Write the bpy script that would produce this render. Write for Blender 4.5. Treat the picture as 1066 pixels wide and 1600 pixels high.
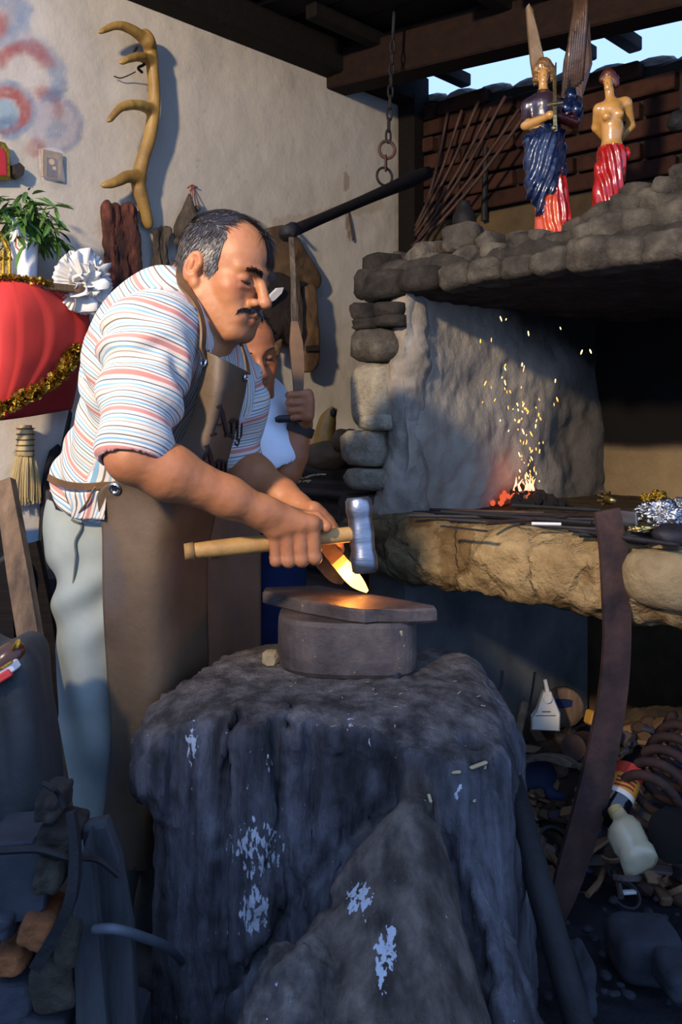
import bpy, math, random
import numpy as np
from mathutils import Vector, Matrix

for _o in list(bpy.data.objects):
    bpy.data.objects.remove(_o)
C = bpy.context.scene.collection
SC = bpy.context.scene
random.seed(7)
RNG = np.random.default_rng(11)

# ---------------------------------------------------------------- camera
F_, CX, HOR, H = 1400.0, 533.0, 650.0, 1.07      # focal length in pixels, optical axis, horizon row, camera height (m)
cam = bpy.data.objects.new('camera', bpy.data.cameras.new('camera'))
C.objects.link(cam)
cam.location = (0, 0, H)
cam.rotation_euler = (math.pi / 2, 0, 0)
cam.data.sensor_fit = 'VERTICAL'
cam.data.sensor_height = 36.0
cam.data.lens = F_ / 1600 * 36.0
cam.data.shift_y = -(800 - HOR) / 1600
cam.data.clip_start = 0.02
SC.camera = cam

# ---------------------------------------------------------------- sky and light
world = bpy.data.worlds.new('sky')
SC.world = world
world.use_nodes = True
_bg = world.node_tree.nodes['Background']
_bg.inputs[0].default_value = (0.33, 0.52, 1.0, 1)
_bg.inputs[1].default_value = 1.75

def lamp(name, typ, loc, energy, col, size=.1, aim=None, spot=None, blend=.5):
    l = bpy.data.lights.new(name, typ)
    l.energy = energy; l.color = col
    if typ in ('SPOT', 'POINT'): l.shadow_soft_size = size
    if typ == 'AREA': l.size = size
    if typ == 'SPOT':
        l.spot_size = spot; l.spot_blend = blend
    o = bpy.data.objects.new(name, l); C.objects.link(o)
    o.location = loc
    if aim is not None:
        o.rotation_euler = (Vector(aim) - Vector(loc)).to_track_quat('-Z', 'Y').to_euler()
    return o
# work lamp under the eaves, behind and to the left of the photographer
lamp('work_lamp', 'SPOT', (-1.32, -0.60, 2.30), 620, (1.0, 0.80, 0.56), .09, aim=(-.10, 3.0, 2.12), spot=math.radians(77), blend=.6)

SC.view_settings.view_transform = 'Standard'
SC.view_settings.look = 'None'
SC.view_settings.gamma = 1.0
SC.view_settings.use_curve_mapping = False
SC.view_settings.exposure = 0.0
SC.cycles.max_bounces = 6
SC.cycles.diffuse_bounces = 4
SC.cycles.glossy_bounces = 3
SC.cycles.caustics_reflective = False
SC.cycles.caustics_refractive = False
SC.cycles.sample_clamp_indirect = 6.0
SC.cycles.use_denoising = True
# ---------------------------------------------------------------- helpers: where things stand
A3 = lambda *a: np.array(a, float)
def nrm(v): v = np.asarray(v, float); return v / np.linalg.norm(v)
VD, UD = nrm((.723, -.691, 0)), nrm((.691, .723, 0))     # along the forge front, into the forge
P1 = A3(.1658, 2.393, 0)                                 # front left inner corner of the forge
SA, TB = -.843, 1.055                                    # plastered wall: s = SA; brick wall: t = TB
def P(px, py, d): return A3((px - CX) / F_ * d, d, H + (HOR - py) / F_ * d)
def W(s, t, z): return P1 + s * VD + t * UD + A3(0, 0, z)
def _hit(px, py, n, c):
    r = A3((px - CX) / F_, 1, (HOR - py) / F_); o = A3(0, 0, H)
    k = (c - np.dot(o, n)) / np.dot(r, n)
    return o + k * r
def on_s(px, py, s): return _hit(px, py, VD, s + np.dot(P1, VD))
def on_t(px, py, t): return _hit(px, py, UD, t + np.dot(P1, UD))
def on_z(px, py, z): return _hit(px, py, A3(0, 0, 1), z)
def wallA(px, py, off=0.): return on_s(px, py, SA + off)
def proj(V):
    V = np.atleast_2d(V); return np.stack([CX + V[:, 0] / V[:, 1] * F_, HOR - (V[:, 2] - H) / V[:, 1] * F_], 1)

# ---------------------------------------------------------------- helpers: objects
BASE = {}
def tag(o, label=None, cat=None, group=None, kind=None):
    for k, v in (('label', label), ('category', cat), ('group', group), ('kind', kind)):
        if v: o[k] = v
    return o
def thing(name, label, cat, loc, group=None):
    o = bpy.data.objects.new(name, None); C.objects.link(o)
    o.empty_display_size = .05
    o.location = [float(x) for x in loc]; BASE[o.name] = np.array(loc, float)
    return tag(o, label, cat, group)
def mesh(name, V, F, m, parent=None, smooth=False, cols=None, vals=None, flip=False):
    V = np.asarray(V, float)
    if parent is not None: base = BASE[parent.name]
    else: base = A3((V[:, 0].min() + V[:, 0].max()) / 2, (V[:, 1].min() + V[:, 1].max()) / 2, V[:, 2].min())
    me = bpy.data.meshes.new(name)
    L = V - base
    if isinstance(F, np.ndarray):
        n, k = F.shape
        me.vertices.add(len(L)); me.vertices.foreach_set('co', L.astype(np.float32).ravel())
        me.loops.add(n * k); me.loops.foreach_set('vertex_index', F.astype(np.int32).ravel())
        me.polygons.add(n); me.polygons.foreach_set('loop_start', np.arange(0, n * k, k, dtype=np.int32))
        me.update(calc_edges=True)
    else:
        me.from_pydata(L.tolist(), [], F); me.update()
    if smooth: me.polygons.foreach_set('use_smooth', [True] * len(me.polygons))
    if cols is not None:
        a = me.color_attributes.new('Col', 'FLOAT_COLOR', 'POINT')
        c = np.ones((len(L), 4), np.float32); c[:, :3] = cols; a.data.foreach_set('color', c.ravel())
    if vals is not None:
        for kk, vv in vals.items():
            a = me.attributes.new(kk, 'FLOAT', 'POINT'); a.data.foreach_set('value', np.asarray(vv, np.float32))
    o = bpy.data.objects.new(name, me); C.objects.link(o)
    if m is not None:
        for mm in (m if isinstance(m, (list, tuple)) else [m]): me.materials.append(mm)
    if parent is not None: o.parent = parent
    else: o.location = base.tolist()
    BASE[o.name] = base
    return o
def dup(root, loc=None, rot=None, scale=None, label=None, parent=None):
    r = root.copy(); C.objects.link(r)
    if loc is not None: r.location = [float(x) for x in loc]
    if rot is not None: r.rotation_euler = rot
    if scale is not None: r.scale = scale if hasattr(scale, '__len__') else (scale,) * 3
    if label: r['label'] = label
    if parent is not None: r.parent = parent
    for ch in list(root.children):
        c = ch.copy(); C.objects.link(c); c.parent = r
        for g in list(ch.children):
            d = g.copy(); C.objects.link(d); d.parent = c
    return r

def frame(z, x=None):
    z = nrm(z)
    if x is None: x = A3(1, 0, 0) if abs(z[0]) < .8 else A3(0, 1, 0)
    x = np.asarray(x, float); x = nrm(x - z * np.dot(x, z))
    return np.stack([x, np.cross(z, x), z], 1)
def rotz(a): c, s = math.cos(a), math.sin(a); return np.array([[c, -s, 0], [s, c, 0], [0, 0, 1.]])
def rotx(a): c, s = math.cos(a), math.sin(a); return np.array([[1., 0, 0], [0, c, -s], [0, s, c]])
def roty(a): c, s = math.cos(a), math.sin(a); return np.array([[c, 0, s], [0, 1., 0], [-s, 0, c]])
RF = np.stack([VD, UD, A3(0, 0, 1)], 1)          # forge axes

def catmull(pts, n=6):
    p = np.asarray(pts, float)
    if len(p) < 3:
        t = np.linspace(0, 1, n + 1)[:, None]; return p[0] * (1 - t) + p[-1] * t
    q = np.vstack([2 * p[0] - p[1], p, 2 * p[-1] - p[-2]]); out = []
    for i in range(1, len(q) - 2):
        a, b, c, d = q[i - 1:i + 3]
        for t in np.linspace(0, 1, n, endpoint=False):
            out.append(.5 * (2 * b + (c - a) * t + (2 * a - 5 * b + 4 * c - d) * t * t + (3 * b - a - 3 * c + d) * t ** 3))
    out.append(p[-1]); return np.array(out)

_ico = {}
def ico(sub):
    if sub in _ico: return _ico[sub]
    t = (1 + 5 ** .5) / 2
    v = [(-1, t, 0), (1, t, 0), (-1, -t, 0), (1, -t, 0), (0, -1, t), (0, 1, t), (0, -1, -t), (0, 1, -t), (t, 0, -1), (t, 0, 1), (-t, 0, -1), (-t, 0, 1)]
    v = [nrm(x) for x in v]
    f = [(0, 11, 5), (0, 5, 1), (0, 1, 7), (0, 7, 10), (0, 10, 11), (1, 5, 9), (5, 11, 4), (11, 10, 2), (10, 7, 6), (7, 1, 8), (3, 9, 4), (3, 4, 2), (3, 2, 6), (3, 6, 8), (3, 8, 9), (4, 9, 5), (2, 4, 11), (6, 2, 10), (8, 6, 7), (9, 8, 1)]
    for _ in range(sub):
        mid = {}; nf = []
        def m_(a, b):
            k = (min(a, b), max(a, b))
            if k not in mid: mid[k] = len(v); v.append(nrm(v[a] + v[b]))
            return mid[k]
        for a, b, c in f:
            x, y, z = m_(a, b), m_(b, c), m_(c, a); nf += [(a, x, z), (b, y, x), (c, z, y), (x, y, z)]
        f = nf
    _ico[sub] = (np.array(v), f); return _ico[sub]

class MB:
    def __init__(s): s.v = []; s.f = []; s.n = 0
    def add(s, V, F):
        V = np.asarray(V, float); s.v.append(V); s.f += [tuple(int(i) + s.n for i in f) for f in F]; s.n += len(V); return s
    def box(s, c, size, R=None, jit=0.):
        h = np.array([(x, y, z) for x in (-.5, .5) for y in (-.5, .5) for z in (-.5, .5)]) * np.asarray(size, float)
        if jit: h = h + RNG.uniform(-jit, jit, h.shape)
        if R is not None: h = h @ np.asarray(R).T
        return s.add(h + np.asarray(c, float), [(0, 1, 3, 2), (4, 6, 7, 5), (0, 4, 5, 1), (2, 3, 7, 6), (0, 2, 6, 4), (1, 5, 7, 3)])
    def bbox(s, c, size, R=None, b=.005):       # box with chamfered edges
        sx, sy, sz = np.asarray(size, float) / 2
        prof = [(sx - b, sy - b), ]
        rings = []
        for zz, ins in ((-sz, b), (-sz + b, 0), (sz - b, 0), (sz, b)):
            x, y = sx - ins, sy - ins
            rings.append([(x - b, -y, zz), (x, -y + b, zz), (x, y - b, zz), (x - b, y, zz), (-x + b, y, zz), (-x, y - b, zz), (-x, -y + b, zz), (-x + b, -y, zz)])
        V = np.array(rings).reshape(-1, 3); F = []
        for i in range(3):
            for j in range(8): F.append((i * 8 + j, i * 8 + (j + 1) % 8, i * 8 + 8 + (j + 1) % 8, i * 8 + 8 + j))
        F.append(tuple(range(7, -1, -1))); F.append(tuple(range(24, 32)))
        if R is not None: V = V @ np.asarray(R).T
        return s.add(V + np.asarray(c, float), F)
    def tube(s, pts, r, n=8, cap=True, flat=None):
        pts = np.asarray(pts, float); m = len(pts)
        r = np.full(m, r) if np.isscalar(r) else np.interp(np.linspace(0, 1, m), np.linspace(0, 1, len(r)), r)
        T = np.gradient(pts, axis=0); T /= np.linalg.norm(T, axis=1)[:, None] + 1e-12
        x = frame(T[0], flat)[:, 0]; V = []
        for i in range(m):
            x = x - T[i] * np.dot(x, T[i]); x = nrm(x); y = np.cross(T[i], x)
            for k in range(n):
                a = 2 * math.pi * k / n; V.append(pts[i] + r[i] * (math.cos(a) * x + math.sin(a) * y))
        F = [(i * n + k, i * n + (k + 1) % n, (i + 1) * n + (k + 1) % n, (i + 1) * n + k) for i in range(m - 1) for k in range(n)]
        if cap: F += [tuple(range(n - 1, -1, -1)), tuple(range((m - 1) * n, m * n))]
        return s.add(V, F)
    def lathe(s, prof, c, axis=(0, 0, 1), n=20, x=None, sx=1., sy=1.):
        R = frame(axis, x); V = []
        for r, z in prof:
            for k in range(n):
                a = 2 * math.pi * k / n; V.append(R @ A3(r * math.cos(a) * sx, r * math.sin(a) * sy, z))
        m = len(prof)
        F = [(i * n + k, i * n + (k + 1) % n, (i + 1) * n + (k + 1) % n, (i + 1) * n + k) for i in range(m - 1) for k in range(n)]
        F += [tuple(range(n - 1, -1, -1)), tuple(range((m - 1) * n, m * n))]
        return s.add(np.array(V) + np.asarray(c, float), F)
    def strip(s, pts, wvec, w, th):             # a flat bar following pts; wvec width direction, th thickness
        pts = np.asarray(pts, float); m = len(pts)
        w = np.full(m, w) if np.isscalar(w) else np.interp(np.linspace(0, 1, m), np.linspace(0, 1, len(w)), w)
        T = np.gradient(pts, axis=0); V = []
        wv = np.asarray(wvec, float); wv = np.tile(wv, (m, 1)) if wv.ndim == 1 else wv
        for i in range(m):
            t = nrm(T[i]); x = nrm(wv[i] - t * np.dot(wv[i], t)); y = np.cross(t, x)
            for a, b in ((-1, -1), (1, -1), (1, 1), (-1, 1)): V.append(pts[i] + x * a * w[i] / 2 + y * b * th / 2)
        F = [(i * 4 + k, i * 4 + (k + 1) % 4, i * 4 + 4 + (k + 1) % 4, i * 4 + 4 + k) for i in range(m - 1) for k in range(4)]
        F += [(3, 2, 1, 0), tuple(range(m * 4 - 4, m * 4))]
        return s.add(V, F)
    def stone(s, c, r, R=None, sub=2, rough=.16, seed=None, sq=.0):
        v, f = ico(sub); sd = RNG.uniform(0, 99, 3) if seed is None else seed
        q = v.copy()
        if sq: q = q / (np.abs(q) ** (1 / sq)).sum(1)[:, None] ** sq
        n = fbm(v * 1.3 + sd, 3); q = q * (1 + rough * 2 * (n - .5))[:, None]
        q = q * np.asarray(r, float)
        if R is not None: q = q @ np.asarray(R).T
        return s.add(q + np.asarray(c, float), f)
    def plate(s, pts, nvec, th, bulge=0., inset=.12):   # pts: 3D outline (facing nvec), th: thickness behind
        p = np.asarray(pts, float); n = len(p); nv = nrm(nvec); c = p.mean(0)
        V = np.vstack([p - nv * th, p, p + (c - p) * inset + nv * bulge]); F = []
        a = np.cross(p - c, np.roll(p, -1, 0) - c).sum(0)
        ccw = np.dot(a, nv) > 0
        for r in (0, 1):
            for i in range(n):
                q = (r * n + i, r * n + (i + 1) % n, (r + 1) * n + (i + 1) % n, (r + 1) * n + i); F.append(q if ccw else q[::-1])
        top = tuple(range(2 * n, 3 * n)); bot = tuple(range(n - 1, -1, -1))
        F += [top if ccw else top[::-1], bot if ccw else bot[::-1]]
        return s.add(V, F)
    def build(s, name, m, parent=None, smooth=False, **k):
        return mesh(name, np.vstack(s.v), s.f, m, parent, smooth, **k)
def one(fn, *a, **k): b = MB(); getattr(b, fn)(*a, **k); return b

# ---------------------------------------------------------------- helpers: noise
_TAB = np.random.default_rng(5).random(65536)
def vnoise(p):
    p = np.asarray(p, float); i = np.floor(p).astype(np.int64); f = p - i; f = f * f * (3 - 2 * f)
    def h(dx, dy, dz):
        return _TAB[((i[:, 0] + dx) * 73856093 ^ (i[:, 1] + dy) * 19349663 ^ (i[:, 2] + dz) * 83492791) & 65535]
    x, y, z = f[:, 0], f[:, 1], f[:, 2]
    a = (h(0, 0, 0) * (1 - x) + h(1, 0, 0) * x) * (1 - y) + (h(0, 1, 0) * (1 - x) + h(1, 1, 0) * x) * y
    b = (h(0, 0, 1) * (1 - x) + h(1, 0, 1) * x) * (1 - y) + (h(0, 1, 1) * (1 - x) + h(1, 1, 1) * x) * y
    return a * (1 - z) + b * z
def fbm(p, o=4):
    s = 0; a = .5; t = 0; p = np.asarray(p, float)
    for k in range(o): s = s + a * vnoise(p * 2 ** k + 17.3 * k); t += a; a *= .5
    return s / t
def sstep(a, b, x): t = np.clip((x - a) / (b - a), 0, 1); return t * t * (3 - 2 * t)

# ---------------------------------------------------------------- helpers: smooth blended surfaces
class Blend:
    def __init__(s): s.p = []
    def cone(s, a, b, r1, r2=None, k=.01, op=1, tag=0):
        s.p.append((op, 'c', (np.asarray(a, float), np.asarray(b, float), r1, r1 if r2 is None else r2), k, tag)); return s
    def path(s, pts, rs, k=.01, tag=0):
        rs = np.interp(np.linspace(0, 1, len(pts)), np.linspace(0, 1, len(rs)), rs)
        for i in range(len(pts) - 1): s.cone(pts[i], pts[i + 1], rs[i], rs[i + 1], k, tag=tag)
        return s
    def ell(s, c, r, R=None, k=.01, op=1, tag=0):
        r = np.array([r] * 3 if np.isscalar(r) else r, float)
        s.p.append((op, 'e', (np.asarray(c, float), r, np.eye(3) if R is None else np.asarray(R)), k, tag)); return s
    def box(s, c, h, R=None, rr=.005, k=.01, op=1, tag=0):
        s.p.append((op, 'b', (np.asarray(c, float), np.asarray(h, float), np.eye(3) if R is None else np.asarray(R), rr), k, tag)); return s
    def half(s, c, n, k=.01):
        s.p.append((-1, 'h', (np.asarray(c, float), nrm(n)), k, 0)); return s
    @staticmethod
    def d1(t, a, p):
        if t == 'c':
            q, b, r1, r2 = a; ba = b - q; pa = p - q; L = ba @ ba
            h = np.clip(pa @ ba / (L + 1e-12), 0, 1); w = pa - h[:, None] * ba
            return np.sqrt((w * w).sum(1)) - (r1 + (r2 - r1) * h)
        if t == 'e':
            c, r, R = a; q = (p - c) @ R; k0 = np.sqrt(((q / r) ** 2).sum(1)); k1 = np.sqrt(((q / r ** 2) ** 2).sum(1))
            return k0 * (k0 - 1) / (k1 + 1e-9)
        if t == 'b':
            c, h, R, rr = a; q = np.abs((p - c) @ R) - (h - rr)
            return np.sqrt((np.maximum(q, 0) ** 2).sum(1)) + np.minimum(q.max(1), 0) - rr
        c, n = a; return -((p - c) @ n)
    def ev(s, p, use=None):
        d = None
        for pr in (s.p if use is None else use):
            op, t, a, k, _ = pr; e = s.d1(t, a, p)
            if op == 1:
                if d is None: d = e
                else: hh = np.maximum(k - np.abs(d - e), 0) / k; d = np.minimum(d, e) - hh * hh * k / 4
            elif d is not None:
                hh = np.maximum(k - np.abs(d + e), 0) / k; d = np.maximum(d, -e) + hh * hh * k / 4
        return np.full(len(p), 9.) if d is None else d
    def grad(s, p, e=.002):
        g = np.stack([s.ev(p + A3(*(e * (i == j) for j in range(3)))) - s.ev(p - A3(*(e * (i == j) for j in range(3)))) for i in range(3)], 1)
        return g / (np.linalg.norm(g, axis=1)[:, None] + 1e-9)
    def tags(s, p):
        best = np.full(len(p), 1e9); out = np.zeros(len(p), int)
        for op, t, a, k, tg in s.p:
            if op != 1: continue
            e = s.d1(t, a, p); m = e < best; best[m] = e[m]; out[m] = tg
        return out
    def mesh(s, h, n=16):
        lo, hi = [], []
        for op, t, a, k, _ in s.p:
            if op != 1: continue
            if t == 'c': r = max(a[2], a[3]); lo.append(np.minimum(a[0], a[1]) - r); hi.append(np.maximum(a[0], a[1]) + r)
            else: r = np.linalg.norm(a[1]) if t == 'b' else np.max(a[1]); lo.append(a[0] - r); hi.append(a[0] + r)
        lo = np.min(lo, 0) - .02; hi = np.max(hi, 0) + .02
        B = h * n; nb = np.ceil((hi - lo) / B).astype(int); hd = B * .87
        gi = np.stack(np.meshgrid(*[np.arange(x) for x in nb], indexing='ij'), -1).reshape(-1, 3)
        cen = lo + (gi + .5) * B
        dc = s.ev(cen); keep = np.abs(dc) < hd * 1.25 + .012
        E = np.stack([s.d1(t, a, cen) for _, t, a, _, _ in s.p], 1)
        um = np.array([o == 1 for o, *_ in s.p]); kk = np.array([k for *_, k, _ in s.p])
        off = np.stack(np.meshgrid(*[np.arange(n + 1)] * 3, indexing='ij'), -1).reshape(-1, 3)
        N = nb * n + 4; key = lambda c: ((c[..., 0] + 1) * N[1] + c[..., 1] + 1) * N[2] + c[..., 2] + 1
        VK, VP, QD = [], [], []
        cor = np.array([(x, y, z) for x in (0, 1) for y in (0, 1) for z in (0, 1)])
        edg = [(a, b) for a in range(8) for b in range(a + 1, 8) if np.abs(cor[a] - cor[b]).sum() == 1]
        for bi in np.nonzero(keep)[0]:
            em = E[bi]; dm = em[um].min()
            sel = np.where(um, em < dm + 2.2 * hd + kk, em < hd * 1.2 + kk + .01)
            use = [s.p[i] for i in np.nonzero(sel)[0]]
            g0 = gi[bi] * n
            d = s.ev(lo + (g0 + off) * h, use).reshape(n + 1, n + 1, n + 1)
            sg = d < 0
            if sg.all() or not sg.any(): continue
            st = np.stack([sg[c[0]:n + c[0], c[1]:n + c[1], c[2]:n + c[2]] for c in cor], -1)
            act = st.any(-1) & ~st.all(-1)
            ci = np.argwhere(act)
            dv = np.stack([d[ci[:, 0] + c[0], ci[:, 1] + c[1], ci[:, 2] + c[2]] for c in cor], 1)
            acc = np.zeros((len(ci), 3)); cnt = np.zeros(len(ci))
            for a, b in edg:
                x = (dv[:, a] < 0) != (dv[:, b] < 0)
                t = dv[:, a] / (dv[:, a] - dv[:, b] + 1e-20)
                pt = cor[a] + t[:, None] * (cor[b] - cor[a]); acc[x] += pt[x]; cnt[x] += 1
            VP.append(lo + (g0 + ci + acc / cnt[:, None]) * h); VK.append(key(g0 + ci))
            for ax in range(3):
                o1, o2 = (ax + 1) % 3, (ax + 2) % 3
                sl0 = [slice(0, n)] * 3; sl1 = [slice(0, n)] * 3; sl1[ax] = slice(1, n + 1)
                a_, b_ = sg[tuple(sl0)], sg[tuple(sl1)]
                ei = np.argwhere(a_ != b_)
                if not len(ei): continue
                fl = a_[tuple(ei.T)]
                c = g0 + ei; e1 = np.eye(3, dtype=int)[o1]; e2 = np.eye(3, dtype=int)[o2]
                q = np.stack([key(c - e1 - e2), key(c - e2), key(c), key(c - e1)], 1)
                q[~fl] = q[~fl][:, ::-1]; QD.append(q)
        K = np.concatenate(VK); V = np.concatenate(VP); o = np.argsort(K); K = K[o]; V = V[o]
        Q = np.concatenate(QD); ix = np.minimum(np.searchsorted(K, Q), len(K) - 1); ok = (K[ix] == Q).all(1)
        return V, ix[ok]
def vnormals(V, Q):
    n = np.zeros_like(V); fn = np.cross(V[Q[:, 2]] - V[Q[:, 0]], V[Q[:, 3 % Q.shape[1]]] - V[Q[:, 1]])
    for j in range(Q.shape[1]): np.add.at(n, Q[:, j], fn)
    return n / (np.linalg.norm(n, axis=1)[:, None] + 1e-12)
def relax(V, Q, it=1, lam=.5):
    for _ in range(it):
        s = np.zeros_like(V); c = np.zeros(len(V))
        for j in range(4):
            np.add.at(s, Q[:, j], V[Q[:, (j + 1) % 4]] + V[Q[:, (j + 3) % 4]]); np.add.at(c, Q[:, j], 2)
        V = V + lam * (s / np.maximum(c, 1)[:, None] - V)
    return V

# ---------------------------------------------------------------- helpers: materials
def lin(h):
    if not isinstance(h, str): return tuple(h)
    c = [int(h[i:i + 2], 16) / 255 for i in (0, 2, 4)]
    return tuple(x / 12.92 if x <= .04045 else ((x + .055) / 1.055) ** 2.4 for x in c)
def mat(name, ramp, scale=6., stretch=(1, 1, 1), rough=.8, rvar=.0, metal=0., bump=.3, bscale=None, bdist=.01, detail=8., vcol=False,
        spots=None, emit=None, rand=0., coat=0., spec=.5, crack=None, val=None, splash=None):
    m = bpy.data.materials.new(name); m.use_nodes = True
    nt = m.node_tree; N = nt.nodes; L = nt.links; bs = N['Principled BSDF']
    def nd(t, **k):
        n = N.new(t)
        for a, b in k.items(): setattr(n, a, b)
        return n
    tc = nd('ShaderNodeTexCoord'); mp = nd('ShaderNodeMapping'); mp.inputs['Scale'].default_value = stretch
    L.new(tc.outputs['Object'], mp.inputs['Vector'])
    no = nd('ShaderNodeTexNoise'); no.inputs['Scale'].default_value = scale; no.inputs['Detail'].default_value = detail; no.inputs['Roughness'].default_value = .62
    L.new(mp.outputs[0], no.inputs['Vector'])
    rp = nd('ShaderNodeValToRGB'); el = rp.color_ramp.elements
    if isinstance(ramp, str) or not hasattr(ramp[0], '__len__') : ramp = [(0, ramp), (1, ramp)]
    if isinstance(ramp[0], str): ramp = [(.3 + .4 * i / max(1, len(ramp) - 1), c) for i, c in enumerate(ramp)]
    while len(el) < len(ramp): el.new(.5)
    for e, (p, c) in zip(el, ramp): e.position = p; e.color = (*lin(c), 1)
    src = no.outputs['Fac']
    if val:
        at = nd('ShaderNodeAttribute', attribute_name=val); fr = nd('ShaderNodeMath', operation='FRACT'); L.new(at.outputs['Fac'], fr.inputs[0]); src = fr.outputs[0]
        rp.color_ramp.interpolation = 'CONSTANT'
    L.new(src, rp.inputs[0]); col = rp.outputs[0]
    if vcol:
        at = nd('ShaderNodeAttribute', attribute_name='Col')
        mx = nd('ShaderNodeMix', data_type='RGBA', blend_type='MULTIPLY'); mx.inputs[0].default_value = 1
        L.new(col, mx.inputs[6]); L.new(at.outputs['Color'], mx.inputs[7]); col = mx.outputs[2]
    if spots:
        for (sc_, sst, lo_, hi_, scol) in (spots if isinstance(spots, list) else [spots]):
            mp2 = nd('ShaderNodeMapping'); mp2.inputs['Scale'].default_value = sst; L.new(tc.outputs['Object'], mp2.inputs['Vector'])
            n2 = nd('ShaderNodeTexNoise'); n2.inputs['Scale'].default_value = sc_; n2.inputs['Detail'].default_value = 6
            L.new(mp2.outputs[0], n2.inputs['Vector'])
            mr = nd('ShaderNodeMapRange'); mr.inputs[1].default_value = lo_; mr.inputs[2].default_value = hi_; L.new(n2.outputs['Fac'], mr.inputs[0])
            mx = nd('ShaderNodeMix', data_type='RGBA'); L.new(mr.outputs[0], mx.inputs[0]); L.new(col, mx.inputs[6]); mx.inputs[7].default_value = (*lin(scol), 1); col = mx.outputs[2]
    if splash:
        at = nd('ShaderNodeAttribute', attribute_name='splash'); mp3 = nd('ShaderNodeMapping'); mp3.inputs['Scale'].default_value = (1, 1, .4); L.new(tc.outputs['Object'], mp3.inputs['Vector'])
        n4 = nd('ShaderNodeTexNoise'); n4.inputs['Scale'].default_value = 150; n4.inputs['Detail'].default_value = 5; L.new(mp3.outputs[0], n4.inputs['Vector'])
        ma = nd('ShaderNodeMath', operation='MULTIPLY_ADD'); L.new(at.outputs['Fac'], ma.inputs[0]); ma.inputs[1].default_value = .30; L.new(n4.outputs['Fac'], ma.inputs[2])
        mr = nd('ShaderNodeMapRange'); mr.inputs[1].default_value = .72; mr.inputs[2].default_value = .76; L.new(ma.outputs[0], mr.inputs[0])
        mx = nd('ShaderNodeMix', data_type='RGBA'); L.new(mr.outputs[0], mx.inputs[0]); L.new(col, mx.inputs[6]); mx.inputs[7].default_value = (*lin(splash), 1); col = mx.outputs[2]
    if rand:
        oi = nd('ShaderNodeObjectInfo'); mr = nd('ShaderNodeMapRange'); mr.inputs[3].default_value = 1 - rand; mr.inputs[4].default_value = 1 + rand
        L.new(oi.outputs['Random'], mr.inputs[0]); hs = nd('ShaderNodeHueSaturation'); L.new(mr.outputs[0], hs.inputs['Value']); L.new(col, hs.inputs['Color']); col = hs.outputs[0]
    L.new(col, bs.inputs['Base Color'])
    bs.inputs['Roughness'].default_value = rough; bs.inputs['Metallic'].default_value = metal
    bs.inputs['Specular IOR Level'].default_value = spec
    if coat: bs.inputs['Coat Weight'].default_value = coat; bs.inputs['Coat Roughness'].default_value = .12
    if rvar:
        mr = nd('ShaderNodeMapRange'); mr.inputs[3].default_value = max(.05, rough - rvar); mr.inputs[4].default_value = min(1, rough + rvar)
        L.new(no.outputs['Fac'], mr.inputs[0]); L.new(mr.outputs[0], bs.inputs['Roughness'])
    if bump:
        n3 = nd('ShaderNodeTexNoise'); n3.inputs['Scale'].default_value = bscale or scale * 3; n3.inputs['Detail'].default_value = 8; n3.inputs['Roughness'].default_value = .65
        L.new(mp.outputs[0], n3.inputs['Vector']); hgt = n3.outputs['Fac']
        if crack:
            vo = nd('ShaderNodeTexVoronoi', feature='DISTANCE_TO_EDGE'); vo.inputs['Scale'].default_value = crack
            av = nd('ShaderNodeVectorMath', operation='ADD'); sv = nd('ShaderNodeVectorMath', operation='SCALE'); sv.inputs['Scale'].default_value = .12
            L.new(no.outputs['Color'], sv.inputs[0]); L.new(mp.outputs[0], av.inputs[0]); L.new(sv.outputs[0], av.inputs[1]); L.new(av.outputs[0], vo.inputs['Vector'])
            mr = nd('ShaderNodeMapRange'); mr.inputs[2].default_value = .06; L.new(vo.outputs['Distance'], mr.inputs[0])
            ad = nd('ShaderNodeMath', operation='MULTIPLY_ADD'); L.new(mr.outputs[0], ad.inputs[0]); ad.inputs[1].default_value = .45; L.new(hgt, ad.inputs[2]); hgt = ad.outputs[0]
        bp = nd('ShaderNodeBump'); bp.inputs['Strength'].default_value = bump; bp.inputs['Distance'].default_value = bdist
        L.new(hgt, bp.inputs['Height']); L.new(bp.outputs[0], bs.inputs['Normal'])
    if emit:
        bs.inputs['Emission Color'].default_value = (*lin(emit[0]), 1); bs.inputs['Emission Strength'].default_value = emit[1]
    return m

M = {}
M['plaster'] = mat('plaster', [(.25, 'a39a8c'), (.5, 'b9b0a0'), (.8, 'c6bfb1')], 2.2, rough=.95, bump=.35, bscale=16, bdist=.012, vcol=True, spec=.2)
M['brick_wall'] = mat('mortar', ['1a1613', '2c251e'], 6, rough=.95, bump=.5, bscale=20)
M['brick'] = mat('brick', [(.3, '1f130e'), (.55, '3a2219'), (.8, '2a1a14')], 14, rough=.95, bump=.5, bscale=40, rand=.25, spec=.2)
M['tan_plaster'] = mat('old_tan_plaster', [(.3, '352b1f'), (.6, '5a4a33'), (.8, '6b5a3e')], 4, rough=.95, bump=.5, bscale=22, spec=.2)
M['sooty_wood'] = mat('sooty_wood', [(.3, '070606'), (.7, '18100c')], 7, (1, 8, 8), rough=.85, bump=.4, bscale=12, spec=.2)
M['brown_beam'] = mat('smoked_beam', [(.3, '160d0a'), (.7, '26160f')], 7, (1, 6, 6), rough=.85, bump=.4, bscale=12, spec=.2)
M['floor'] = mat('earth_floor', [(.3, '15151a'), (.6, '2a2a30'), (.8, '3b3b40')], 7, rough=.95, bump=.6, bscale=30, bdist=.02, spec=.2)
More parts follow.
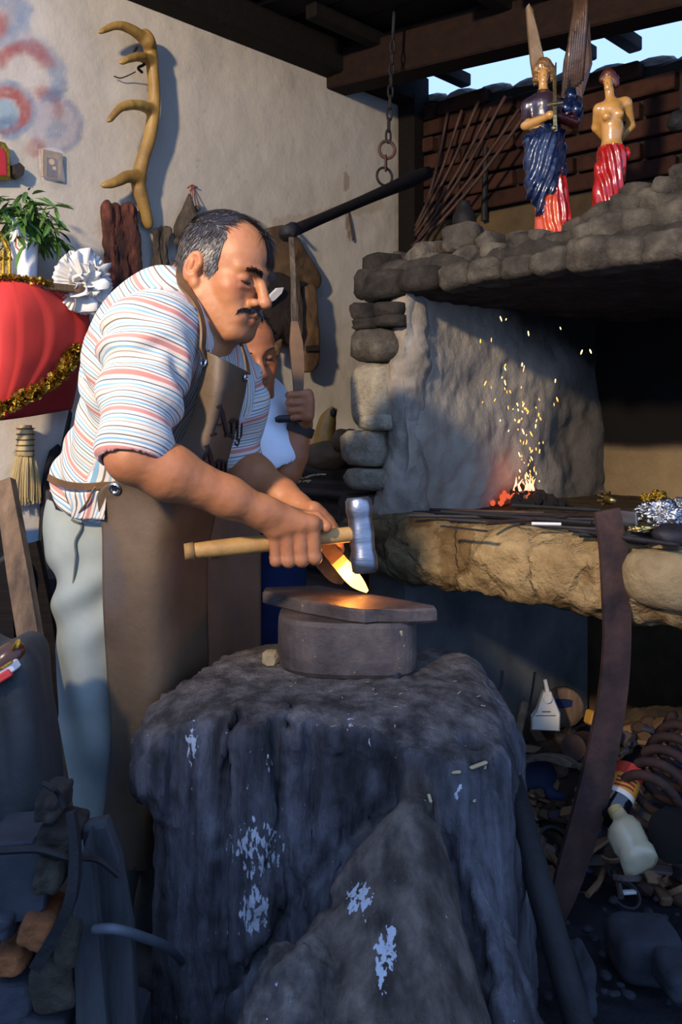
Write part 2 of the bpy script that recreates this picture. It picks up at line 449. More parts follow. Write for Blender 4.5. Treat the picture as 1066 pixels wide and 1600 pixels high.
M['firebox'] = mat('firebox_plaster', [(.25, '857c6d'), (.5, 'a59b8a'), (.8, 'bfb5a2')], 3.5, rough=.97, bump=.55, bscale=14, bdist=.025, vcol=True, spec=.15)
M['hearth'] = mat('cracked_hearth_render', [(.25, '6d583a'), (.42, '9c8157'), (.6, 'b89c6e'), (.8, '94794f')], 7, rough=.95, bump=.9, bscale=26, bdist=.03, vcol=True, spec=.15, crack=6)
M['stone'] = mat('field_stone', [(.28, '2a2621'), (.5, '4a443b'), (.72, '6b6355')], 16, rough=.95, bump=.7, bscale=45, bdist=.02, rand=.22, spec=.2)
M['pier_stone'] = mat('pale_field_stone', [(.28, '6b6252'), (.5, '9c917b'), (.75, 'bcb197')], 16, rough=.95, bump=.8, bscale=40, bdist=.02, rand=.12, spec=.2)
M['sooty_stone'] = mat('sooty_stone', [(.3, '1a1816'), (.6, '37322c'), (.8, '565045')], 16, rough=.95, bump=.7, bscale=45, bdist=.02, rand=.2, spec=.2)
M['mortar'] = mat('dusty_mortar', [(.3, '2c2822'), (.7, '4e483d')], 12, rough=.97, bump=.7, bscale=40, bdist=.02, vcol=False, spec=.15)
M['stump'] = mat('weathered_stump_wood', [(.25, '1d1a19'), (.42, '443f3d'), (.6, '6a6462'), (.8, '8a8480')], 5, (5, 5, 1), rough=.88, bump=.9, bscale=9, bdist=.03, vcol=True, spec=.3,
                 splash='c8cbd2')
M['chip'] = mat('wood_chip', ['8d7a58', 'c0aa80'], 20, rough=.9, rand=.3)
M['iron'] = mat('dark_iron', [(.3, '1d1b1c'), (.6, '39363a'), (.8, '54463f')], 12, rough=.6, rvar=.2, metal=.55, bump=.4, bscale=40, bdist=.006)
M['anvil'] = mat('worn_anvil_iron', [(.3, '332a27'), (.55, '534843'), (.8, '796655')], 12, rough=.6, rvar=.2, metal=.25, bump=.45, bscale=45, bdist=.006, spots=(70., (1, 1, 1), .70, .74, 'b9a36a'))
M['rust'] = mat('rusty_steel', [(.3, '241b1a'), (.55, '4b342c'), (.8, '69483a')], 14, rough=.7, metal=.35, bump=.35, bscale=50, bdist=.005)
M['black_iron'] = mat('black_iron', [(.3, '0c0c0d'), (.7, '222123')], 10, rough=.7, metal=.3, bump=.4, bscale=30)
M['steel'] = mat('polished_steel', [(.3, '6a6c72'), (.7, 'a7a9ad')], 8, (1, 1, 5), rough=.3, metal=.9, bump=.1, bscale=30)
M['chrome'] = mat('chrome', ['b9bcc0', 'd9dcde'], 8, rough=.2, metal=1., bump=0)
M['gold'] = mat('gold_foil', [(.3, '8a6a1e'), (.7, 'c9a544')], 30, rough=.28, metal=.9, bump=.5, bscale=80)
M['brass'] = mat('bright_brass', ['a88a48', 'dcc98a'], 20, rough=.25, metal=.95, bump=.2, bscale=60)
M['silver'] = mat('crumpled_silver', ['8d9094', 'c7c9cc'], 20, rough=.28, metal=.95, bump=.4, bscale=50)
M['handle_wood'] = mat('pale_handle_wood', [(.3, '8f6a36'), (.6, 'b98d4e'), (.8, 'cfa868')], 8, (1.5, 1.5, 1.5), rough=.55, bump=.2, bscale=40)
M['old_wood'] = mat('old_brown_wood', [(.3, '3a2c20'), (.6, '6d563f'), (.8, '86705a')], 6, (6, 6, 1), rough=.85, bump=.5, bscale=16)
M['grey_wood'] = mat('grey_weathered_wood', [(.3, '1e2022'), (.6, '36393b'), (.8, '4c4e50')], 6, (5, 5, 1), rough=.9, bump=.5, bscale=16)
M['bark'] = mat('red_bark', [(.3, '180c09'), (.5, '4a2419'), (.7, '8a4a30')], 9, (3, 3, .8), rough=.9, bump=1., bscale=14, bdist=.03)
M['grey_bark'] = mat('grey_bark', [(.3, '2b241c'), (.55, '56493a'), (.8, '77654e')], 9, (3, 3, .8), rough=.9, bump=1., bscale=14, bdist=.03)
M['antler'] = mat('antler_bone', [(.3, '6d4f22'), (.55, '9c7a3c'), (.8, 'b9974f')], 6, (1, 1, 1), rough=.5, bump=.3, bscale=40, bdist=.004)
M['horn'] = mat('yellow_horn', [(.3, '8a5a1c'), (.6, 'c08a34'), (.8, 'd8b060')], 8, rough=.45, bump=.2)
M['leather'] = mat('apron_leather', [(.25, '372a1c'), (.5, '54432f'), (.75, '6b573f')], 4, rough=.6, rvar=.12, bump=.3, bscale=60, bdist=.004, spots=[(7., (1, 1, .6), .52, .75, '4b4545')])
M['apron_bib'] = mat('apron_bib_leather', [(.25, '44301f'), (.5, '5c4430'), (.75, '6e543c')], 7, rough=.65, bump=.3, bscale=70, bdist=.004)
M['strap'] = mat('strap_leather', ['4b341d', '6d4e2c'], 10, rough=.6, bump=.2)
M['hide'] = mat('old_hide', [(.3, '3a2a1a'), (.55, '5e4529'), (.8, '7a5c38')], 9, rough=.75, bump=.5, bscale=30, rand=.15)
M['dark_hide'] = mat('dark_hide', [(.3, '15100d'), (.7, '33261d')], 9, rough=.7, bump=.5, bscale=30)
M['skin'] = mat('skin', ['9c6540', 'ab734c'], 30, rough=.5, bump=.15, bscale=180, bdist=.003, vcol=True, spec=.4)
M['hair'] = mat('dark_hair', ['ffffff', 'ffffff'], 4, rough=.45, bump=0, vcol=True)
M['trousers'] = mat('grey_green_twill', [(.3, '7f857d'), (.7, '9aa097')], 5, rough=.9, bump=.2, bscale=220, bdist=.002, spec=.2, spots=[(9., (1, 1, .4), .56, .75, '7b8488')])
M['jeans'] = mat('blue_denim', ['0f1830', '18284c'], 9, rough=.9, bump=.2, bscale=200, spec=.2)
M['white_cloth'] = mat('white_cotton', ['c9d3dc', 'e2e8ec'], 6, rough=.9, bump=.2, bscale=60, spec=.2)
M['red_cloth'] = mat('red_satin', ['d23a34', 'e2473d'], 3, rough=.55, bump=.15, bscale=8, spec=.4)
M['red_dark'] = mat('red_lining', ['8f1a20', 'a8242a'], 3, rough=.6, bump=.1)
M['white_paper'] = mat('white_crepe_paper', ['d5d2cb', 'ebe8e2'], 8, rough=.9, bump=.3, bscale=40, spec=.2)
M['porcelain'] = mat('white_porcelain', ['dfe0e2', 'eceded'], 4, rough=.2, bump=0, spec=.5)
M['leaf'] = mat('green_leaf', ['2f5218', '5a8430'], 5, rough=.55, bump=.1, rand=.35)
M['stalk'] = mat('green_stalk', ['42571f', '5d7030'], 5, rough=.7)
M['straw'] = mat('straw', [(.3, '9c8557'), (.7, 'd6c08c')], 40, (1, 1, .1), rough=.85, bump=.4, bscale=120)
M['black'] = mat('black_paint', ['0b0b0c', '141416'], 4, rough=.6, bump=0)
M['ink'] = mat('black_lettering', ['0d0c10', '15131a'], 4, rough=.7, bump=0)
M['coal'] = mat('charcoal', [(.3, '070707'), (.7, '1e1c1c')], 25, rough=.8, bump=.7, bscale=60)
M['ember'] = mat('glowing_ember', ['3a0f08', '7a2410'], 25, rough=.8, bump=.5, emit=((1, .14, .05), .8))
M['flame'] = mat('flame', ['ff9a70', 'ffb090'], 9, rough=.9, bump=0, emit=((1, .36, .24), 2.))
M['spark'] = mat('spark', ['ffb040', 'ffc060'], 9, rough=.9, bump=0, emit=((1, .36, .07), 1.6))
M['spark_hot'] = mat('hot_spark', ['ffd080', 'ffe0a0'], 9, rough=.9, bump=0, emit=((1, .70, .26), 2.))
M['lapis'] = mat('gloss_blue_enamel', ['08122a', '112347'], 10, rough=.18, bump=.15, bscale=30, coat=.6)
M['gloss_red'] = mat('gloss_red_enamel', ['8e150f', 'b82218'], 10, rough=.18, bump=.15, bscale=30, coat=.6)
M['gloss_orange'] = mat('gloss_orange_enamel', ['b0401c', 'd0562c'], 10, rough=.2, bump=.15, bscale=30, coat=.5)
M['gloss_skin'] = mat('gloss_gold_skin', ['a8793c', 'c4924e'], 10, rough=.2, bump=.1, bscale=30, coat=.6)
M['wing'] = mat('wing_paint', ['3a2a20', '6d5240'], 12, rough=.35, bump=.5, bscale=40, coat=.3)
M['paper_white'] = mat('white_plastic', ['d8cdb8', 'e8dfcc'], 6, rough=.5, bump=0)
M['grey_tarp'] = mat('grey_tarp', [(.3, '1c1f1f'), (.7, '303433')], 5, rough=.7, bump=.4, bscale=20)
M['orange_brick'] = mat('orange_brick', ['5f3519', '8a5328'], 12, rough=.95, bump=.6, bscale=40)
M['block'] = mat('grey_stone_block', [(.3, '1d1f24'), (.7, '363940')], 9, rough=.9, bump=.5, bscale=30)
# ================================================================ the room
# floor
_n = 60; gx, gy = np.meshgrid(np.linspace(-3, 4, _n), np.linspace(-3, 4.5, _n), indexing='ij')
_V = np.stack([gx.ravel(), gy.ravel(), np.zeros(_n * _n)], 1); _V[:, 2] = -.025 + .03 * fbm(_V * 2.5, 4)
_Q = np.array([(i * _n + j, (i + 1) * _n + j, (i + 1) * _n + j + 1, i * _n + j + 1) for i in range(_n - 1) for j in range(_n - 1)])
tag(mesh('floor', _V, _Q, M['floor'], smooth=True), 'dark earthen workshop floor strewn with dust', kind='structure')

# plastered wall with the painted clouds (flat paint)
def build_wall_left():
    st = .0105; ts = np.arange(-2.5, TB + .02, st); zs = np.arange(0, 2.56, st); nt, nz = len(ts), len(zs)
    T, Z = np.meshgrid(ts, zs, indexing='ij'); T = T.ravel(); Z = Z.ravel()
    V = P1 + SA * VD + T[:, None] * UD + Z[:, None] * A3(0, 0, 1)
    q = V.copy(); V = V + VD * (.012 * (fbm(q * 3, 3) - .5) + .005 * (fbm(q * 14, 3) - .5))[:, None]
    col = np.ones((len(V), 3)) * (.86 + .22 * fbm(q * 1.7, 4))[:, None]
    xy = proj(np.where(V[:, 1:2] > .3, V, A3(0, .3, 0))); x, y = xy[:, 0], xy[:, 1]
    vis = (V[:, 1] > .6)
    n1 = fbm(q * 22, 4); n2 = fbm(q * 55 + 9, 3)
    def paint(c, m):
        m = np.clip(m, 0, 1) * vis; col[:] = col * (1 - m[:, None]) + np.asarray(c) * m[:, None]
    def ring(cx, cy, r0, r1, ang=None, soft=9, jag=26):
        r = np.hypot(x - cx, y - cy) + (n1 - .5) * jag; m = sstep(r0 - soft, r0 + soft * .6, r) * (1 - sstep(r1 - soft * .5, r1 + soft, r))
        if ang is not None:
            a = np.degrees(np.arctan2(cy - y, x - cx)); m = m * sstep(ang[0] - 14, ang[0], a) * (1 - sstep(ang[1], ang[1] + 14, a))
        return m * (.55 + .9 * (n2 - .2))
    blue, dblue, red, lav, lblue = (.42, .56, .85), (.22, .34, .62), (.62, .22, .24), (.72, .74, .95), (.5, .72, .98)
    # warmer, whiter limewash low on the wall, blue dado under it
    paint((1.22, 1.25, 1.32), sstep(1.10, 1.02, Z + .02 * (n1 - .5)) * .85)
    paint((.12, .32, .85), sstep(.752, .745, Z))
    # clouds
    paint(lav, ring(0, 18, 0, 40) * .6); paint(blue, ring(-8, 22, 34, 52)); paint(dblue, ring(-10, 28, 20, 36) * .5); paint(red, ring(-14, 40, 0, 26) * .9)
    paint((.9, .9, 1.0), ring(32, 132, 0, 55) * .5)
    paint(blue, ring(30, 130, 52, 68, (-30, 100)) * 1.1); paint(lav, ring(28, 128, 62, 76, (10, 110)) * .5)
    paint(red, ring(36, 112, 28, 46, (15, 165)) * .9); paint((.82, .5, .5), ring(60, 160, 0, 24) * .5)
    paint(lav, ring(84, 194, 0, 44, None, 6, 14) * .9); paint((.5, .55, .8), ring(84, 196, 38, 46, (-70, 60), 4, 6) * .9); paint(red, ring(70, 165, 14, 26, (-40, 120)) * .7)
    paint(dblue, ring(92, 160, 4, 24, (60, 200)) * .7); paint(blue, ring(86, 205, 0, 12) * .7)
    paint(red, ring(12, 172, 18, 38, None, 6, 16) * 1.2); paint(lblue, ring(5, 178, 0, 21, None, 6, 14) * 1.3); paint(dblue, ring(12, 200, 4, 16) * .8); paint(blue, ring(10, 172, 38, 45, (-80, 100), 4, 8))
    paint(red, ring(55, 230, 0, 12) * .7)
    # soot along the top and in the corner, stains and scrapes
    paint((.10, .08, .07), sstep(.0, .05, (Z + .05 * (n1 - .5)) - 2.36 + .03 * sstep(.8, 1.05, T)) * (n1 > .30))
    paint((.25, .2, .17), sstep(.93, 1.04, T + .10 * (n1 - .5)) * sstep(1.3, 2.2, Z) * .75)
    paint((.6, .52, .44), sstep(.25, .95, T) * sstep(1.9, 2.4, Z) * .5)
    paint((.40, .31, .24), (np.hypot((x - 541) / 5, (y - 283) / 16) < 1) * .6); paint((.35, .26, .19), (np.hypot((x - (541 + (y - 330) * .12)) / 3, (y - 350) / 26) < 1) * .8)
    paint((.6, .53, .45), (n2 > .80) * .4); paint((.62, .52, .38), ((np.abs(y - (345 - (x - 430) * .17) - 8 * n1) < 9) & (x > 425) & (x < 600)) * .45)
    Q = (np.arange(nt - 1)[:, None] * nz + np.arange(nz - 1)[None]).ravel(); Q = np.stack([Q, Q + nz, Q + nz + 1, Q + 1], 1)
    o = mesh('wall_left', V, Q, M['plaster'], smooth=True, cols=np.clip(col, 0, 1.45))
    so = o.modifiers.new('thick', 'SOLIDIFY'); so.thickness = .12; so.offset = -1
    tag(o, 'pale plastered wall with blue and red clouds painted on it', kind='structure')
build_wall_left()

# brick wall behind the forge: mortar body, plaster below, bricks above
def wtop(s): return 2.395 - .115 * (s - SA)
b = MB(); _n = 60; pr = []
for i in range(_n):
    s = SA - .1 + i * 2.9 / (_n - 1); zt = wtop(s) + .035 * (fbm(A3([s * 9, 0, 0]).reshape(1, 3), 4)[0] - .5)
    pr += [W(s, TB + .16, 0), W(s, TB + .02, 0), W(s, TB + .02, zt - .02), W(s, TB + .05, zt), W(s, TB + .16, zt - .01)]
b.add(pr, [(i * 5 + k, i * 5 + k + 1, i * 5 + 5 + k + 1, i * 5 + 5 + k) for i in range(_n - 1) for k in range(4)])
wall_back = tag(b.build('wall_back', M['brick_wall']), 'dim brick wall behind the forge hood', kind='structure')
b = MB(); b.bbox(W(.55, TB + .012, .93), (2.9, .03, 1.86), RF); b.build('plaster_coat', M['tan_plaster'], wall_back)
_bm = one('bbox', (0, 0, 0), (.235, .05, .058), None, .005)
_b0 = None
for r in range(9):
    z = 1.90 + r * .069
    for c in range(9):
        s = SA + .02 + (c + .5 * (r % 2)) * .25
        if z + .03 > wtop(s) - .015: continue
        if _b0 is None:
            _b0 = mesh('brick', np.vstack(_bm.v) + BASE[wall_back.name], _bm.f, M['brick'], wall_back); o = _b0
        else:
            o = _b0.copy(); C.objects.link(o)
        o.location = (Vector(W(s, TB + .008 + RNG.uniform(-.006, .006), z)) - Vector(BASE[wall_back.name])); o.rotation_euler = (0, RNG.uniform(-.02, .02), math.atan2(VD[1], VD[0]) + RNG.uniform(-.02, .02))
# rear coping catching the sky light
b = MB()
for i in range(13):
    s = SA + .06 + i * .16; b.stone(W(s, TB + .07, wtop(s) - .005), (.085, .05, .028), RF, 1, .2)
b.build('coping_mortar', mat('pale_coping', ['6f6c66', 'a5a29a'], 14, rough=.95, bump=.6, bscale=40), wall_back)

# roof boards, beam and rafters
def roofz(s): return 2.452 - .085 * (s - SA)
b = MB()
ceil_o = None; _q = np.array([[0, 0, 0]])
T0, T1 = -.6, TB + .03
sl = math.atan(-.085); RR = RF @ roty(-sl)
def bar_s(s0, s1, t, dz, w, h):   # bar running along the wall under the roof slope
    b = MB(); m = (s0 + s1) / 2; return b.bbox(W(m, t, roofz(m) + dz), ((s1 - s0), w, h), RR, .006)
b = MB(); m = .7; b.bbox(W(m, (T0 + T1) / 2, roofz(m) + .05), (3.3, T1 - T0, .02), RR)
ceil_o = tag(b.build('ceiling', M['sooty_wood']), 'soot-black sloping board ceiling under the roof', kind='structure')
k = 0; t = T0 + .07
while t < T1 - .05:
    bar_s(SA - .06, 2.3, t, .028 + .006 * math.sin(k * 2.1), .142, .02).build('plank', M['sooty_wood'], ceil_o); t += .15; k += 1
bar_s(SA - .05, 2.3, .62, -.075, .11, .14).build('beam', M['brown_beam'], ceil_o)
for s in (-.60, -.05, .12, .62, 1.1):
    b = MB(); b.bbox(W(s, .68, roofz(s) - .01), (.05, .88, .05), RF, .004); b.build('rafter', M['sooty_wood'], ceil_o)
b = MB(); b.bbox(W(SA + .04, (T0 + T1) / 2, roofz(SA) - .045), (.09, T1 - T0, .12), RF, .008); b.build('beam', M['sooty_wood'], ceil_o)
# dark post in the corner
b = MB(); b.bbox(W(SA + .045, TB - .045, 1.2), (.085, .07, 2.36), RF, .006)
tag(b.build('trim_1', M['sooty_wood']), 'dark timber post standing in the corner of the two walls', kind='structure')

# ================================================================ the forge
forge = thing('forge', 'stone blacksmith forge with rubble hood, dark firebox and cracked hearth ledge', 'forge', W(.4, .4, 0))
def grid(nm, o, a, bvec, na, nb, m, parent, colf=None, dispf=None, nv=None):
    u, v = np.meshgrid(np.linspace(0, 1, na), np.linspace(0, 1, nb), indexing='ij'); u = u.ravel(); v = v.ravel()
    V = o + u[:, None] * a + v[:, None] * bvec
    if dispf is not None: V = V + nv * dispf(V, u, v)[:, None]
    Q = (np.arange(na - 1)[:, None] * nb + np.arange(nb - 1)[None]).ravel(); Q = np.stack([Q, Q + nb, Q + nb + 1, Q + 1], 1)
    return mesh(nm, V, Q, m, parent, True, cols=None if colf is None else colf(V, u, v))
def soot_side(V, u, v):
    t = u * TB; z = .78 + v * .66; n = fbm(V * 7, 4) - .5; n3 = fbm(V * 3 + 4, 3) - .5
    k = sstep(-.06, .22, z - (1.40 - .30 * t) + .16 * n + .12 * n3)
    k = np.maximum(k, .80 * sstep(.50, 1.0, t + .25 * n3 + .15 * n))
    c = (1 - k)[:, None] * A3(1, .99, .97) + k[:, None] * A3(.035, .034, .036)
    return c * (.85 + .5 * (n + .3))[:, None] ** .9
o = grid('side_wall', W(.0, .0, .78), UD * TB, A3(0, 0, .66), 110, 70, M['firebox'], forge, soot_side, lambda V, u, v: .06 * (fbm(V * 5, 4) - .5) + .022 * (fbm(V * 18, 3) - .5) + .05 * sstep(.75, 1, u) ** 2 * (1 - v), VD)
def soot_back(V, u, v):
    z = .78 + v * .66; n = fbm(V * 6, 4) - .5; k = sstep(-.02, .03, z - .955 + .03 * n); k = np.maximum(k, .45 * sstep(.3, .0, u))
    return (1 - k)[:, None] * A3(.72, .58, .38) + k[:, None] * A3(.02, .019, .02)
grid('rear_wall', W(-.05, TB - .01, .78), VD * 1.6, A3(0, 0, .66), 100, 60, M['firebox'], forge, soot_back, lambda V, u, v: .02 * (fbm(V * 6, 4) - .5), -UD)
b = MB(); b.bbox(W(-.10, .55, .33), (.17, 1.0, .66), RF, .02); b.build('lower_wall', mat('grey_lower_plaster', [(.3, '4b4d4d'), (.55, '6b6c69'), (.8, '84837c')], 4, rough=.95, bump=.5, bscale=18, spec=.2), forge, smooth=False)
b = MB(); b.bbox(W(-.10, .57, 1.05), (.15, .98, .8), RF, .03); b.build('pier_core', M['mortar'], forge)

# hearth ledge of cracked render
def build_hearth():
    B = Blend(); B.box(W(.62, .50, .725), (.80, .56, .073), RF, .035)
    B.ell(W(-.10, .10, .72), (.12, .16, .085), RF, .05); B.ell(W(.06, -.0, .73), (.14, .07, .08), RF, .04)
    for s, r in ((.2, .07), (.36, .066), (.55, .075), (.68, .07), (.95, .08)): B.ell(W(s, -.02, .715 + RNG.uniform(-.01, .02)), (.13, .055, r), RF, .05)
    V, Q = B.mesh(.0085); N = vnormals(V, Q)
    side = 1 - sstep(.2, .75, N[:, 2])
    d = .05 * (fbm(V * 7, 3) - .5) + .03 * (np.abs(fbm(V * 14 + 3, 4) - .5) * -2 + .3) + .012 * (fbm(V * 40, 3) - .5)
    under = (N[:, 2] < -.4)
    V = V + N * (d * (.25 + .75 * side))[:, None]
    s = (V - P1) @ VD
    g = sstep(.34, .02, s + .12 * (fbm(V * 8, 3) - .5))[:, None]
    col = (1 - g) * A3(1, 1, 1) + g * A3(.50, .52, .56)
    n = fbm(V * 11 + 7, 4)[:, None]; col = col * np.where(n > .60, A3(.62, .56, .50), A3(1, 1, 1)); col = col * (.8 + .4 * fbm(V * 30, 3))[:, None]
    tdep = (V - P1) @ UD; ash = (sstep(.03, .14, tdep + .06 * (fbm(V * 9, 3) - .5)) * sstep(.3, .8, N[:, 2]))[:, None]
    col = col * (1 - ash) + A3(.16, .155, .16) * ash
    mesh('hearth', V, Q, M['hearth'], forge, True, cols=np.clip(col, 0, 1.3))
build_hearth()
b = MB()
for k in range(9):
    b.bbox(on_t(744 + k * 7, 884 + (k % 2) * 1.5, -.062), (.008, .02, .030), RF, .003)
b.bbox(on_t(774, 884, -.052), (.078, .02, .034), RF, .004); b.build('brick', M['grey_bark'], forge)
b = MB(); b.stone(on_t(1050, 905, -.06), (.10, .06, .062), RF, 2, .12, sq=.35); b.build('stone', mat('hearth_stone', [(.3, '7d6a4a'), (.6, 'a8926a'), (.8, 'bda981')], 9, rough=.95, bump=.7, bscale=30, bdist=.02, spec=.15), forge, smooth=True)
b = MB(); b.stone(on_t(965, 905, -.045), (.055, .03, .05), RF, 2, .12, sq=.2); b.build('stone', bpy.data.materials['hearth_stone'], forge, smooth=True)

# hood: core, then stones one by one
def build_hood():
    B = Blend(); B.box(W(.60, .55, 1.445), (.82, .53, .05), RF, .03)
    B.cone(W(-.1, .12, 1.45), W(1.3, .12, 1.47), .055, .06, .03); B.cone(W(.25, .30, 1.48), W(1.3, .30, 1.55), .05, .075, .05)
    V, Q = B.mesh(.013); N = vnormals(V, Q); V = V + N * (.03 * (fbm(V * 12, 4) - .5))[:, None]
    mesh('hood_core', V, Q, M['sooty_stone'], forge, True)
build_hood()
STN = MB
def stone_at(p, r, m, rot=0., sub=2, rough=.23, sq=.17):
    b = MB(); b.stone(p, r, RF @ roty(rot) @ rotz(RNG.uniform(-.3, .3)), sub, rough, sq=sq); return b.build('stone', m, forge, smooth=True)
# lower course along the front edge (photo x, y, width, height)
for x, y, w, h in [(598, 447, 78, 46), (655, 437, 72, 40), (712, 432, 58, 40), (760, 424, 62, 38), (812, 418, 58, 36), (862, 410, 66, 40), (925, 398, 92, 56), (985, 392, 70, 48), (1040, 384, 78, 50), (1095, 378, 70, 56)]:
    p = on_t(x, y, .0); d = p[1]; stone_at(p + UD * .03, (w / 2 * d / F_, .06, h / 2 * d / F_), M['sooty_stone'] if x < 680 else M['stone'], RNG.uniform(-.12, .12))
for x, y, w, h in [(607, 413, 46, 28)]:
    p = on_t(x, y, .10); d = p[1]; stone_at(p, (w / 2 * d / F_, .07, h / 2 * d / F_), M['sooty_stone'], 0, 2, .06, .14)
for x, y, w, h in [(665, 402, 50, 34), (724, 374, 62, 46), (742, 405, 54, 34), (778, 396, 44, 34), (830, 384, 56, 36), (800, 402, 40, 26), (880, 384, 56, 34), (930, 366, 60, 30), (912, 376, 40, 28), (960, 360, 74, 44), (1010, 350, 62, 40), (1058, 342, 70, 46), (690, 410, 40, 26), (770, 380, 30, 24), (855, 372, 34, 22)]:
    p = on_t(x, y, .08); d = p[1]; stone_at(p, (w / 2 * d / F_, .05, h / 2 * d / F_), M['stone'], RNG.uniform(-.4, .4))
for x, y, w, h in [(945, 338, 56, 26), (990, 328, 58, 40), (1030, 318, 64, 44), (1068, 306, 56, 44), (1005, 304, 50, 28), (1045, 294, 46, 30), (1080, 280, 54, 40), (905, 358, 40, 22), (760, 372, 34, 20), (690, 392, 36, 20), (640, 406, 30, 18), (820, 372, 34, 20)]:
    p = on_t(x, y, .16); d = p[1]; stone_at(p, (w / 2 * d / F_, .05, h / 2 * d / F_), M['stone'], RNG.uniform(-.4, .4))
# pier stones
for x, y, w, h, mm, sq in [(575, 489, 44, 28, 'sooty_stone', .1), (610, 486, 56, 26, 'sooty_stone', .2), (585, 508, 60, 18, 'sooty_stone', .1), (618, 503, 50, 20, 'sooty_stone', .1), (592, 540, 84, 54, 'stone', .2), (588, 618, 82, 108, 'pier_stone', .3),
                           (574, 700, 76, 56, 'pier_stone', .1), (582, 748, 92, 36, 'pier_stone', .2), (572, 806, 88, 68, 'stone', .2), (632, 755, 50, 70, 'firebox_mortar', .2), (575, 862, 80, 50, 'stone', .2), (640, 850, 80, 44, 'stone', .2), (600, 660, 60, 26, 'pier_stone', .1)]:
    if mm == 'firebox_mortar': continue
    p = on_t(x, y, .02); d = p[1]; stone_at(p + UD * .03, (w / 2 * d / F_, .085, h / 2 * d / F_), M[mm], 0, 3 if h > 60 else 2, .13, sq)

def build_render():
    B = Blend(); B.cone(W(-.040, .055, .79), W(-.035, .065, 1.37), .062, .05); B.cone(W(-.06, .03, .80), W(-.05, .04, .90), .07, .05, .04); B.ell(W(-.02, .03, 1.10), (.03, .04, .12), RF, .04)
    V, Q = B.mesh(.007); N = vnormals(V, Q); V = V + N * (.045 * (fbm(V * 9, 4) - .5) + .014 * (fbm(V * 34, 3) - .5))[:, None]
    mesh('pier_render', V, Q, mat('pier_render', [(.3, '70685a'), (.55, '94897a'), (.8, 'ada18c')], 8, rough=.96, bump=.6, bscale=30, spec=.15), forge, True)
build_render()
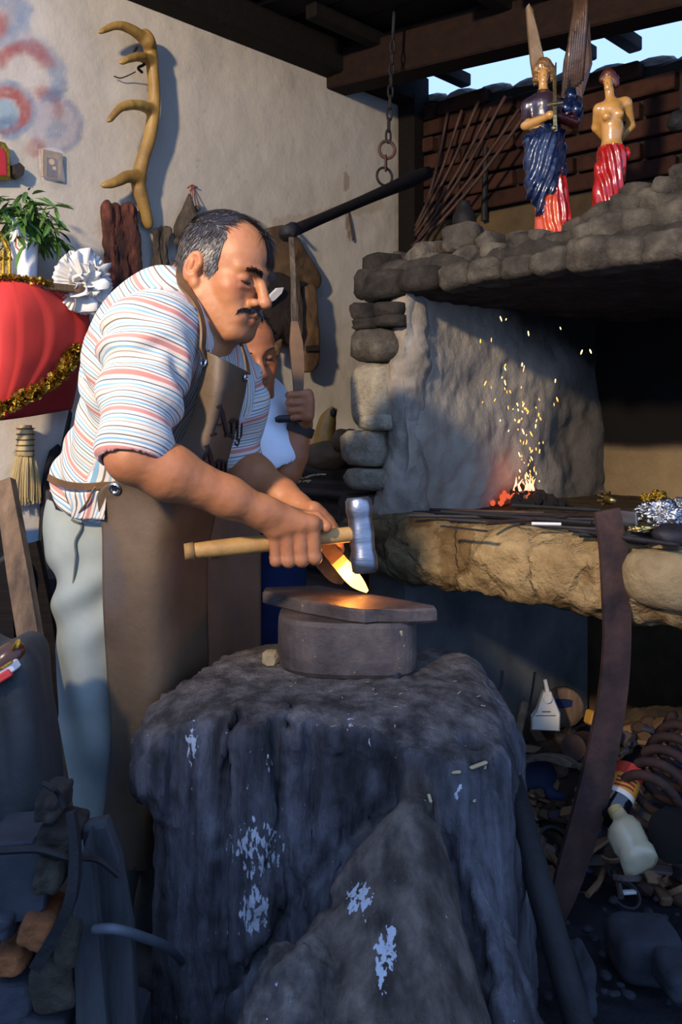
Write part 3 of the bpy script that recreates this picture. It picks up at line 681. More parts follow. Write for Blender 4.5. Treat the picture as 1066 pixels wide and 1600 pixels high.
# ================================================================ stump, anvil and what lies on them
def build_stump():
    B = Blend()
    def col(x, y, r, z=.75, r0=None, k=.05): B.cone((x, y, -.08), (x, y, z), r if r0 is None else r0, r, k)
    col(0, 1.56, .21, k=.06); col(-.195, 1.535, .105, r0=.12); col(-.13, 1.66, .10); col(.03, 1.69, .10); col(.15, 1.60, .115, r0=.15); col(.145, 1.44, .115, r0=.16)
    col(-.12, 1.46, .07, r0=.10, k=.03); col(.215, 1.53, .075, r0=.11)
    B.ell((-.295, 1.47, .49), (.045, .05, .06), k=.05); B.ell((-.285, 1.50, .56), (.06, .06, .06), k=.05)
    # the dusty buttress root running to the front
    B.cone((.095, 1.295, .53), (.055, 1.12, .08), .034, .19, .012); B.cone((.15, 1.33, .42), (.25, 1.20, -.02), .05, .11, .03)
    B.cone((.09, 1.295, .52), (-.10, 1.13, .14), .026, .085, .010)
    # gravelly low root in the near corner
    B.cone((-.055, 1.165, .345), (-.10, 1.04, .0), .045, .175, .010); B.cone((-.02, 1.17, .30), (.03, 1.07, .10), .05, .12, .02)
    # deep splits and hollows under the rim
    B.ell((.020, 1.325, .520), (.072, .066, .085), k=.03, op=-1); B.ell((-.045, 1.365, .50), (.026, .045, .12), k=.03, op=-1); B.ell((.10, 1.30, .545), (.05, .03, .03), k=.02, op=-1)
    for a, c, r in (((-.105, 1.385, .58), (-.06, 1.37, .05), .020), ((.040, 1.315, .55), (-.09, 1.25, .30), .024), ((-.09, 1.25, .30), (-.20, 1.16, .10), .024), ((.065, 1.28, .52), (.16, 1.29, .44), .016),
                    ((-.235, 1.42, .62), (-.24, 1.41, .0), .014), ((.235, 1.43, .50), (.27, 1.36, .0), .018), ((.165, 1.27, .42), (.205, 1.15, .05), .022), ((-.16, 1.42, .58), (-.19, 1.40, .1), .012), ((.02, 1.34, .64), (.03, 1.31, .5), .016), ((.20, 1.38, .56), (.215, 1.33, .25), .012)):
        B.cone(a, c, r, r * 1.3, .02, -1)
    B.half((0, 1.60, .620), (-.02, -.07, 1), .035); B.half((.26, 1.46, .575), (.9, -.2, .75), .03); B.half((.14, 1.44, .607), (.16, -.36, 1), .03); B.half((-.22, 1.45, .60), (-.5, -.35, 1), .04)
    def cast(px, py):
        r = nrm(P(px, py, 1.) - A3(0, 0, H)); t = .7
        for _ in range(60):
            dd = B.ev((A3(0, 0, H) + r * t)[None])[0]; t += dd * .8
            if dd < .001: break
        return A3(0, 0, H) + r * t
    CR = []
    for pix, r in (([(612, 1238), (575, 1275), (530, 1320), (485, 1365), (440, 1430), (395, 1500), (350, 1560)], .013), ([(560, 1370), (520, 1405), (480, 1440), (455, 1475), (425, 1500)], .009), ([(672, 1262), (700, 1340), (725, 1430), (760, 1530)], .012), ([(455, 1085), (450, 1150), (430, 1250), (405, 1380)], .007), ([(370, 1110), (350, 1230), (335, 1400)], .005), ([(600, 1440), (630, 1500), (650, 1590)], .010)):
        q = [cast(*p) for p in pix]; CR.append(np.array(q))
        for a, c in zip(q[:-1], q[1:]): B.cone(a, c, r, r, .010, -1)
    V, Q = B.mesh(.0055); N = vnormals(V, Q)
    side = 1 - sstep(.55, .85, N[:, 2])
    root = np.clip(-(Blend().cone((.095, 1.295, .53), (.055, 1.12, .08), .034, .19).cone((.09, 1.295, .52), (-.10, 1.13, .14), .026, .085, .01).ev(V) - .022) / .02, 0, 1)
    grav = np.clip(-(Blend().cone((-.055, 1.165, .345), (-.10, 1.04, .0), .045, .175).ev(V) - .02) / .015, 0, 1)
    g = (V + .05 * np.stack([fbm(V * 4, 2) - .5, fbm(V * 4 + 9, 2) - .5, 0 * V[:, 0]], 1)) * A3(15, 15, 2.6)
    d = side * (.030 * (fbm(g, 4) - .5) + .022 * (np.abs(fbm(V * A3(38, 38, 4) + 5, 3) - .5) * -2.2 + .4)) + .010 * (fbm(V * 22, 4) - .5) + .006 * (fbm(V * 70, 3) - .5)
    d = d * (1 - .65 * np.maximum(root, grav)) + grav * .010 * (fbm(V * 60, 2) - .5) * 2
    V = V + N * d[:, None]; N = vnormals(V, Q)
    n = fbm(V * 6, 4); gv = (sstep(.58, .66, fbm(V * 75, 2)) * grav)[:, None]; col = np.ones((len(V), 3)) * (.72 + .55 * (fbm(g * 1.3, 4)))[:, None]
    dust = (sstep(.45, .8, N[:, 2]) * .8 * (n * 1.4))[:, None]; col = col * (1 - dust) + A3(1.28, 1.20, 1.08) * dust       # dust lying on flat places
    col = col * (1 - .5 * root[:, None]) + A3(1.0, .90, .80) * (.5 * root[:, None])
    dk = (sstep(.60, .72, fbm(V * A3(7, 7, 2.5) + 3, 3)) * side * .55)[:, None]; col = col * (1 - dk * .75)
    col = col * (1 - .5 * gv) + A3(1.5, 1.4, 1.25) * .5 * gv
    hol = np.clip(1.25 - (((V - A3(.015, 1.35, .525)) / A3(.10, .09, .10)) ** 2).sum(1), 0, 1) * side * sstep(.35, .6, fbm(V * 16, 3) + .15); col = col * (1 - .6 * hol[:, None])   # shade inside the hollow under the rim, painted into the colour
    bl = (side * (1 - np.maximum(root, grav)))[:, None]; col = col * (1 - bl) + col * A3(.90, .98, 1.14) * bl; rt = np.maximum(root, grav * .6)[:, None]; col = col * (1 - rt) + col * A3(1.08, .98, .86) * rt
    for q in CR:
        dd = np.min([np.linalg.norm(V - (q[i] + (q[i + 1] - q[i]) * t), axis=1) for i in range(len(q) - 1) for t in (0, .25, .5, .75)], axis=0); col = col * (1 - .7 * np.clip(1 - dd / .018, 0, 1)[:, None])
    # whitish splashes with their own shape
    xy = proj(V); x, y = xy[:, 0], xy[:, 1]; front = (N[:, 1] < .1)
    nn = fbm(V * A3(70, 70, 26), 3); w = np.zeros(len(V))
    for cx, cy, rx, ry, th, on in ((398, 1425, 30, 50, .60, 1), (562, 1405, 26, 34, .55, 1), (612, 1478, 14, 50, .60, 1), (596, 1500, 16, 60, .64, 1), (300, 1165, 16, 50, .56, .7), (420, 1190, 8, 30, .6, .6), (578, 1155, 4, 14, .5, .8), (548, 1130, 5, 20, .52, .8), (400, 1330, 60, 60, .70, .8), (715, 1240, 10, 26, .62, .7)):
        e = 1 - np.clip(((x - cx) / rx) ** 2 + ((y - cy) / ry) ** 2, 0, 1); w = np.maximum(w, on * np.clip(e * 1.2, 0, 1) * front)
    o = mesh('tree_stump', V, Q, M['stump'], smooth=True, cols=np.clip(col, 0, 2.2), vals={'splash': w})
    tag(o, 'massive weathered tree stump with splayed roots carrying the anvil', 'stump')
    return B
STUMP = build_stump()
def stump_top(x, y):
    p = A3(x, y, .9) 
    for _ in range(60):
        d = STUMP.ev(p[None])[0]
        if d < .001: break
        p[2] -= d * .7
    return p[2]

# anvil: a thick plate on a drum-shaped block
ZT = .738
anvil = thing('anvil', 'rusty plate anvil on a drum-shaped iron block standing on the stump', 'anvil', (.0, 1.62, .62))
def build_anvil():
    top = [(411, 923), (414, 917), (497, 914.5), (560, 924), (614, 934), (681, 946), (683, 950), (640, 952), (592, 951.5), (570, 953.5), (546, 951), (470, 937)]
    pts = [on_z(x, y, ZT) for x, y in top]; n = len(pts); pts = np.array(pts); c = pts.mean(0)
    b = MB(); ins = (c - pts); ins /= np.linalg.norm(ins, axis=1)[:, None]
    rings = [pts + ins * .004 + A3(0, 0, .0), pts + A3(0, 0, -.004), pts + A3(0, 0, -.0215), pts + ins * .006 + A3(0, 0, -.025)]
    V = np.vstack(rings); V = V + RNG.uniform(-.0008, .0008, V.shape)
    F = [(r * n + (i + 1) % n, r * n + i, (r + 1) * n + i, (r + 1) * n + (i + 1) % n) for r in range(3) for i in range(n)]
    F += [tuple(range(n)), tuple(range(4 * n - 1, 3 * n - 1, -1))]
    b.add(V, F); me = b.build('face_plate', M['anvil'], anvil)
    bm = me.data; 
    # block: rounded D-shape drum
    L, R_ = on_z(440, 990, .66), on_z(641, 985, .66)
    cx, cy = (L[0] + R_[0]) / 2, 1.625; hw = (R_[0] - L[0]) / 2
    out = []
    for k in range(44):
        a = 2 * math.pi * k / 44; ca, sa = math.cos(a), math.sin(a)
        ex = 2 / (3.6 if ca > 0 else 2.6); out.append((cx + hw * 1.02 * np.sign(ca) * abs(ca) ** ex, cy + .088 * np.sign(sa) * abs(sa) ** (2 / 3.0) - .015 * ca))
    out = np.array(out); c2 = out.mean(0); V = []; zb = .617
    zz = [(zb, .93), (zb + .008, .985), (zb + .03, 1.0), (.69, 1.0), (.705, .995), (.7135, .975)]
    for z, sc in zz:
        for x, y in out: V.append((*(c2 + (np.array([x, y]) - c2) * sc), z))
    n = 44; F = [(r * n + i, r * n + (i + 1) % n, (r + 1) * n + (i + 1) % n, (r + 1) * n + i) for r in range(len(zz) - 1) for i in range(n)]
    F += [tuple(range(n - 1, -1, -1)), tuple(range((len(zz) - 1) * n, len(zz) * n))]
    MB().add(V, F).build('block', M['anvil'], anvil, smooth=False)
build_anvil()
# iron shim under the front right edge, light chock at the left
p = on_z(607, 1054, .622); b = MB(); b.bbox(p + A3(0, .005, .004), (.048, .03, .017), rotz(-.25) @ roty(.12), .004)
tag(b.build('iron_shim', M['iron']), 'small iron wedge jammed under the right of the anvil block', 'wedge')
p = on_z(427, 1040, .62); b = MB(); b.stone(p + A3(-.005, .02, .008), (.016, .018, .015), None, 1, .2, sq=.3)
tag(b.build('chock', M['chip']), 'small pale wooden chock left of the anvil block', 'chock')
# chips lying on the stump
_cb = one('bbox', (0, 0, 0), (.022, .005, .003), None, .001); _c0 = None
for i in range(46):
    if i < 26: px, py = 735 + RNG.normal(0, 24), 1158 + RNG.normal(0, 9)
    else: px, py = RNG.uniform(440, 770), RNG.uniform(1075, 1140)
    q = on_z(px, py, .60); z = stump_top(q[0], q[1])
    if z < .5: continue
    if _c0 is None: _c0 = mesh('wood_chip', np.vstack(_cb.v), _cb.f, M['chip']); o = _c0
    else: o = _c0.copy(); C.objects.link(o)
    s_ = RNG.uniform(.5, 1.5) if i < 26 else RNG.uniform(.2, .5)
    o.location = (q[0], q[1], z + .002); o.rotation_euler = (RNG.uniform(-.2, .2), RNG.uniform(-.2, .2), RNG.uniform(0, 6.28)); o.scale = (s_, s_, s_)
    tag(o, 'little pale wood chip scattered on the dusty stump top', 'wood chip', 'wood chips on the stump')
# ================================================================ people
def hand(B, wrist, c, axis, back, side, rh, L=1., rf=.0088, tagv=2, thumb=None, angs=(80, -8, -72, -128), rad=(.036, .036, .026, .0235)):
    """A fist round a bar: c a point of the bar under the middle knuckle, axis towards the thumb end, back the way the back of the hand faces."""
    a = nrm(axis); e2 = nrm(back - a * np.dot(back, a)); e1 = np.cross(e2, a) * side
    pt = lambda th, r, s: c + a * s * L + r * L * (math.cos(math.radians(th)) * e1 + math.sin(math.radians(th)) * e2)
    ds = rh - .014
    for i, (s, sc) in enumerate(((.030, .97), (.0100, 1.05), (-.0095, 1.0), (-.0280, .86))):
        an = [angs[0] - (0, 0, 3, 6)[i], angs[1], angs[2], angs[3] + (6, 0, 3, 8)[i]]
        J = [pt(t, (r * (.55 + .45 * sc)) + ds, s * (1 if k < 2 else .95)) for k, (t, r) in enumerate(zip(an, rad))]
        rr = rf * L * (1.03, 1.05, 1., .86)[i]
        mcp = J[0]
        B.cone(wrist + a * s * L * .42 + e2 * .002, mcp, .0125 * L, .0115 * L, .018, tag=tagv)
        B.ell(mcp + e2 * .003, .0118 * L, k=.010, tag=tagv)
        B.cone(mcp, J[1], rr * 1.22, rr * 1.05, .004, tag=tagv); B.ell(J[1], rr * 1.12, k=.004, tag=tagv)
        B.cone(J[1], J[2], rr * 1.05, rr * .97, .0035, tag=tagv); B.cone(J[2], J[3], rr * .97, rr * .84, .003, tag=tagv)
    if thumb is None: thumb = ((140, .034, .028), (112, .032, .052), (72, .030, .070))
    T = [wrist + a * .02 * L - e2 * .004] + [pt(t, r + ds, s) for t, r, s in thumb]
    B.cone(T[0], T[1], .0145 * L, .0125 * L, .014, tag=tagv); B.cone(T[1], T[2], .0118 * L, .0105 * L, .006, tag=tagv); B.cone(T[2], T[3], .0105 * L, .0088 * L, .005, tag=tagv)

class Head:
    def __init__(s, c, fwd_az, pitch, roll=0., sc=1.):
        # local axes: x to the person's right, y forward, z up
        f = A3(math.cos(fwd_az), math.sin(fwd_az), 0); r = np.cross(f, A3(0, 0, 1))
        R = np.stack([r, f, A3(0, 0, 1)], 1) @ rotx(-pitch) @ roty(roll)
        s.R, s.c, s.s = R, np.asarray(c, float), sc
    def g(s, x, y, z): return s.c + s.s * (s.R @ A3(x, y, z))
    def loc(s, V): return ((V - s.c) @ s.R) / s.s
    def add(s, B, tagv=1, fine=True):
        g, S, R = s.g, s.s, s.R
        def E(c, r, k, op=1, R2=None): B.ell(g(*c), np.array([r] * 3 if np.isscalar(r) else r) * S, R if R2 is None else R @ R2, k * S, op, tag=tagv)
        def K(a, b, r1, r2, k, op=1): B.cone(g(*a), g(*b), r1 * S, r2 * S, k * S, op, tag=tagv)
        E((0, -.018, .035), (.076, .096, .088), .01)
        E((0, .028, -.028), (.060, .062, .085), .03); E((0, .042, .042), (.057, .045, .048), .03)
        for m in (-1, 1):
            K((m * .053, .004, -.058), (m * .022, .070, -.103), .024, .023, .028); E((m * .046, .056, -.022), (.020, .022, .020), .022)
            K((m * .038, .066, -.045), (m * .026, .080, -.075), .016, .014, .02)
        E((0, .082, -.106), (.028, .018, .018), .016)
        K((-.044, .068, .020), (-.010, .089, .017), .010, .010, .012); K((.044, .068, .020), (.010, .089, .017), .010, .010, .012)
        if fine:
            for m in (-1, 1): E((m * .033, .097, .001), (.019, .017, .011), .010, -1); K((m * .021, .099, -.040), (m * .036, .084, -.072), .0012, .0012, .010, -1); K((m * .012, .112, .018), (m * .012, .106, .036), .001, .001, .008, -1)
            for m in (-1, 1): E((m * .032, .0740, .001), (.0155, .0145, .0125), .004); K((m * .020, .088, -.013), (m * .042, .080, -.015), .003, .003, .008)
        K((0, .088, .014), (0, .115, -.030), .0085, .0120, .012); E((0, .120, -.036), (.0135, .0125, .0115), .006)
        for m in (-1, 1): E((m * .0160, .104, -.040), (.0085, .0120, .0085), .005)
        E((0, .074, -.068), (.032, .026, .026), .02)
        K((-.024, .084, -.0685), (0, .1000, -.0640), .0044, .0058, .006); K((.024, .084, -.0685), (0, .1000, -.0640), .0044, .0058, .006)
        K((-.021, .085, -.0765), (0, .0975, -.0790), .0048, .0058, .006); K((.021, .085, -.0765), (0, .0975, -.0790), .0048, .0058, .006)
        if fine: K((-.028, .090, -.0722), (0, .1060, -.0712), .0016, .0020, .003, -1); K((.028, .090, -.0722), (0, .1060, -.0712), .0016, .0020, .003, -1)
        for m in (-1, 1):
            R2 = rotz(m * .38) @ rotx(-.12)
            E((m * .083, -.014, -.003), (.0085, .0185, .032), .007, 1, R2); E((m * .0915, -.011, .001), (.0085, .0120, .0215), .003, -1, R2); E((m * .084, -.001, -.006), (.006, .005, .008), .004); E((m * .086, -.016, .0), (.004, .005, .014), .003); E((m * .078, -.004, -.034), (.007, .009, .010), .006)
    def skin_cols(s, V, stub=.5):
        q = s.loc(V); n = fbm(V * 40, 3)
        col = np.ones((len(V), 3)) * (.92 + .16 * n)[:, None]
        def m_(c, e, k): return (k * np.clip(1 - (((q - A3(*c)) / A3(*e)) ** 2).sum(1), 0, 1))[:, None]
        def mixc(c, m): nonlocal col; col = col * (1 - m) + A3(*c) * m
        for sd in (-1, 1): mixc((1.06, .80, .72), m_((sd * .045, .065, -.02), (.03, .04, .03), .7)); mixc((.62, .52, .50), m_((sd * .033, .085, -.006), (.018, .02, .012), .6)); mixc((1.08, .78, .68), m_((sd * .085, -.01, 0), (.02, .03, .04), .5))
        mixc((.78, .52, .50), m_((0, .095, -.0645), (.027, .024, .0052), 1.4)); mixc((.82, .55, .52), m_((0, .093, -.078), (.024, .024, .0062), 1.4))
        mixc((1.02, .80, .72), m_((0, .115, -.033), (.016, .02, .02), .6))
        st = np.clip(m_((0, .07, -.10), (.065, .06, .045), 1.2), 0, 1) * stub * (.6 + .8 * fbm(V * 300, 2))[:, None]; mixc((.60, .56, .56), np.clip(st, 0, .7))
        return np.clip(col, 0, 1.3)

def strands(pts, dirs, L, w, nrmv, curve, cols, name, m, parent, seg=3):
    """short hairs as tapering blades: roots pts, growing along dirs, bending by curve"""
    n = len(pts); V = np.zeros((n, (seg + 1) * 2, 3)); cc = np.zeros((n, (seg + 1) * 2, 3))
    p = pts.copy(); d = dirs / np.linalg.norm(dirs, axis=1)[:, None]
    L = np.broadcast_to(L, n)
    for k in range(seg + 1):
        sidev = np.cross(d, nrmv); sidev /= np.linalg.norm(sidev, axis=1)[:, None] + 1e-9
        ww = (w * (1 - .75 * k / seg))
        V[:, 2 * k] = p - sidev * ww; V[:, 2 * k + 1] = p + sidev * ww; cc[:, 2 * k] = cols; cc[:, 2 * k + 1] = cols
        p = p + d * (L / seg)[:, None]; d = d + curve * (1. / seg); d /= np.linalg.norm(d, axis=1)[:, None]
    q = np.array([(2 * k, 2 * k + 1, 2 * k + 3, 2 * k + 2) for k in range(seg)])
    Q = (np.arange(n)[:, None, None] * (seg + 1) * 2 + q[None]).reshape(-1, 4)
    return mesh(name, V.reshape(-1, 3), Q, m, parent, True, cols=cc.reshape(-1, 3))

def cover_out(V, B, off, it=6):
    V = V.copy()
    for _ in range(it):
        d = B.ev(V); m = d < off
        if not m.any(): break
        V[m] += B.grad(V[m]) * (off - d[m])[:, None]
    return V
def sheet(rows, nu, nv):
    """surface through rows of control points"""
    R = np.array([catmull(r, 12) for r in rows]); R = np.array([[x[int(round(i))] for i in np.linspace(0, len(x) - 1, nu)] for x in R])
    cols = [catmull(R[:, j], 12) for j in range(nu)]
    return np.array([[c[int(round(i))] for i in np.linspace(0, len(c) - 1, nv)] for c in cols])   # nu, nv, 3
def solid_sheet(S, th, name, m, parent, nv_hint, cols=None):
    nu, nv = S.shape[:2]; V = S.reshape(-1, 3)
    Q = (np.arange(nu - 1)[:, None] * nv + np.arange(nv - 1)[None]).ravel(); Q = np.stack([Q, Q + nv, Q + nv + 1, Q + 1], 1)
    N = vnormals(V, Q)
    if (N @ nv_hint).mean() < 0: Q = Q[:, ::-1]; N = -N
    bd = [i * nv for i in range(nu)] + [(nu - 1) * nv + j for j in range(1, nv)] + [i * nv + nv - 1 for i in range(nu - 2, -1, -1)] + [j for j in range(nv - 2, 0, -1)]
    n = len(V); V2 = np.vstack([V, V - N * th]); F = np.vstack([Q, Q[:, ::-1] + n])
    bd = np.array(bd); nb = np.roll(bd, -1); E1 = np.stack([bd, nb, nb + n, bd + n], 1)
    F = np.vstack([F, E1]); 
    return mesh(name, V2, F, m, parent, True, cols=None if cols is None else np.vstack([cols, cols])), N

# ---------------------------------------------------------------- the smith
PEL = P(178, 812, 1.80); NECK = P(303, 470, 1.63)
SHR = P(238, 528, 1.500); ELR = P(207, 714, 1.40); WRR = P(404, 797, 1.475)
SHL = P(362, 618, 1.735); ELL = P(368, 728, 1.77); WRL = P(462, 790, 1.66)
TU = nrm(NECK - PEL); TR = nrm((SHR - SHL) - TU * np.dot(SHR - SHL, TU)); TF = np.cross(TU, TR)
TRM = np.stack([TR, TF, TU], 1); TL = np.linalg.norm(NECK - PEL)
def TP(x, y, z): return PEL + TRM @ A3(x, y, z)
smith = thing('person', 'man in striped shirt and leather apron hammering a glowing blade on the anvil', 'person', (PEL[0], PEL[1], 0))
HD = Head(P(351, 427, 1.605), math.radians(-31), math.radians(17), math.radians(-2.6), .875)
HAM_A, HAM_B = P(290, 862, 1.49), P(556, 834, 1.545)
HA = nrm(HAM_B - HAM_A)
GR = HAM_A + (HAM_B - HAM_A) * ((453 - 290) / (556 - 290))
BL_A, BL_B = P(487, 826, 1.605), on_z(571, 926, ZT + .004)
BA = nrm(BL_B - BL_A); GL = P(489, 830, 1.612)

def smith_body():
    B = Blend()
    HD.add(B)
    B.cone(HD.g(0, -.035, -.05), NECK + TU * .0 - TF * .01, .058, .064, .03, tag=1); B.cone(HD.g(.03, .01, -.08), TP(.02, .05, TL - .03), .022, .022, .02, tag=1)
    B.ell(HD.g(0, .045, -.125), .016, k=.02, tag=1)
    B.ell(TP(0, 0, .33), (.15, .095, .14), TRM, .05); B.ell(TP(0, 0, .14), (.115, .085, .15), TRM, .05); B.cone(SHR, SHL, .058, .058, .05)
    for sh, el, wr in ((SHR, ELR, WRR), (SHL, ELL, WRL)):
        B.cone(sh, el, .050, .040, .03, tag=3)
        m = el + (wr - el) * .28; B.cone(el, m, .0385, .0425, .02, tag=3); B.cone(m, el + (wr - el) * .75, .0425, .031, .02, tag=3); B.cone(el + (wr - el) * .75, wr, .031, .0265, .02, tag=3)
    hand(B, WRR, GR, HA, nrm(A3(-.10, -.62, .78)), -1, .0145, 1.12, rf=.0094, thumb=((142, .032, .022), (118, .030, .040), (76, .028, .052)))
    hand(B, WRL, GL, BA, nrm(A3(.25, .10, .95)), 1, .010, .95, thumb=((120, .03, .03), (95, .028, .052), (75, .024, .072)))
    for sgn in (1, -1): B.cone(PEL + TR * sgn * .045, PEL + TR * sgn * .05 - A3(0, 0, .14), .055, .05, .04)
    V, Q = B.mesh(.0026); N = vnormals(V, Q)
    V = V + N * (.0010 * (fbm(V * 90, 3) - .5))[:, None]
    q = HD.loc(V); head = (q[:, 2] > -.16) & (np.abs(q[:, 0]) < .11) & (np.abs(q[:, 1]) < .15)
    col = np.where(head[:, None], HD.skin_cols(V, .45), (.90 + .2 * fbm(V * 18, 3))[:, None] * A3(1, .93, .88))

    n = fbm(V * 25, 3); kn = np.zeros(len(V))
    for c in (GR, GL): kn = np.maximum(kn, np.clip(1 - np.linalg.norm(V - c, axis=1) / .07, 0, 1))
    col = col * (1 - .35 * kn[:, None] * n[:, None]) + A3(1.0, .66, .58) * (.35 * kn * n)[:, None]
    arm = B.tags(V) == 3; far = arm & (V[:, 0] * 0 + np.linalg.norm(V - ELR, axis=1) > .3)
    return mesh('body', V, Q, M['skin'], smith, True, cols=col), B
BODY, BB = smith_body()

# hair, brows, moustache, lashes
def smith_hair():
    n = 26000; a = RNG.normal(size=(n, 3)); a /= np.linalg.norm(a, axis=1)[:, None]
    q = A3(0, -.018, .035) + a * A3(.078, .098, .090)
    # hairline: forehead, temples, round the ears, nape
    x, y, z = q.T; ax = np.abs(x)
    line = np.where(y > .02, np.where(x < -.004, .040, .074) - .6 * np.maximum(0, ax - .052), np.where(y > -.03, .028 - .3 * (.02 - y) * 0 - .55 * (.02 - y), -.055))
    line = np.where(ax > .06, np.where(y > .012, .05, np.where(y > -.035, .022, -.060)), line)
    side_b = (ax > .06) & (y > .012) & (y < .034) & (z > -.012)         # sideburn
    rec = (y > .012) & (x > -.004) & (((ax < .060) & (z < .122 - 22 * (x - .024) ** 2)) | ((y > .030) & (x > .03) & (z < .092)))              # receding temples
    keep = ((z > line) | side_b) & ~(rec & ~side_b)
    q = q[keep][:12500]; a = a[keep][:12500]
    x, y, z = q.T; ax = np.abs(x)
    flow = np.stack([x * 3.5 - .5 * (z > .09), np.where(z > .08, .55, -.45) + 0 * x, np.where(z > .08, .12, -1.0)], 1)
    flow += RNG.normal(0, .22, flow.shape); d = flow - a * (flow * a).sum(1)[:, None]; d /= np.linalg.norm(d, axis=1)[:, None]
    d = d + a * RNG.uniform(.08, .30, (len(q), 1))
    grey = np.clip((1 - sstep(.03, .10, z)) * sstep(.035, .07, ax), 0, 1) * .32 + .05
    isg = RNG.random(len(q)) < grey
    col = np.where(isg[:, None], A3(.20, .18, .16), A3(.018, .013, .011) * RNG.uniform(.6, 1.8, (len(q), 1)))
    G = lambda v: HD.c + HD.s * (v @ HD.R.T)
    root = cover_out(G(q), BB, .0006, 4); dw = d @ HD.R.T; nw = a @ HD.R.T
    L = np.where((z > .085) & (y > .0), np.where(x < .01, .040, .026), np.where(x < -.03, .026, .014)) * RNG.uniform(.7, 1.25, len(q))
    hair = strands(root, dw, L, .0009, nw, A3(0, 0, -.5), col, 'hair', M['hair'], smith)
    # scalp layer under the strands
    v, f = ico(5); qq = A3(0, -.018, .035) + v * A3(.0785, .0985, .0905); X, Y, Z = qq.T; AX = np.abs(X)
    ln = np.where(AX > .06, np.where(Y > .012, .05, np.where(Y > -.035, .022, -.060)), np.where(Y > .02, np.where(X < -.004, .040, .074) - .6 * np.maximum(0, AX - .052), np.where(Y > -.03, .028 - .55 * (.02 - Y), -.055)))
    sb = (AX > .06) & (Y > .012) & (Y < .034) & (Z > -.012); rc = (Y > .012) & (X > -.004) & (((AX < .060) & (Z < .122 - 22 * (X - .024) ** 2)) | ((Y > .030) & (X > .03) & (Z < .092)))
    kp = ((Z > ln) | sb) & ~(rc & ~sb); f = [t for t in f if kp[list(t)].all()]
    mesh('scalp', cover_out(G(qq), BB, .0022, 4), f, M['hair'], hair, True, cols=np.tile(A3(.03, .023, .02), (len(qq), 1)))
    def patch(nm, pts, dirs, L, cols, w=.0007, par=smith):
        q = np.array(pts); r = cover_out(G(q), BB, .0009, 5); d = np.array(dirs) @ HD.R.T; nw = np.tile(HD.R @ A3(0, 1, 0), (len(q), 1))
        return strands(r, d, L, w, nw, A3(0, 0, -.25), cols, nm, M['hair'], par, 2)
    for m in (1, -1):
        pts, dr = [], []
        for _ in range(260):
            t = RNG.random(); xx = m * (.009 + .030 * t); yy = .0985 - .012 * t; zz = .0145 + .008 * math.sin(t * 2.4) + RNG.uniform(-.0050, .0050) * (1 - .5 * t)
            pts.append((xx, yy + .0042 - .009 * t * t, zz + RNG.normal(0, .0015))); dr.append((m * 1.0, .35, .35 - .8 * t + RNG.normal(0, .2)))
        patch('eyebrow', pts, dr, RNG.uniform(.006, .011, 260), np.tile(A3(.02, .015, .013), (260, 1)) * RNG.uniform(.5, 1.6, (260, 1)), .0006)
        # lashes: a dark curved line where the lids meet
        l = [HD.g(m * xx, .0745 + .0150 * math.sqrt(max(0, 1 - ((xx - .032) / .0165) ** 2)) , -.0045 - .0018 * math.sin((xx - .017) / .03 * math.pi)) for xx in np.linspace(.0185, .0465, 9)]
        one('tube', l, [.0008, .0021, .0022, .0008], 6).build('lashes', M['ink'], smith)
    pts, dr = [], []
    for _ in range(760):
        t = RNG.uniform(-1, 1); xx = .037 * t; yy = .1040 - .021 * t * t; zz = -.0535 - .010 * t * t + RNG.uniform(-.004, .004)
        pts.append((xx, yy - .0015, zz)); dr.append((t * 1.3 + RNG.normal(0, .2), .35, -1.0))
    cm = np.tile(A3(.03, .023, .02), (760, 1)) * RNG.uniform(.5, 1.8, (760, 1)); cm[RNG.random(760) < .25] = A3(.22, .2, .18)
    patch('moustache', pts, dr, RNG.uniform(.005, .0085, 760), cm, .0007)
smith_hair()

# shirt
def shirt_blend():
    B = Blend()
    B.ell(TP(.012, .0, TL - .135), (.158, .125, .165), TRM, .05, tag=1); B.ell(TP(0, .008, .15), (.150, .124, .17), TRM, .06, tag=1); B.ell(TP(.0, .01, .05), (.140, .118, .11), TRM, .06, tag=1)
    B.ell(TP(-.0, -.05, TL - .09), (.12, .085, .12), TRM, .05, tag=1)
    B.cone(SHR - TU * .02, SHL - TU * .01, .060, .055, .05, tag=1); B.cone(NECK - TU * .02 - TF * .01, SHR, .058, .058, .05, tag=1); B.cone(NECK - TU * .03, SHL, .056, .050, .04, tag=1)
    for i, (sh, el, e) in enumerate(((SHR, ELR, .93), (SHL, ELL, .80))):
        en = sh + (el - sh) * e; mid = sh + (el - sh) * .5 + A3(0, 0, -.01)
        if i == 0: mid = mid + A3(-.004, -.002, 0)
        B.cone(sh, mid, .066 if i == 0 else .056, .062 if i == 0 else .054, .05, tag=2 + i); B.cone(mid, en, .062 if i == 0 else .054, .058 if i == 0 else .054, .02, tag=2 + i)
        B.half  # sleeve mouths: hollow
        ax = nrm(el - sh); B.cone(en - ax * .03, en + ax * .10, .047 if i == 0 else .044, .048 if i == 0 else .045, .006, -1)
    B.half(PEL + A3(-.03, 0, .035), (-.30, .05, -1), .01)
    return B
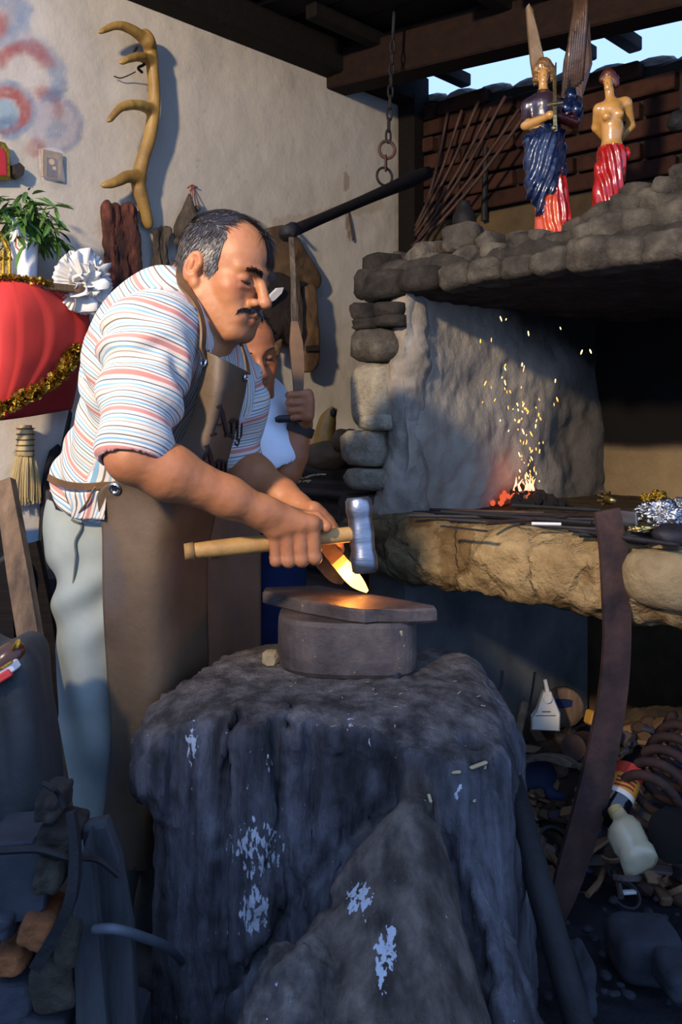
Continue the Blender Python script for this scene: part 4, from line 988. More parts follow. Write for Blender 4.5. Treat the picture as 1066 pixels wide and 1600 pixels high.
def smith_shirt():
    B = shirt_blend(); V, Q = B.mesh(.0036); V = relax(V, Q, 4)
    tg = B.tags(V); N = vnormals(V, Q)
    q = (V - PEL) @ TRM; x, y, z = q.T
    axr, axl = nrm(ELR - SHR), nrm(ELL - SHL)
    h1 = (V - SHR) @ axr; h2 = (V - SHL) @ axl
    # folds: gathers over the waist, drag lines from the shoulder, sleeve creases
    f = .010 * np.sin(z * 95 + 9 * fbm(V * 7, 2) + x * 20) * sstep(.20, .03, z) * (.5 + fbm(V * 9, 2))
    f += .007 * np.sin((x * 1.1 + z * .8) * 75 + 7 * fbm(V * 5 + 2, 2)) * sstep(.05, -.05, y) * sstep(.02, .15, z)
    sl = (tg == 2) | (tg == 3)
    f2 = .006 * np.sin(np.where(tg == 2, h1, h2) * 80 + 10 * fbm(V * 8, 2)) + .010 * (fbm(V * 9 + 4, 3) - .5)
    f2 = f2 * np.where(tg == 2, sstep(.245, .19, h1), sstep(.165, .12, h2))
    d = np.where(sl, f2, f + .012 * (fbm(V * 8, 3) - .5)) + .0016 * (fbm(V * 45, 2) - .5)
    V = V + N * d[:, None]
    st = np.where(y > .045 + .02 * (z < .1), x + .15 * y, z + .10 * x - .35 * np.abs(x) * (z > .3))
    st = np.where(tg == 2, h1 + .012 * np.sin(8 * (V[:, 0])), np.where(tg == 3, h2, st))
    st = st + .004 * (fbm(V * 12, 2) - .5)
    ramp = [(0, 'c6bdb0'), (.07, '6f665b'), (.10, 'cbc2b4'), (.16, '8fa9b6'), (.20, 'cbc2b4'), (.26, '69625a'), (.29, 'cbc2b4'), (.35, '7a9fb2'), (.40, 'd9d3c9'), (.45, '705d52'), (.48, 'd8c0b6'), (.53, 'c08478'), (.64, 'd8c0b6'), (.68, 'cbc2b4'), (.73, '5f6d74'), (.76, 'cbc2b4'), (.83, '7fa6b8'), (.88, 'cbc2b4'), (.94, 'a09084'), (.97, 'cbc2b4')]
    m = mat('striped_cotton', ramp, rough=.92, bump=.25, bscale=260, bdist=.002, val='stripe', spec=.15)
    o = mesh('shirt', V, Q, m, smith, True, vals={'stripe': st / .062})
    o['label'] = 'short-sleeved white shirt woven with red, blue and brown stripes'
    return B
SB = smith_shirt()
# collar: a folded strip standing round the neck front
#, P(338, 540, 1.53), P(352, 541, 1.53), P(364, 552, 1.555)]

# trousers, belt, boots
def smith_legs():
    hpR, hpL = P(154, 860, 1.73), P(228, 850, 1.83); knR, knL = P(155, 1150, 1.70), P(258, 1150, 1.80); anR, anL = P(156, 1440, 1.735), P(265, 1430, 1.86)
    B = Blend(); B.ell(PEL + A3(.012, .0, .0), (.130, .112, .13), TRM, .05); B.cone(PEL + TR * .03, PEL + TU * .14 + TR * .03, .105, .10, .05); B.cone(PEL - TR * .03, PEL + TU * .14 - TR * .03, .105, .10, .05); B.ell(P(142, 850, 1.78), (.070, .08, .09), None, .05)
    for h_, k_, a_ in ((hpR, knR, anR), (hpL, knL, anL)):
        B.cone(h_, k_, .086, .076, .03); B.cone(k_, a_, .076, .072, .02)
    B.half(PEL + A3(0, 0, .095), TU, .006)
    V, Q = B.mesh(.0048); N = vnormals(V, Q)
    xy = proj(V)
    d = .010 * (fbm(V * A3(10, 10, 2.5), 3) - .5) + .008 * np.sin(V[:, 0] * 60 + V[:, 2] * 14 + 5 * fbm(V * 4, 2)) * (.35 + .5 * sstep(.8, .3, V[:, 2])) + .009 * np.sin(V[:, 2] * 60 - V[:, 0] * 40) * sstep(.6, .75, V[:, 2]) * sstep(.85, .7, V[:, 2])
    V = V + N * d[:, None]
    tr = mesh('trousers', V, Q, M['trousers'], smith, True); 
    for pts in ([(112, 812), (128, 822), (118, 845), (119, 868)], [(119, 868), (116, 900), (112, 935)]):   # pocket opening and side seam
        L = []
        for px, py in pts:
            r = nrm(P(px, py, 1.) - A3(0, 0, H)); t = 1.4
            for _ in range(60):
                dd = B.ev((A3(0, 0, H) + r * t)[None])[0]
                if dd < .003: break
                t += dd * .8
            L.append(A3(0, 0, H) + r * t)
        one('tube', catmull(L, 5), .0022, 6).build('seam', bpy.data.materials.get('seam') or mat('seam', ['4e524c', '5c6058'], 5, rough=.9, bump=0), tr)
    for a_, fw in ((anR, (.8, -.5, 0)), (anL, (.9, -.3, 0))):
        f = nrm(fw); c = A3(a_[0], a_[1], 0); S = Blend(); S.cone(c + A3(0, 0, .20), c + A3(0, 0, .06), .052, .05, .03); S.cone(c + A3(0, 0, .05), c + f * .17 + A3(0, 0, .035), .05, .042, .03); S.half(c, (0, 0, -1), .006)
        v, q = S.mesh(.008); mesh('boot', v, q, M['dark_hide'], smith, True)
    return B
TB_ = smith_legs()
ring = []
for k in range(40):
    a = 2 * math.pi * k / 40; p = PEL + A3(.22 * math.cos(a), .22 * math.sin(a), .048)
    g = nrm(PEL + A3(0, 0, .048) - p)
    for _ in range(40):
        dd = TB_.ev(p[None])[0]
        if dd < .004: break
        p = p + g * dd * .8
    ring.append(p)
ring.append(ring[0]); ring = np.array(ring)
one('strip', ring, np.tile(A3(0, 0, 1), (41, 1)), .030, .006).build('belt', mat('dark_belt', ['1e120e', '2c1a14'], 8, rough=.5, bump=.1), smith)

# apron: bib and skirt as one sheet of leather lying over shirt and trousers
ALLB = Blend(); ALLB.p = SB.p[:-1] + [p for p in TB_.p if p[0] == 1]
rows = [[P(313, 545, 1.51), P(350, 562, 1.49), P(388, 581, 1.56)],
        [P(309, 600, 1.50), P(348, 606, 1.48), P(383, 616, 1.57)],
        [P(296, 660, 1.51), P(335, 670, 1.49), P(371, 664, 1.60)],
        [P(262, 715, 1.53), P(315, 725, 1.50), P(357, 718, 1.63)],
        [P(200, 748, 1.57), P(285, 760, 1.52), P(345, 762, 1.66)],
        [P(161, 762, 1.62), P(262, 790, 1.56), P(338, 800, 1.69)],
        [P(160, 850, 1.62), P(248, 865, 1.57), P(326, 870, 1.71)],
        [P(161, 950, 1.62), P(248, 960, 1.585), P(325, 960, 1.72)],
        [P(167, 1050, 1.62), P(250, 1055, 1.595), P(326, 1050, 1.73)],
        [P(173, 1150, 1.61), P(248, 1160, 1.60), P(318, 1140, 1.74)],
        [P(166, 1240, 1.61), P(236, 1250, 1.60), P(300, 1230, 1.75)],
        [P(146, 1350, 1.62), P(222, 1360, 1.61), P(290, 1340, 1.76)]]
S = sheet(rows, 44, 130)
_s = S.shape; _v = cover_out(S.reshape(-1, 3), ALLB, .010)
for _k in range(10):
    _w = _v.reshape(_s); _m = _w.copy(); _m[1:-1, 1:-1] = (_w[:-2, 1:-1] + _w[2:, 1:-1] + _w[1:-1, :-2] + _w[1:-1, 2:]) / 4; _v = cover_out(_m.reshape(-1, 3), ALLB, .008, 2)
_v = _v - np.array([0, 1., 0]) * (.012 * (fbm(_v * 4., 3) - .5))[:, None]
APR = _v.reshape(_s)
apron, APN = solid_sheet(APR, .0035, 'apron', M['leather'], smith, A3(.3, -1, 0))
apron['label'] = 'brown leather blacksmith apron with black lettering'
_ap = APR.reshape(-1, 3); _apx = proj(_ap)
def on_apron(px, py, off=.0025):
    d = np.hypot(_apx[:, 0] - px, _apx[:, 1] - py); i = np.argsort(d)[:6]; w = 1 / (d[i] + .3) ** 2; w /= w.sum()
    n = nrm((APN[i] * w[:, None]).sum(0)); p = (_ap[i] * w[:, None]).sum(0)
    r = nrm(P(px, py, 1.) - A3(0, 0, H)); t = np.dot(p - A3(0, 0, H), n) / np.dot(r, n)
    return A3(0, 0, H) + r * t + n * off, n
def letter(nm, strokes):
    b = MB()
    for pts, w in strokes:
        L = [on_apron(*p) for p in pts]; q = np.array([l[0] for l in L]); n = np.array([l[1] for l in L])
        m = len(q)
        if m > 2: q2 = catmull(q, 4); n2 = np.array([n[min(m - 1, int(i / len(q2) * m))] for i in range(len(q2))])
        else: q2, n2 = q, n
        T = np.gradient(q2, axis=0); wv = np.array([np.cross(nrm(T[i]), n2[i]) for i in range(len(q2))])
        b.strip(q2, wv, np.array(w if hasattr(w, '__len__') else [w, w]) * 1.5 / F_, .0016)
    return b.build(nm, M['ink'], apron)
# blackletter "Ang" over "Am": pointed, broken strokes
letter('lettering', [([(343, 634), (340, 650), (334, 668), (331, 679)], (1.5, 4, 4, 2)), ([(343, 632), (347, 648), (351, 668), (355, 680)], (3, 8, 8, 5)), ([(334, 664), (351, 662)], 3), ([(328, 680), (337, 677)], 4), ([(350, 681), (358, 676)], 4), ([(338, 636), (345, 631)], 3),
                     ([(361, 656), (361, 680)], (6, 6)), ([(357, 660), (363, 654)], 4), ([(358, 679), (364, 684)], 4), ([(362, 660), (368, 655)], 3), ([(370, 657), (369, 684)], (6, 6)), ([(367, 684), (372, 688)], 4),
                     ([(376, 662), (375, 682)], (5, 5)), ([(373, 684), (370, 695), (365, 692)], (4, 4, 3))])
letter('lettering', [([(324, 697), (320, 712), (315, 726), (311, 735)], (1.5, 4, 4, 2)), ([(324, 695), (327, 710), (331, 727), (334, 737)], (3, 8, 8, 5)), ([(314, 722), (331, 721)], 3), ([(308, 736), (316, 733)], 4), ([(319, 698), (326, 694)], 3), ([(330, 738), (337, 734)], 4),
                     ([(339, 719), (338, 741)], (5, 5)), ([(336, 723), (341, 717)], 4), ([(340, 722), (345, 718)], 3), ([(346, 719), (345, 743)], (5, 5)), ([(347, 723), (351, 720)], 3), ([(352, 722), (351, 744)], (5, 5))])
# eyelets, neck strap, waist tie
def eyelet(px, py, r):
    p, n = on_apron(px, py, .004); R = frame(n); pts = [p + R @ A3(r * math.cos(a), r * math.sin(a), 0) for a in np.linspace(0, 2 * math.pi, 21)]
    one('tube', pts, r * .38, 8, False).build('eyelet', M['chrome'], apron); one('lathe', [(r * .8, -.001), (r * .8, .0005)], p, n, 14).build('eyelet_hole', M['black'], apron)
eyelet(321, 568, .0062); eyelet(181, 762, .0085); eyelet(381, 590, .005)
def strap(nm, pts, w, th, m, B=ALLB, off=.005, par=smith, k=8):
    L = cover_out(catmull(pts, k), B, off); g = B.grad(L); T = np.gradient(L, axis=0); wv = np.cross(T, g)
    return one('strip', L, wv, w, th).build(nm, m, par)
NB = Blend(); NB.p = ALLB.p + [p for p in BB.p if p[3] == 1 and p[0] == 1]
strap('neck_strap', [P(322, 562, 1.50), P(312, 530, 1.50), P(298, 492, 1.52), P(285, 462, 1.55), P(284, 438, 1.60), P(300, 430, 1.67)], .021, .004, M['strap'], NB, .004)
strap('neck_strap', [P(388, 584, 1.56), P(384, 560, 1.57), P(374, 530, 1.60)], .012, .003, M['strap'], NB, .004)
strap('waist_strap', [P(184, 758, 1.60), P(165, 752, 1.62), P(145, 750, 1.65), P(120, 752, 1.70)], .012, .004, M['strap'], ALLB, .006)
one('tube', catmull([P(160, 752, 1.605), P(146, 765, 1.60), P(136, 785, 1.605), P(120, 806, 1.63)], 6), .0022, 6).build('waist_cord', M['strap'], smith)
# shirt tail hanging over the trousers
tl = sheet([[P(122, 762, 1.66), P(140, 764, 1.63), P(166, 765, 1.60)], [P(128, 785, 1.655), P(144, 788, 1.625), P(164, 790, 1.60)], [P(126, 802, 1.655), P(142, 810, 1.625), P(162, 812, 1.60)]], 12, 12)
tv = cover_out(tl.reshape(-1, 3), ALLB, .006).reshape(tl.shape)
o, _ = solid_sheet(tv, .002, 'shirt_tail', bpy.data.materials['striped_cotton'], smith, A3(-.3, -1, 0))
_a = o.data.attributes.new('stripe', 'FLOAT', 'POINT'); _u = (np.repeat(np.arange(12), 12) / 11 * .9 + np.tile(np.arange(12), 12) / 11 * .25); _a.data.foreach_set('value', np.concatenate([_u, _u]).astype(np.float32))

# ---------------------------------------------------------------- hammer and hot blade
ham = thing('hammer', 'forging hammer with pale wooden handle and steel head in the right hand', 'hammer', GR)
b = MB(); b.tube(HAM_A + (HAM_B + HA * .02 - HAM_A) * np.linspace(0, 1, 14)[:, None], [.0125, .0145, .0150, .0140, .0135, .0135, .0130], 14); b.build('handle', M['handle_wood'], ham, True)
b = MB(); b.tube([HAM_A - HA * .002, HAM_A + HA * .014], [.0135, .0150], 14); b.build('handle_end', mat('worn_handle_end', ['7a5a2c', '9a7640'], 20, rough=.7, bump=.2), ham, True)
hu = nrm(A3(.05, .12, 1) - HA * np.dot(A3(.05, .12, 1), HA)); hc = HAM_B + HA * .010
b = MB(); prof = [(.0185, -.068), (.0225, -.064), (.0235, -.040), (.0205, -.030), (.0215, -.012), (.0225, 0), (.0215, .012), (.0205, .028), (.0235, .038), (.0225, .056), (.0185, .062)]
b.lathe(prof, hc, hu, 24, HA); b.build('hammer_head', M['steel'], ham, True)
bld = thing('blade', 'knife blade glowing yellow-white at its tip on the anvil plate', 'blade', BL_B)
wv = nrm(np.cross(BA, nrm(A3(0, -1, .25))))
def blade_pts(t): return BL_A + (BL_B - BL_A) * t
mb = mat('dull_hot_steel', [(.3, '5a3a1c'), (.7, '8a6030')], 20, rough=.5, metal=.5, bump=.2, emit=((1, .30, .05), .06))
b = MB(); ts = np.linspace(0.0, .47, 8); b.strip([blade_pts(t) for t in ts], wv, [.020, .026, .028], .006); b.build('blade_body', mb, bld)
b = MB(); b.strip([blade_pts(t) for t in np.linspace(.46, .56, 4)], wv, [.028, .028], .0058); b.build('blade_hot_zone', mat('orange_hot_steel', ['7a3a10', '9a5014'], 20, rough=.6, bump=0, emit=((1, .30, .03), 2.2)), bld)
b = MB(); b.strip([blade_pts(t) - wv * (.004 * max(0, t - .8) / .2) for t in np.linspace(.55, 1.0, 12)], wv, [.028, .029, .029, .026, .018, .006], .0058); b.build('blade_tip', mat('white_hot_steel', ['ffc060', 'ffd890'], 20, rough=.6, bump=0, emit=((1, .50, .11), 4.2)), bld)
bgl = bpy.data.lights.new('blade_glow', 'POINT'); bgl.energy = .55; bgl.color = (1, .33, .06); bgl.shadow_soft_size = .012; _o = bpy.data.objects.new('blade_glow', bgl); C.objects.link(_o); _o.location = (blade_pts(.82) + A3(-.012, -.022, .012)).tolist()
tong = thing('tongs', 'black iron tongs gripping the hot blade under the fist', 'tongs', P(515, 890, 1.63))
b = MB(); b.strip(catmull([P(484, 845, 1.66), P(500, 875, 1.66), P(522, 898, 1.665), P(536, 908, 1.675)], 5), wv, [.018, .026, .028, .012], .010); b.build('lower_jaw', M['black_iron'], tong)
b = MB(); b.tube(catmull([P(430, 770, 1.72), P(470, 822, 1.66), P(490, 850, 1.655)], 5), .008, 8); b.build('rein', M['black_iron'], tong, True)

# ---------------------------------------------------------------- the helper behind him
bPEL = P(374, 800, 2.30); bNECK = P(384, 618, 2.28)
bSH, bEL, bWR = P(398, 655, 2.20), P(446, 736, 2.15), P(472, 664, 2.16)
bSL, bELl, bWL = P(350, 650, 2.33), P(330, 745, 2.25), P(335, 830, 2.2)
boy = thing('person', 'half-hidden helper in white shirt pulling a lever strap behind the smith', 'person', (bPEL[0], bPEL[1], 0))
BH = Head(P(383, 552, 2.20), math.radians(-62), math.radians(14), math.radians(8), .93)
def helper():
    B = Blend(); BH.add(B)
    B.cone(BH.g(0, -.03, -.05), bNECK, .047, .052, .03); B.cone(bNECK + A3(0, 0, -.25), bPEL, .10, .105, .05); B.cone(bSH, bSL, .05, .05, .05)
    for s_, e, w in ((bSH, bEL, bWR), (bSL, bELl, bWL)):
        B.cone(s_, e, .042, .036, .03); B.cone(e, e + (w - e) * .35, .036, .037, .02); B.cone(e + (w - e) * .35, w, .037, .025, .02)
    hand(B, bWR, P(466, 634, 2.13), nrm(P(462, 560, 2.12) - P(467, 640, 2.13)), nrm(A3(.8, -.35, .1)), 1, .012, .92, angs=(75, 0, -75, -130), thumb=((140, .030, .012), (175, .024, .026), (215, .022, .034)))
    hand(B, bWL, bWL + A3(.03, -.05, -.05), A3(.3, -.9, 0), A3(-.5, -.3, .6), 1, .014, .9)
    for m in (-1, 1): B.cone(bPEL + A3(m * .07, m * .03, 0), A3(bPEL[0] + m * .08, bPEL[1] + m * .03, .09), .075, .05, .04)
    V, Q = B.mesh(.0036); mesh('body', V, Q, M['skin'], boy, True, cols=BH.skin_cols(V, 0) * A3(.86, .74, .66))
    S_ = Blend(); S_.cone(bNECK + A3(0, 0, -.06), bPEL + A3(-.02, 0, .12), .13, .125, .05); S_.cone(bSH + A3(-.01, 0, .0), bSL, .066, .066, .05)
    en = bSH + (bEL - bSH) * .80; ax = nrm(bEL - bSH)
    S_.cone(bSH, en, .066, .064, .03); S_.cone(bSL, bSL + (bELl - bSL) * .7, .065, .062, .03)
    S_.cone(en - ax * .03, en + ax * .1, .048, .050, .004, -1); S_.half(en - ax * .002, ax + A3(.3, 0, .0), .003) if False else None
    V, Q = S_.mesh(.006); V = relax(V, Q, 3); N = vnormals(V, Q); V = V + N * (.005 * (fbm(V * 9, 2) - .5))[:, None]
    mesh('shirt', V, Q, M['white_cloth'], boy, True)
    J = Blend(); J.cone(bPEL + A3(-.045, 0, 0), bPEL + A3(.045, 0, 0), .105, .105, .03)
    for m in (-1, 1): J.cone(bPEL + A3(m * .075, m * .03, -.03), A3(bPEL[0] + m * .085, bPEL[1] + m * .03, .12), .098, .078, .03)
    V, Q = J.mesh(.009); N = vnormals(V, Q); V = V + N * (.012 * (fbm(V * A3(12, 12, 4), 3) - .5))[:, None]
    mesh('jeans', V, Q, M['jeans'], boy, True)
    for m in (-1, 1):
        c = A3(bPEL[0] + m * .085, bPEL[1] + m * .03, 0); S2 = Blend(); S2.cone(c + A3(0, 0, .12), c + A3(0, 0, .05), .045, .045, .02); S2.cone(c + A3(0, 0, .045), c + A3(.05, -.13, .035), .044, .036, .02); S2.half(c, (0, 0, -1), .005)
        v, q = S2.mesh(.009); mesh('shoe', v, q, M['dark_hide'], boy, True)
    # hair
    n = 9000; a = RNG.normal(size=(n, 3)); a /= np.linalg.norm(a, axis=1)[:, None]; q = A3(0, -.018, .035) + a * A3(.078, .098, .090); x, y, z = q.T
    kp = (z > np.where(y > .03, .075, np.where(y > -.03, .03, -.05))); q, a = q[kp][:3200], a[kp][:3200]
    G = lambda v: BH.c + BH.s * (v @ BH.R.T); fl = np.stack([q[:, 0] * 4, .4 + 0 * q[:, 0], -.5 + 0 * q[:, 0]], 1) + RNG.normal(0, .3, q.shape); d = fl - a * (fl * a).sum(1)[:, None] + a * .25
    strands(G(q), d @ BH.R.T, .02, .0016, a @ BH.R.T, A3(0, 0, -.5), np.tile(A3(.02, .014, .012), (len(q), 1)), 'hair', M['hair'], boy)
    for m in (1, -1):
        e = BH.g(m * .032, .0835, -.0035); one('stone', e, (.0105, .0060, .0036), BH.R, 2, 0.).build('eye', M['ink'], boy, True)
        l = [BH.g(m * (.014 + .040 * t), .0965 - .020 * t * t, .0175 + .007 * math.sin(t * 2.4)) for t in np.linspace(0, 1, 7)]; one('tube', l, [.0008, .0026, .0022, .0008], 6).build('eyebrow', M['ink'], boy)
    # leather apron over the jeans
    AB = Blend(); AB.p = J.p + S_.p[:1]
    rws = [[P(300, y, d0), P(352, y + 6, d0 - .06), P(408, y, d0 - .01)] for y, d0 in ((735, 2.15), (800, 2.15), (850, 2.15), (930, 2.14), (1020, 2.13), (1120, 2.13), (1200, 2.14))]
    A = sheet(rws, 24, 40); A = cover_out(A.reshape(-1, 3), AB, .008).reshape(A.shape)
    solid_sheet(A, .004, 'apron', mat('tan_apron_leather', [(.3, '57341c'), (.7, '7c5230')], 5, rough=.65, bump=.3, bscale=30), boy, A3(0, -1, 0))
    # wrist strap
    ax = nrm(bWR - bEL); c = bWR - ax * .012; R = frame(ax); pts = [c + R @ A3(.0315 * math.cos(t), .0315 * math.sin(t), 0) for t in np.linspace(0, 2 * math.pi, 25)]
    one('strip', pts, ax, .022, .005).build('wrist_strap', M['dark_hide'], boy)
helper()
# ================================================================ things on the plastered wall
WN = VD                                     # the wall faces along VD
def A(px, py, off=.0): return wallA(px, py, off)
# antler
an = thing('antler', 'tall yellow-brown deer antler with five tines hanging on the plaster wall', 'antler', A(215, 200))
b = MB()
beam = catmull([A(232, 352, .03), A(224, 318, .04), A(216, 285, .045), A(223, 250, .05), A(235, 210, .055), A(241, 160, .06), A(239, 110, .058), A(235, 80, .05), A(233, 60, .045)], 8)
B = Blend(); B.path(beam, [.0125, .0135, .0165, .0155, .0150, .0155, .0145, .0135, .015, .011], .012)
for pts, r in (([(219, 278, .045), (200, 276, .06), (180, 285, .07), (160, 290, .07)], [.015, .011, .004]), ([(238, 172, .06), (216, 164, .09), (190, 168, .11), (169, 190, .12)], [.013, .010, .0035]),
               ([(238, 97, .058), (222, 89, .08), (205, 91, .10), (188, 98, .11)], [.011, .008, .003]), ([(235, 72, .05), (215, 52, .07), (185, 40, .08), (154, 51, .08)], [.014, .010, .0035]), ([(233, 66, .07), (228, 57, .06), (226, 54, .06)], [.016, .012, .008])):
    B.path(catmull([A(*p) for p in pts], 6), r, .014)
V, Q = B.mesh(.0042); N = vnormals(V, Q); V = V + N * (.003 * (fbm(V * A3(60, 60, 25), 3) - .5))[:, None]
mesh('horn', V, Q, M['antler'], an, True)
b = MB(); b.tube(catmull([A(214, 74, .05), A(210, 82, .07), A(218, 92, .075), A(226, 100, .06), A(216, 106, .07), A(222, 113, .05)], 5), .0045, 6)
b.tube(catmull([A(212, 112, .05), A(200, 118, .03), A(188, 122, .02), A(178, 119, .015)], 5), .002, 5); b.build('wire_tie', M['black_iron'], an, True)
# bark slabs
def bark(nm, px, m, lab):
    t = [A(x, y, .02) for x, y in px]; c = np.mean(t, 0)
    B = Blend()
    xs = [p[0] for p in px]; ys = [p[1] for p in px]
    top, bot = A(np.mean(xs[:len(xs) // 2]), min(ys), .035), A(np.mean(xs[len(xs) // 2:]), max(ys), .035)
    wid = (max(xs) - min(xs)) / F_ * c[1]
    ax = nrm(bot - top); side = np.cross(ax, WN)
    for k, o in enumerate((-.36, .04, .37)):
        w = (.22, .13, .15)[k] * wid; B.cone(top + side * o * wid + ax * RNG.uniform(.0, .03), bot + side * o * wid - ax * RNG.uniform(0, .04), w * .95, w * .8, .012)
    B.box((top + bot) / 2 - WN * .012, (.40 * wid, .012, np.linalg.norm(bot - top) * .47), np.stack([side, WN, -ax], 1), .008, .02)
    V, Q = B.mesh(.0045); N = vnormals(V, Q); V = V + N * (.030 * (fbm(V * A3(26, 26, 10), 4) - .5) + .02 * (fbm(V * A3(60, 60, 20), 3) - .5))[:, None]
    return tag(mesh(nm, V, Q, m, smooth=True), lab, 'bark')
bark('bark_slab', [(163, 318), (205, 318), (222, 360), (218, 480), (170, 480)], M['bark'], 'large reddish-brown slab of tree bark hung below the antler')
bark('bark_slab', [(240, 355), (266, 353), (266, 452), (240, 452)], M['grey_bark'], 'narrow grey-brown strip of bark hung close behind the smith')
# gourd on a string
gd = thing('gourd_rattle', 'dried brown gourd with knotted red string hanging behind the smith', 'gourd', A(295, 360))
b = MB(); b.lathe([(.004, .10), (.010, .085), (.022, .05), (.036, .02), (.046, -.01), (.044, -.035), (.030, -.055), (.01, -.062)], A(294, 352, .05), (.05, 0, 1), 20); b.build('gourd', M['grey_bark'], gd, True)
b = MB(); b.stone(A(308, 326, .05), (.011, .011, .011), None, 2); b.build('knob', M['grey_bark'], gd, True); b = MB(); b.stone(A(280, 378, .06), (.016, .014, .014), None, 2); b.build('knob', M['grey_bark'], gd, True)
b = MB()
for q in ((292, 322), (300, 318), (310, 320)): b.tube([A(300, 289, .01), A((300 + q[0]) / 2 + 1, 305, .02), A(*q, .05)], .0016, 5)
b.tube([A(293, 294, .012), A(300, 289, .012), A(309, 293, .012)], .0025, 5); b.build('string', mat('red_string', ['7a3a30', '96493c'], 30, rough=.9, bump=0), gd)
# small icon in cellophane
ic = thing('icon_card', 'small gilt icon card in crumpled clear wrapping', 'picture', A(80, 260))
sd = nrm(np.cross(A3(0, 0, 1), WN)); RW = np.stack([sd, WN, A3(0, 0, 1)], 1)      # x along the wall, y off it
def wrect(px0, py0, px1, py1, off, th): c = A((px0 + px1) / 2, (py0 + py1) / 2, off); u = A(px1, py0, off) - A(px0, py0, off); z = A(px0, py0, off)[2] - A(px0, py1, off)[2]; return c, (np.linalg.norm(u), th, z)
gl = bpy.data.materials.new('cellophane'); gl.use_nodes = True; _b = gl.node_tree.nodes['Principled BSDF']; _b.inputs['Base Color'].default_value = (.9, .92, .95, 1); _b.inputs['Roughness'].default_value = .12; _b.inputs['Alpha'].default_value = .08
c, sz = wrect(65, 236, 97, 280, .012, .008); one('bbox', c, sz, RW, .002).build('card', mat('dull_gilt', [(.3, '6b4f1e'), (.7, 'a07c34')], 40, rough=.4, metal=.4, bump=.3), ic)
for x0, y0, x1, y1, cc in ((72, 247, 90, 277, '3a2417'), (75, 252, 87, 275, '57505c')):
    c, sz = wrect(x0, y0, x1, y1, .0175, .002); one('bbox', c, sz, RW, .001).build('print', mat('icon_print_' + cc, [cc, cc], 4, rough=.5, bump=0), ic)
b = MB(); b.lathe([(.0085, -.001), (.0085, .001)], A(81, 253, .0195), WN, 14); b.build('print', mat('icon_face', ['b08a5c', 'b08a5c'], 4, bump=0), ic); b = MB(); b.lathe([(.0055, -.001), (.0055, .001)], A(85, 263, .0195), WN, 12); b.build('print', bpy.data.materials['icon_face'], ic)
pts = [A(x, y, .024 + RNG.uniform(-.003, .003)) for x, y in ((60, 233), (70, 231), (84, 230), (99, 236), (98, 255), (102, 284), (92, 283), (78, 286), (66, 282), (62, 262))]; one('plate', pts, WN, .001, .002).build('wrapping', gl, ic)
# arched frame at the left edge
fr = thing('arched_frame', 'gilt arched frame with red panel at the edge of the shrine', 'frame', A(2, 250))
op = [A(x, y, .03) for x, y in ((-24, 280), (-24, 238), (-18, 224), (-6, 219), (8, 223), (16, 236), (17, 280))]; one('plate', op, WN, .025, .004).build('gilt_border', M['gold'], fr)
ip = [A(x, y, .037) for x, y in ((-18, 274), (-18, 240), (-12, 232), (-4, 229), (5, 232), (10, 241), (11, 274))]; one('plate', ip, WN, .006, .001).build('red_panel', M['red_dark'], fr)
pp = [A(x, y, .03) for x, y in ((20, 258), (30, 254), (38, 262), (36, 274), (28, 279), (20, 272))]; tag(one('plate', pp, WN, .02, .008).build('seed_pod', M['dark_hide']), 'dark shrivelled pod stuck between the arched frame and icon card', 'pod')
# shrine shelf: red cloth with gold tinsel, vase with greenery, gold stand, paper rosette
cl = thing('draped_cloth', 'bright red cloth draped over the shrine shelf with gold tinsel hem', 'cloth', A(50, 560))
R1 = [[A(-40, 436, .20), A(20, 438, .21), A(76, 444, .20)], [A(-40, 490, .23), A(30, 490, .24), A(137, 492, .10)], [A(-40, 560, .22), A(30, 560, .23), A(132, 546, .10)], [A(-40, 650, .20), A(10, 634, .21), A(80, 590, .16)]]
S = sheet(R1, 30, 36); S = S + WN * (.012 * (fbm(S.reshape(-1, 3) * 7, 2) - .5)).reshape(30, 36, 1); solid_sheet(S, .003, 'red_drape', M['red_cloth'], cl, WN)
R2 = [[A(70, 446, .15), A(110, 462, .13), A(140, 486, .05)], [A(60, 560, .15), A(110, 545, .11), A(135, 530, .05)], [A(-40, 662, .12), A(40, 652, .10), A(112, 640, .05)]]
S = sheet(R2, 26, 26); S = S + WN * (.015 * (fbm(S.reshape(-1, 3) * 9, 2) - .5)).reshape(26, 26, 1); solid_sheet(S, .003, 'dark_red_lining', M['red_dark'], cl, WN)
def tinsel(path, r, n, nm='tinsel'):
    b = MB(); L = catmull(path, 12)
    b.tube(L, r * .45, 6)
    for i in range(n):
        t = RNG.uniform(0, len(L) - 1.01); k = int(t); p = L[k] + (L[k + 1] - L[k]) * (t - k); d = RNG.normal(size=3); d = nrm(d + WN * .5); e = nrm(np.cross(d, RNG.normal(size=3)))
        w = r * .35; q = p + d * r * RNG.uniform(.7, 1.2); b.add([p - e * w, p + e * w, q + e * w * .8 + RNG.normal(0, .2, 3) * r, q - e * w * .8], [(0, 1, 2, 3)])
    return b.build(nm, M['gold'], cl)
tinsel([A(-40, 672, .225), A(0, 638, .235), A(40, 620, .225), A(75, 600, .20), A(98, 580, .18), A(108, 562, .16), (A(118, 548, .14)), A(133, 552, .12)], .021, 900)
tinsel([A(-40, 430, .21), A(0, 432, .215), A(40, 436, .21), A(80, 444, .20)], .011, 300)
sh = A(30, 445, .1); sf = MB(); sf.bbox(A(-10, 446, .10) , (.42, .20, .02), RW, .003); tag(sf.build('shelf', M['old_wood']), 'short wooden wall shelf hidden under the red drape', 'shelf')
vs = thing('vase', 'white ceramic vase with small red and green crest', 'vase', A(38, 432, .09))
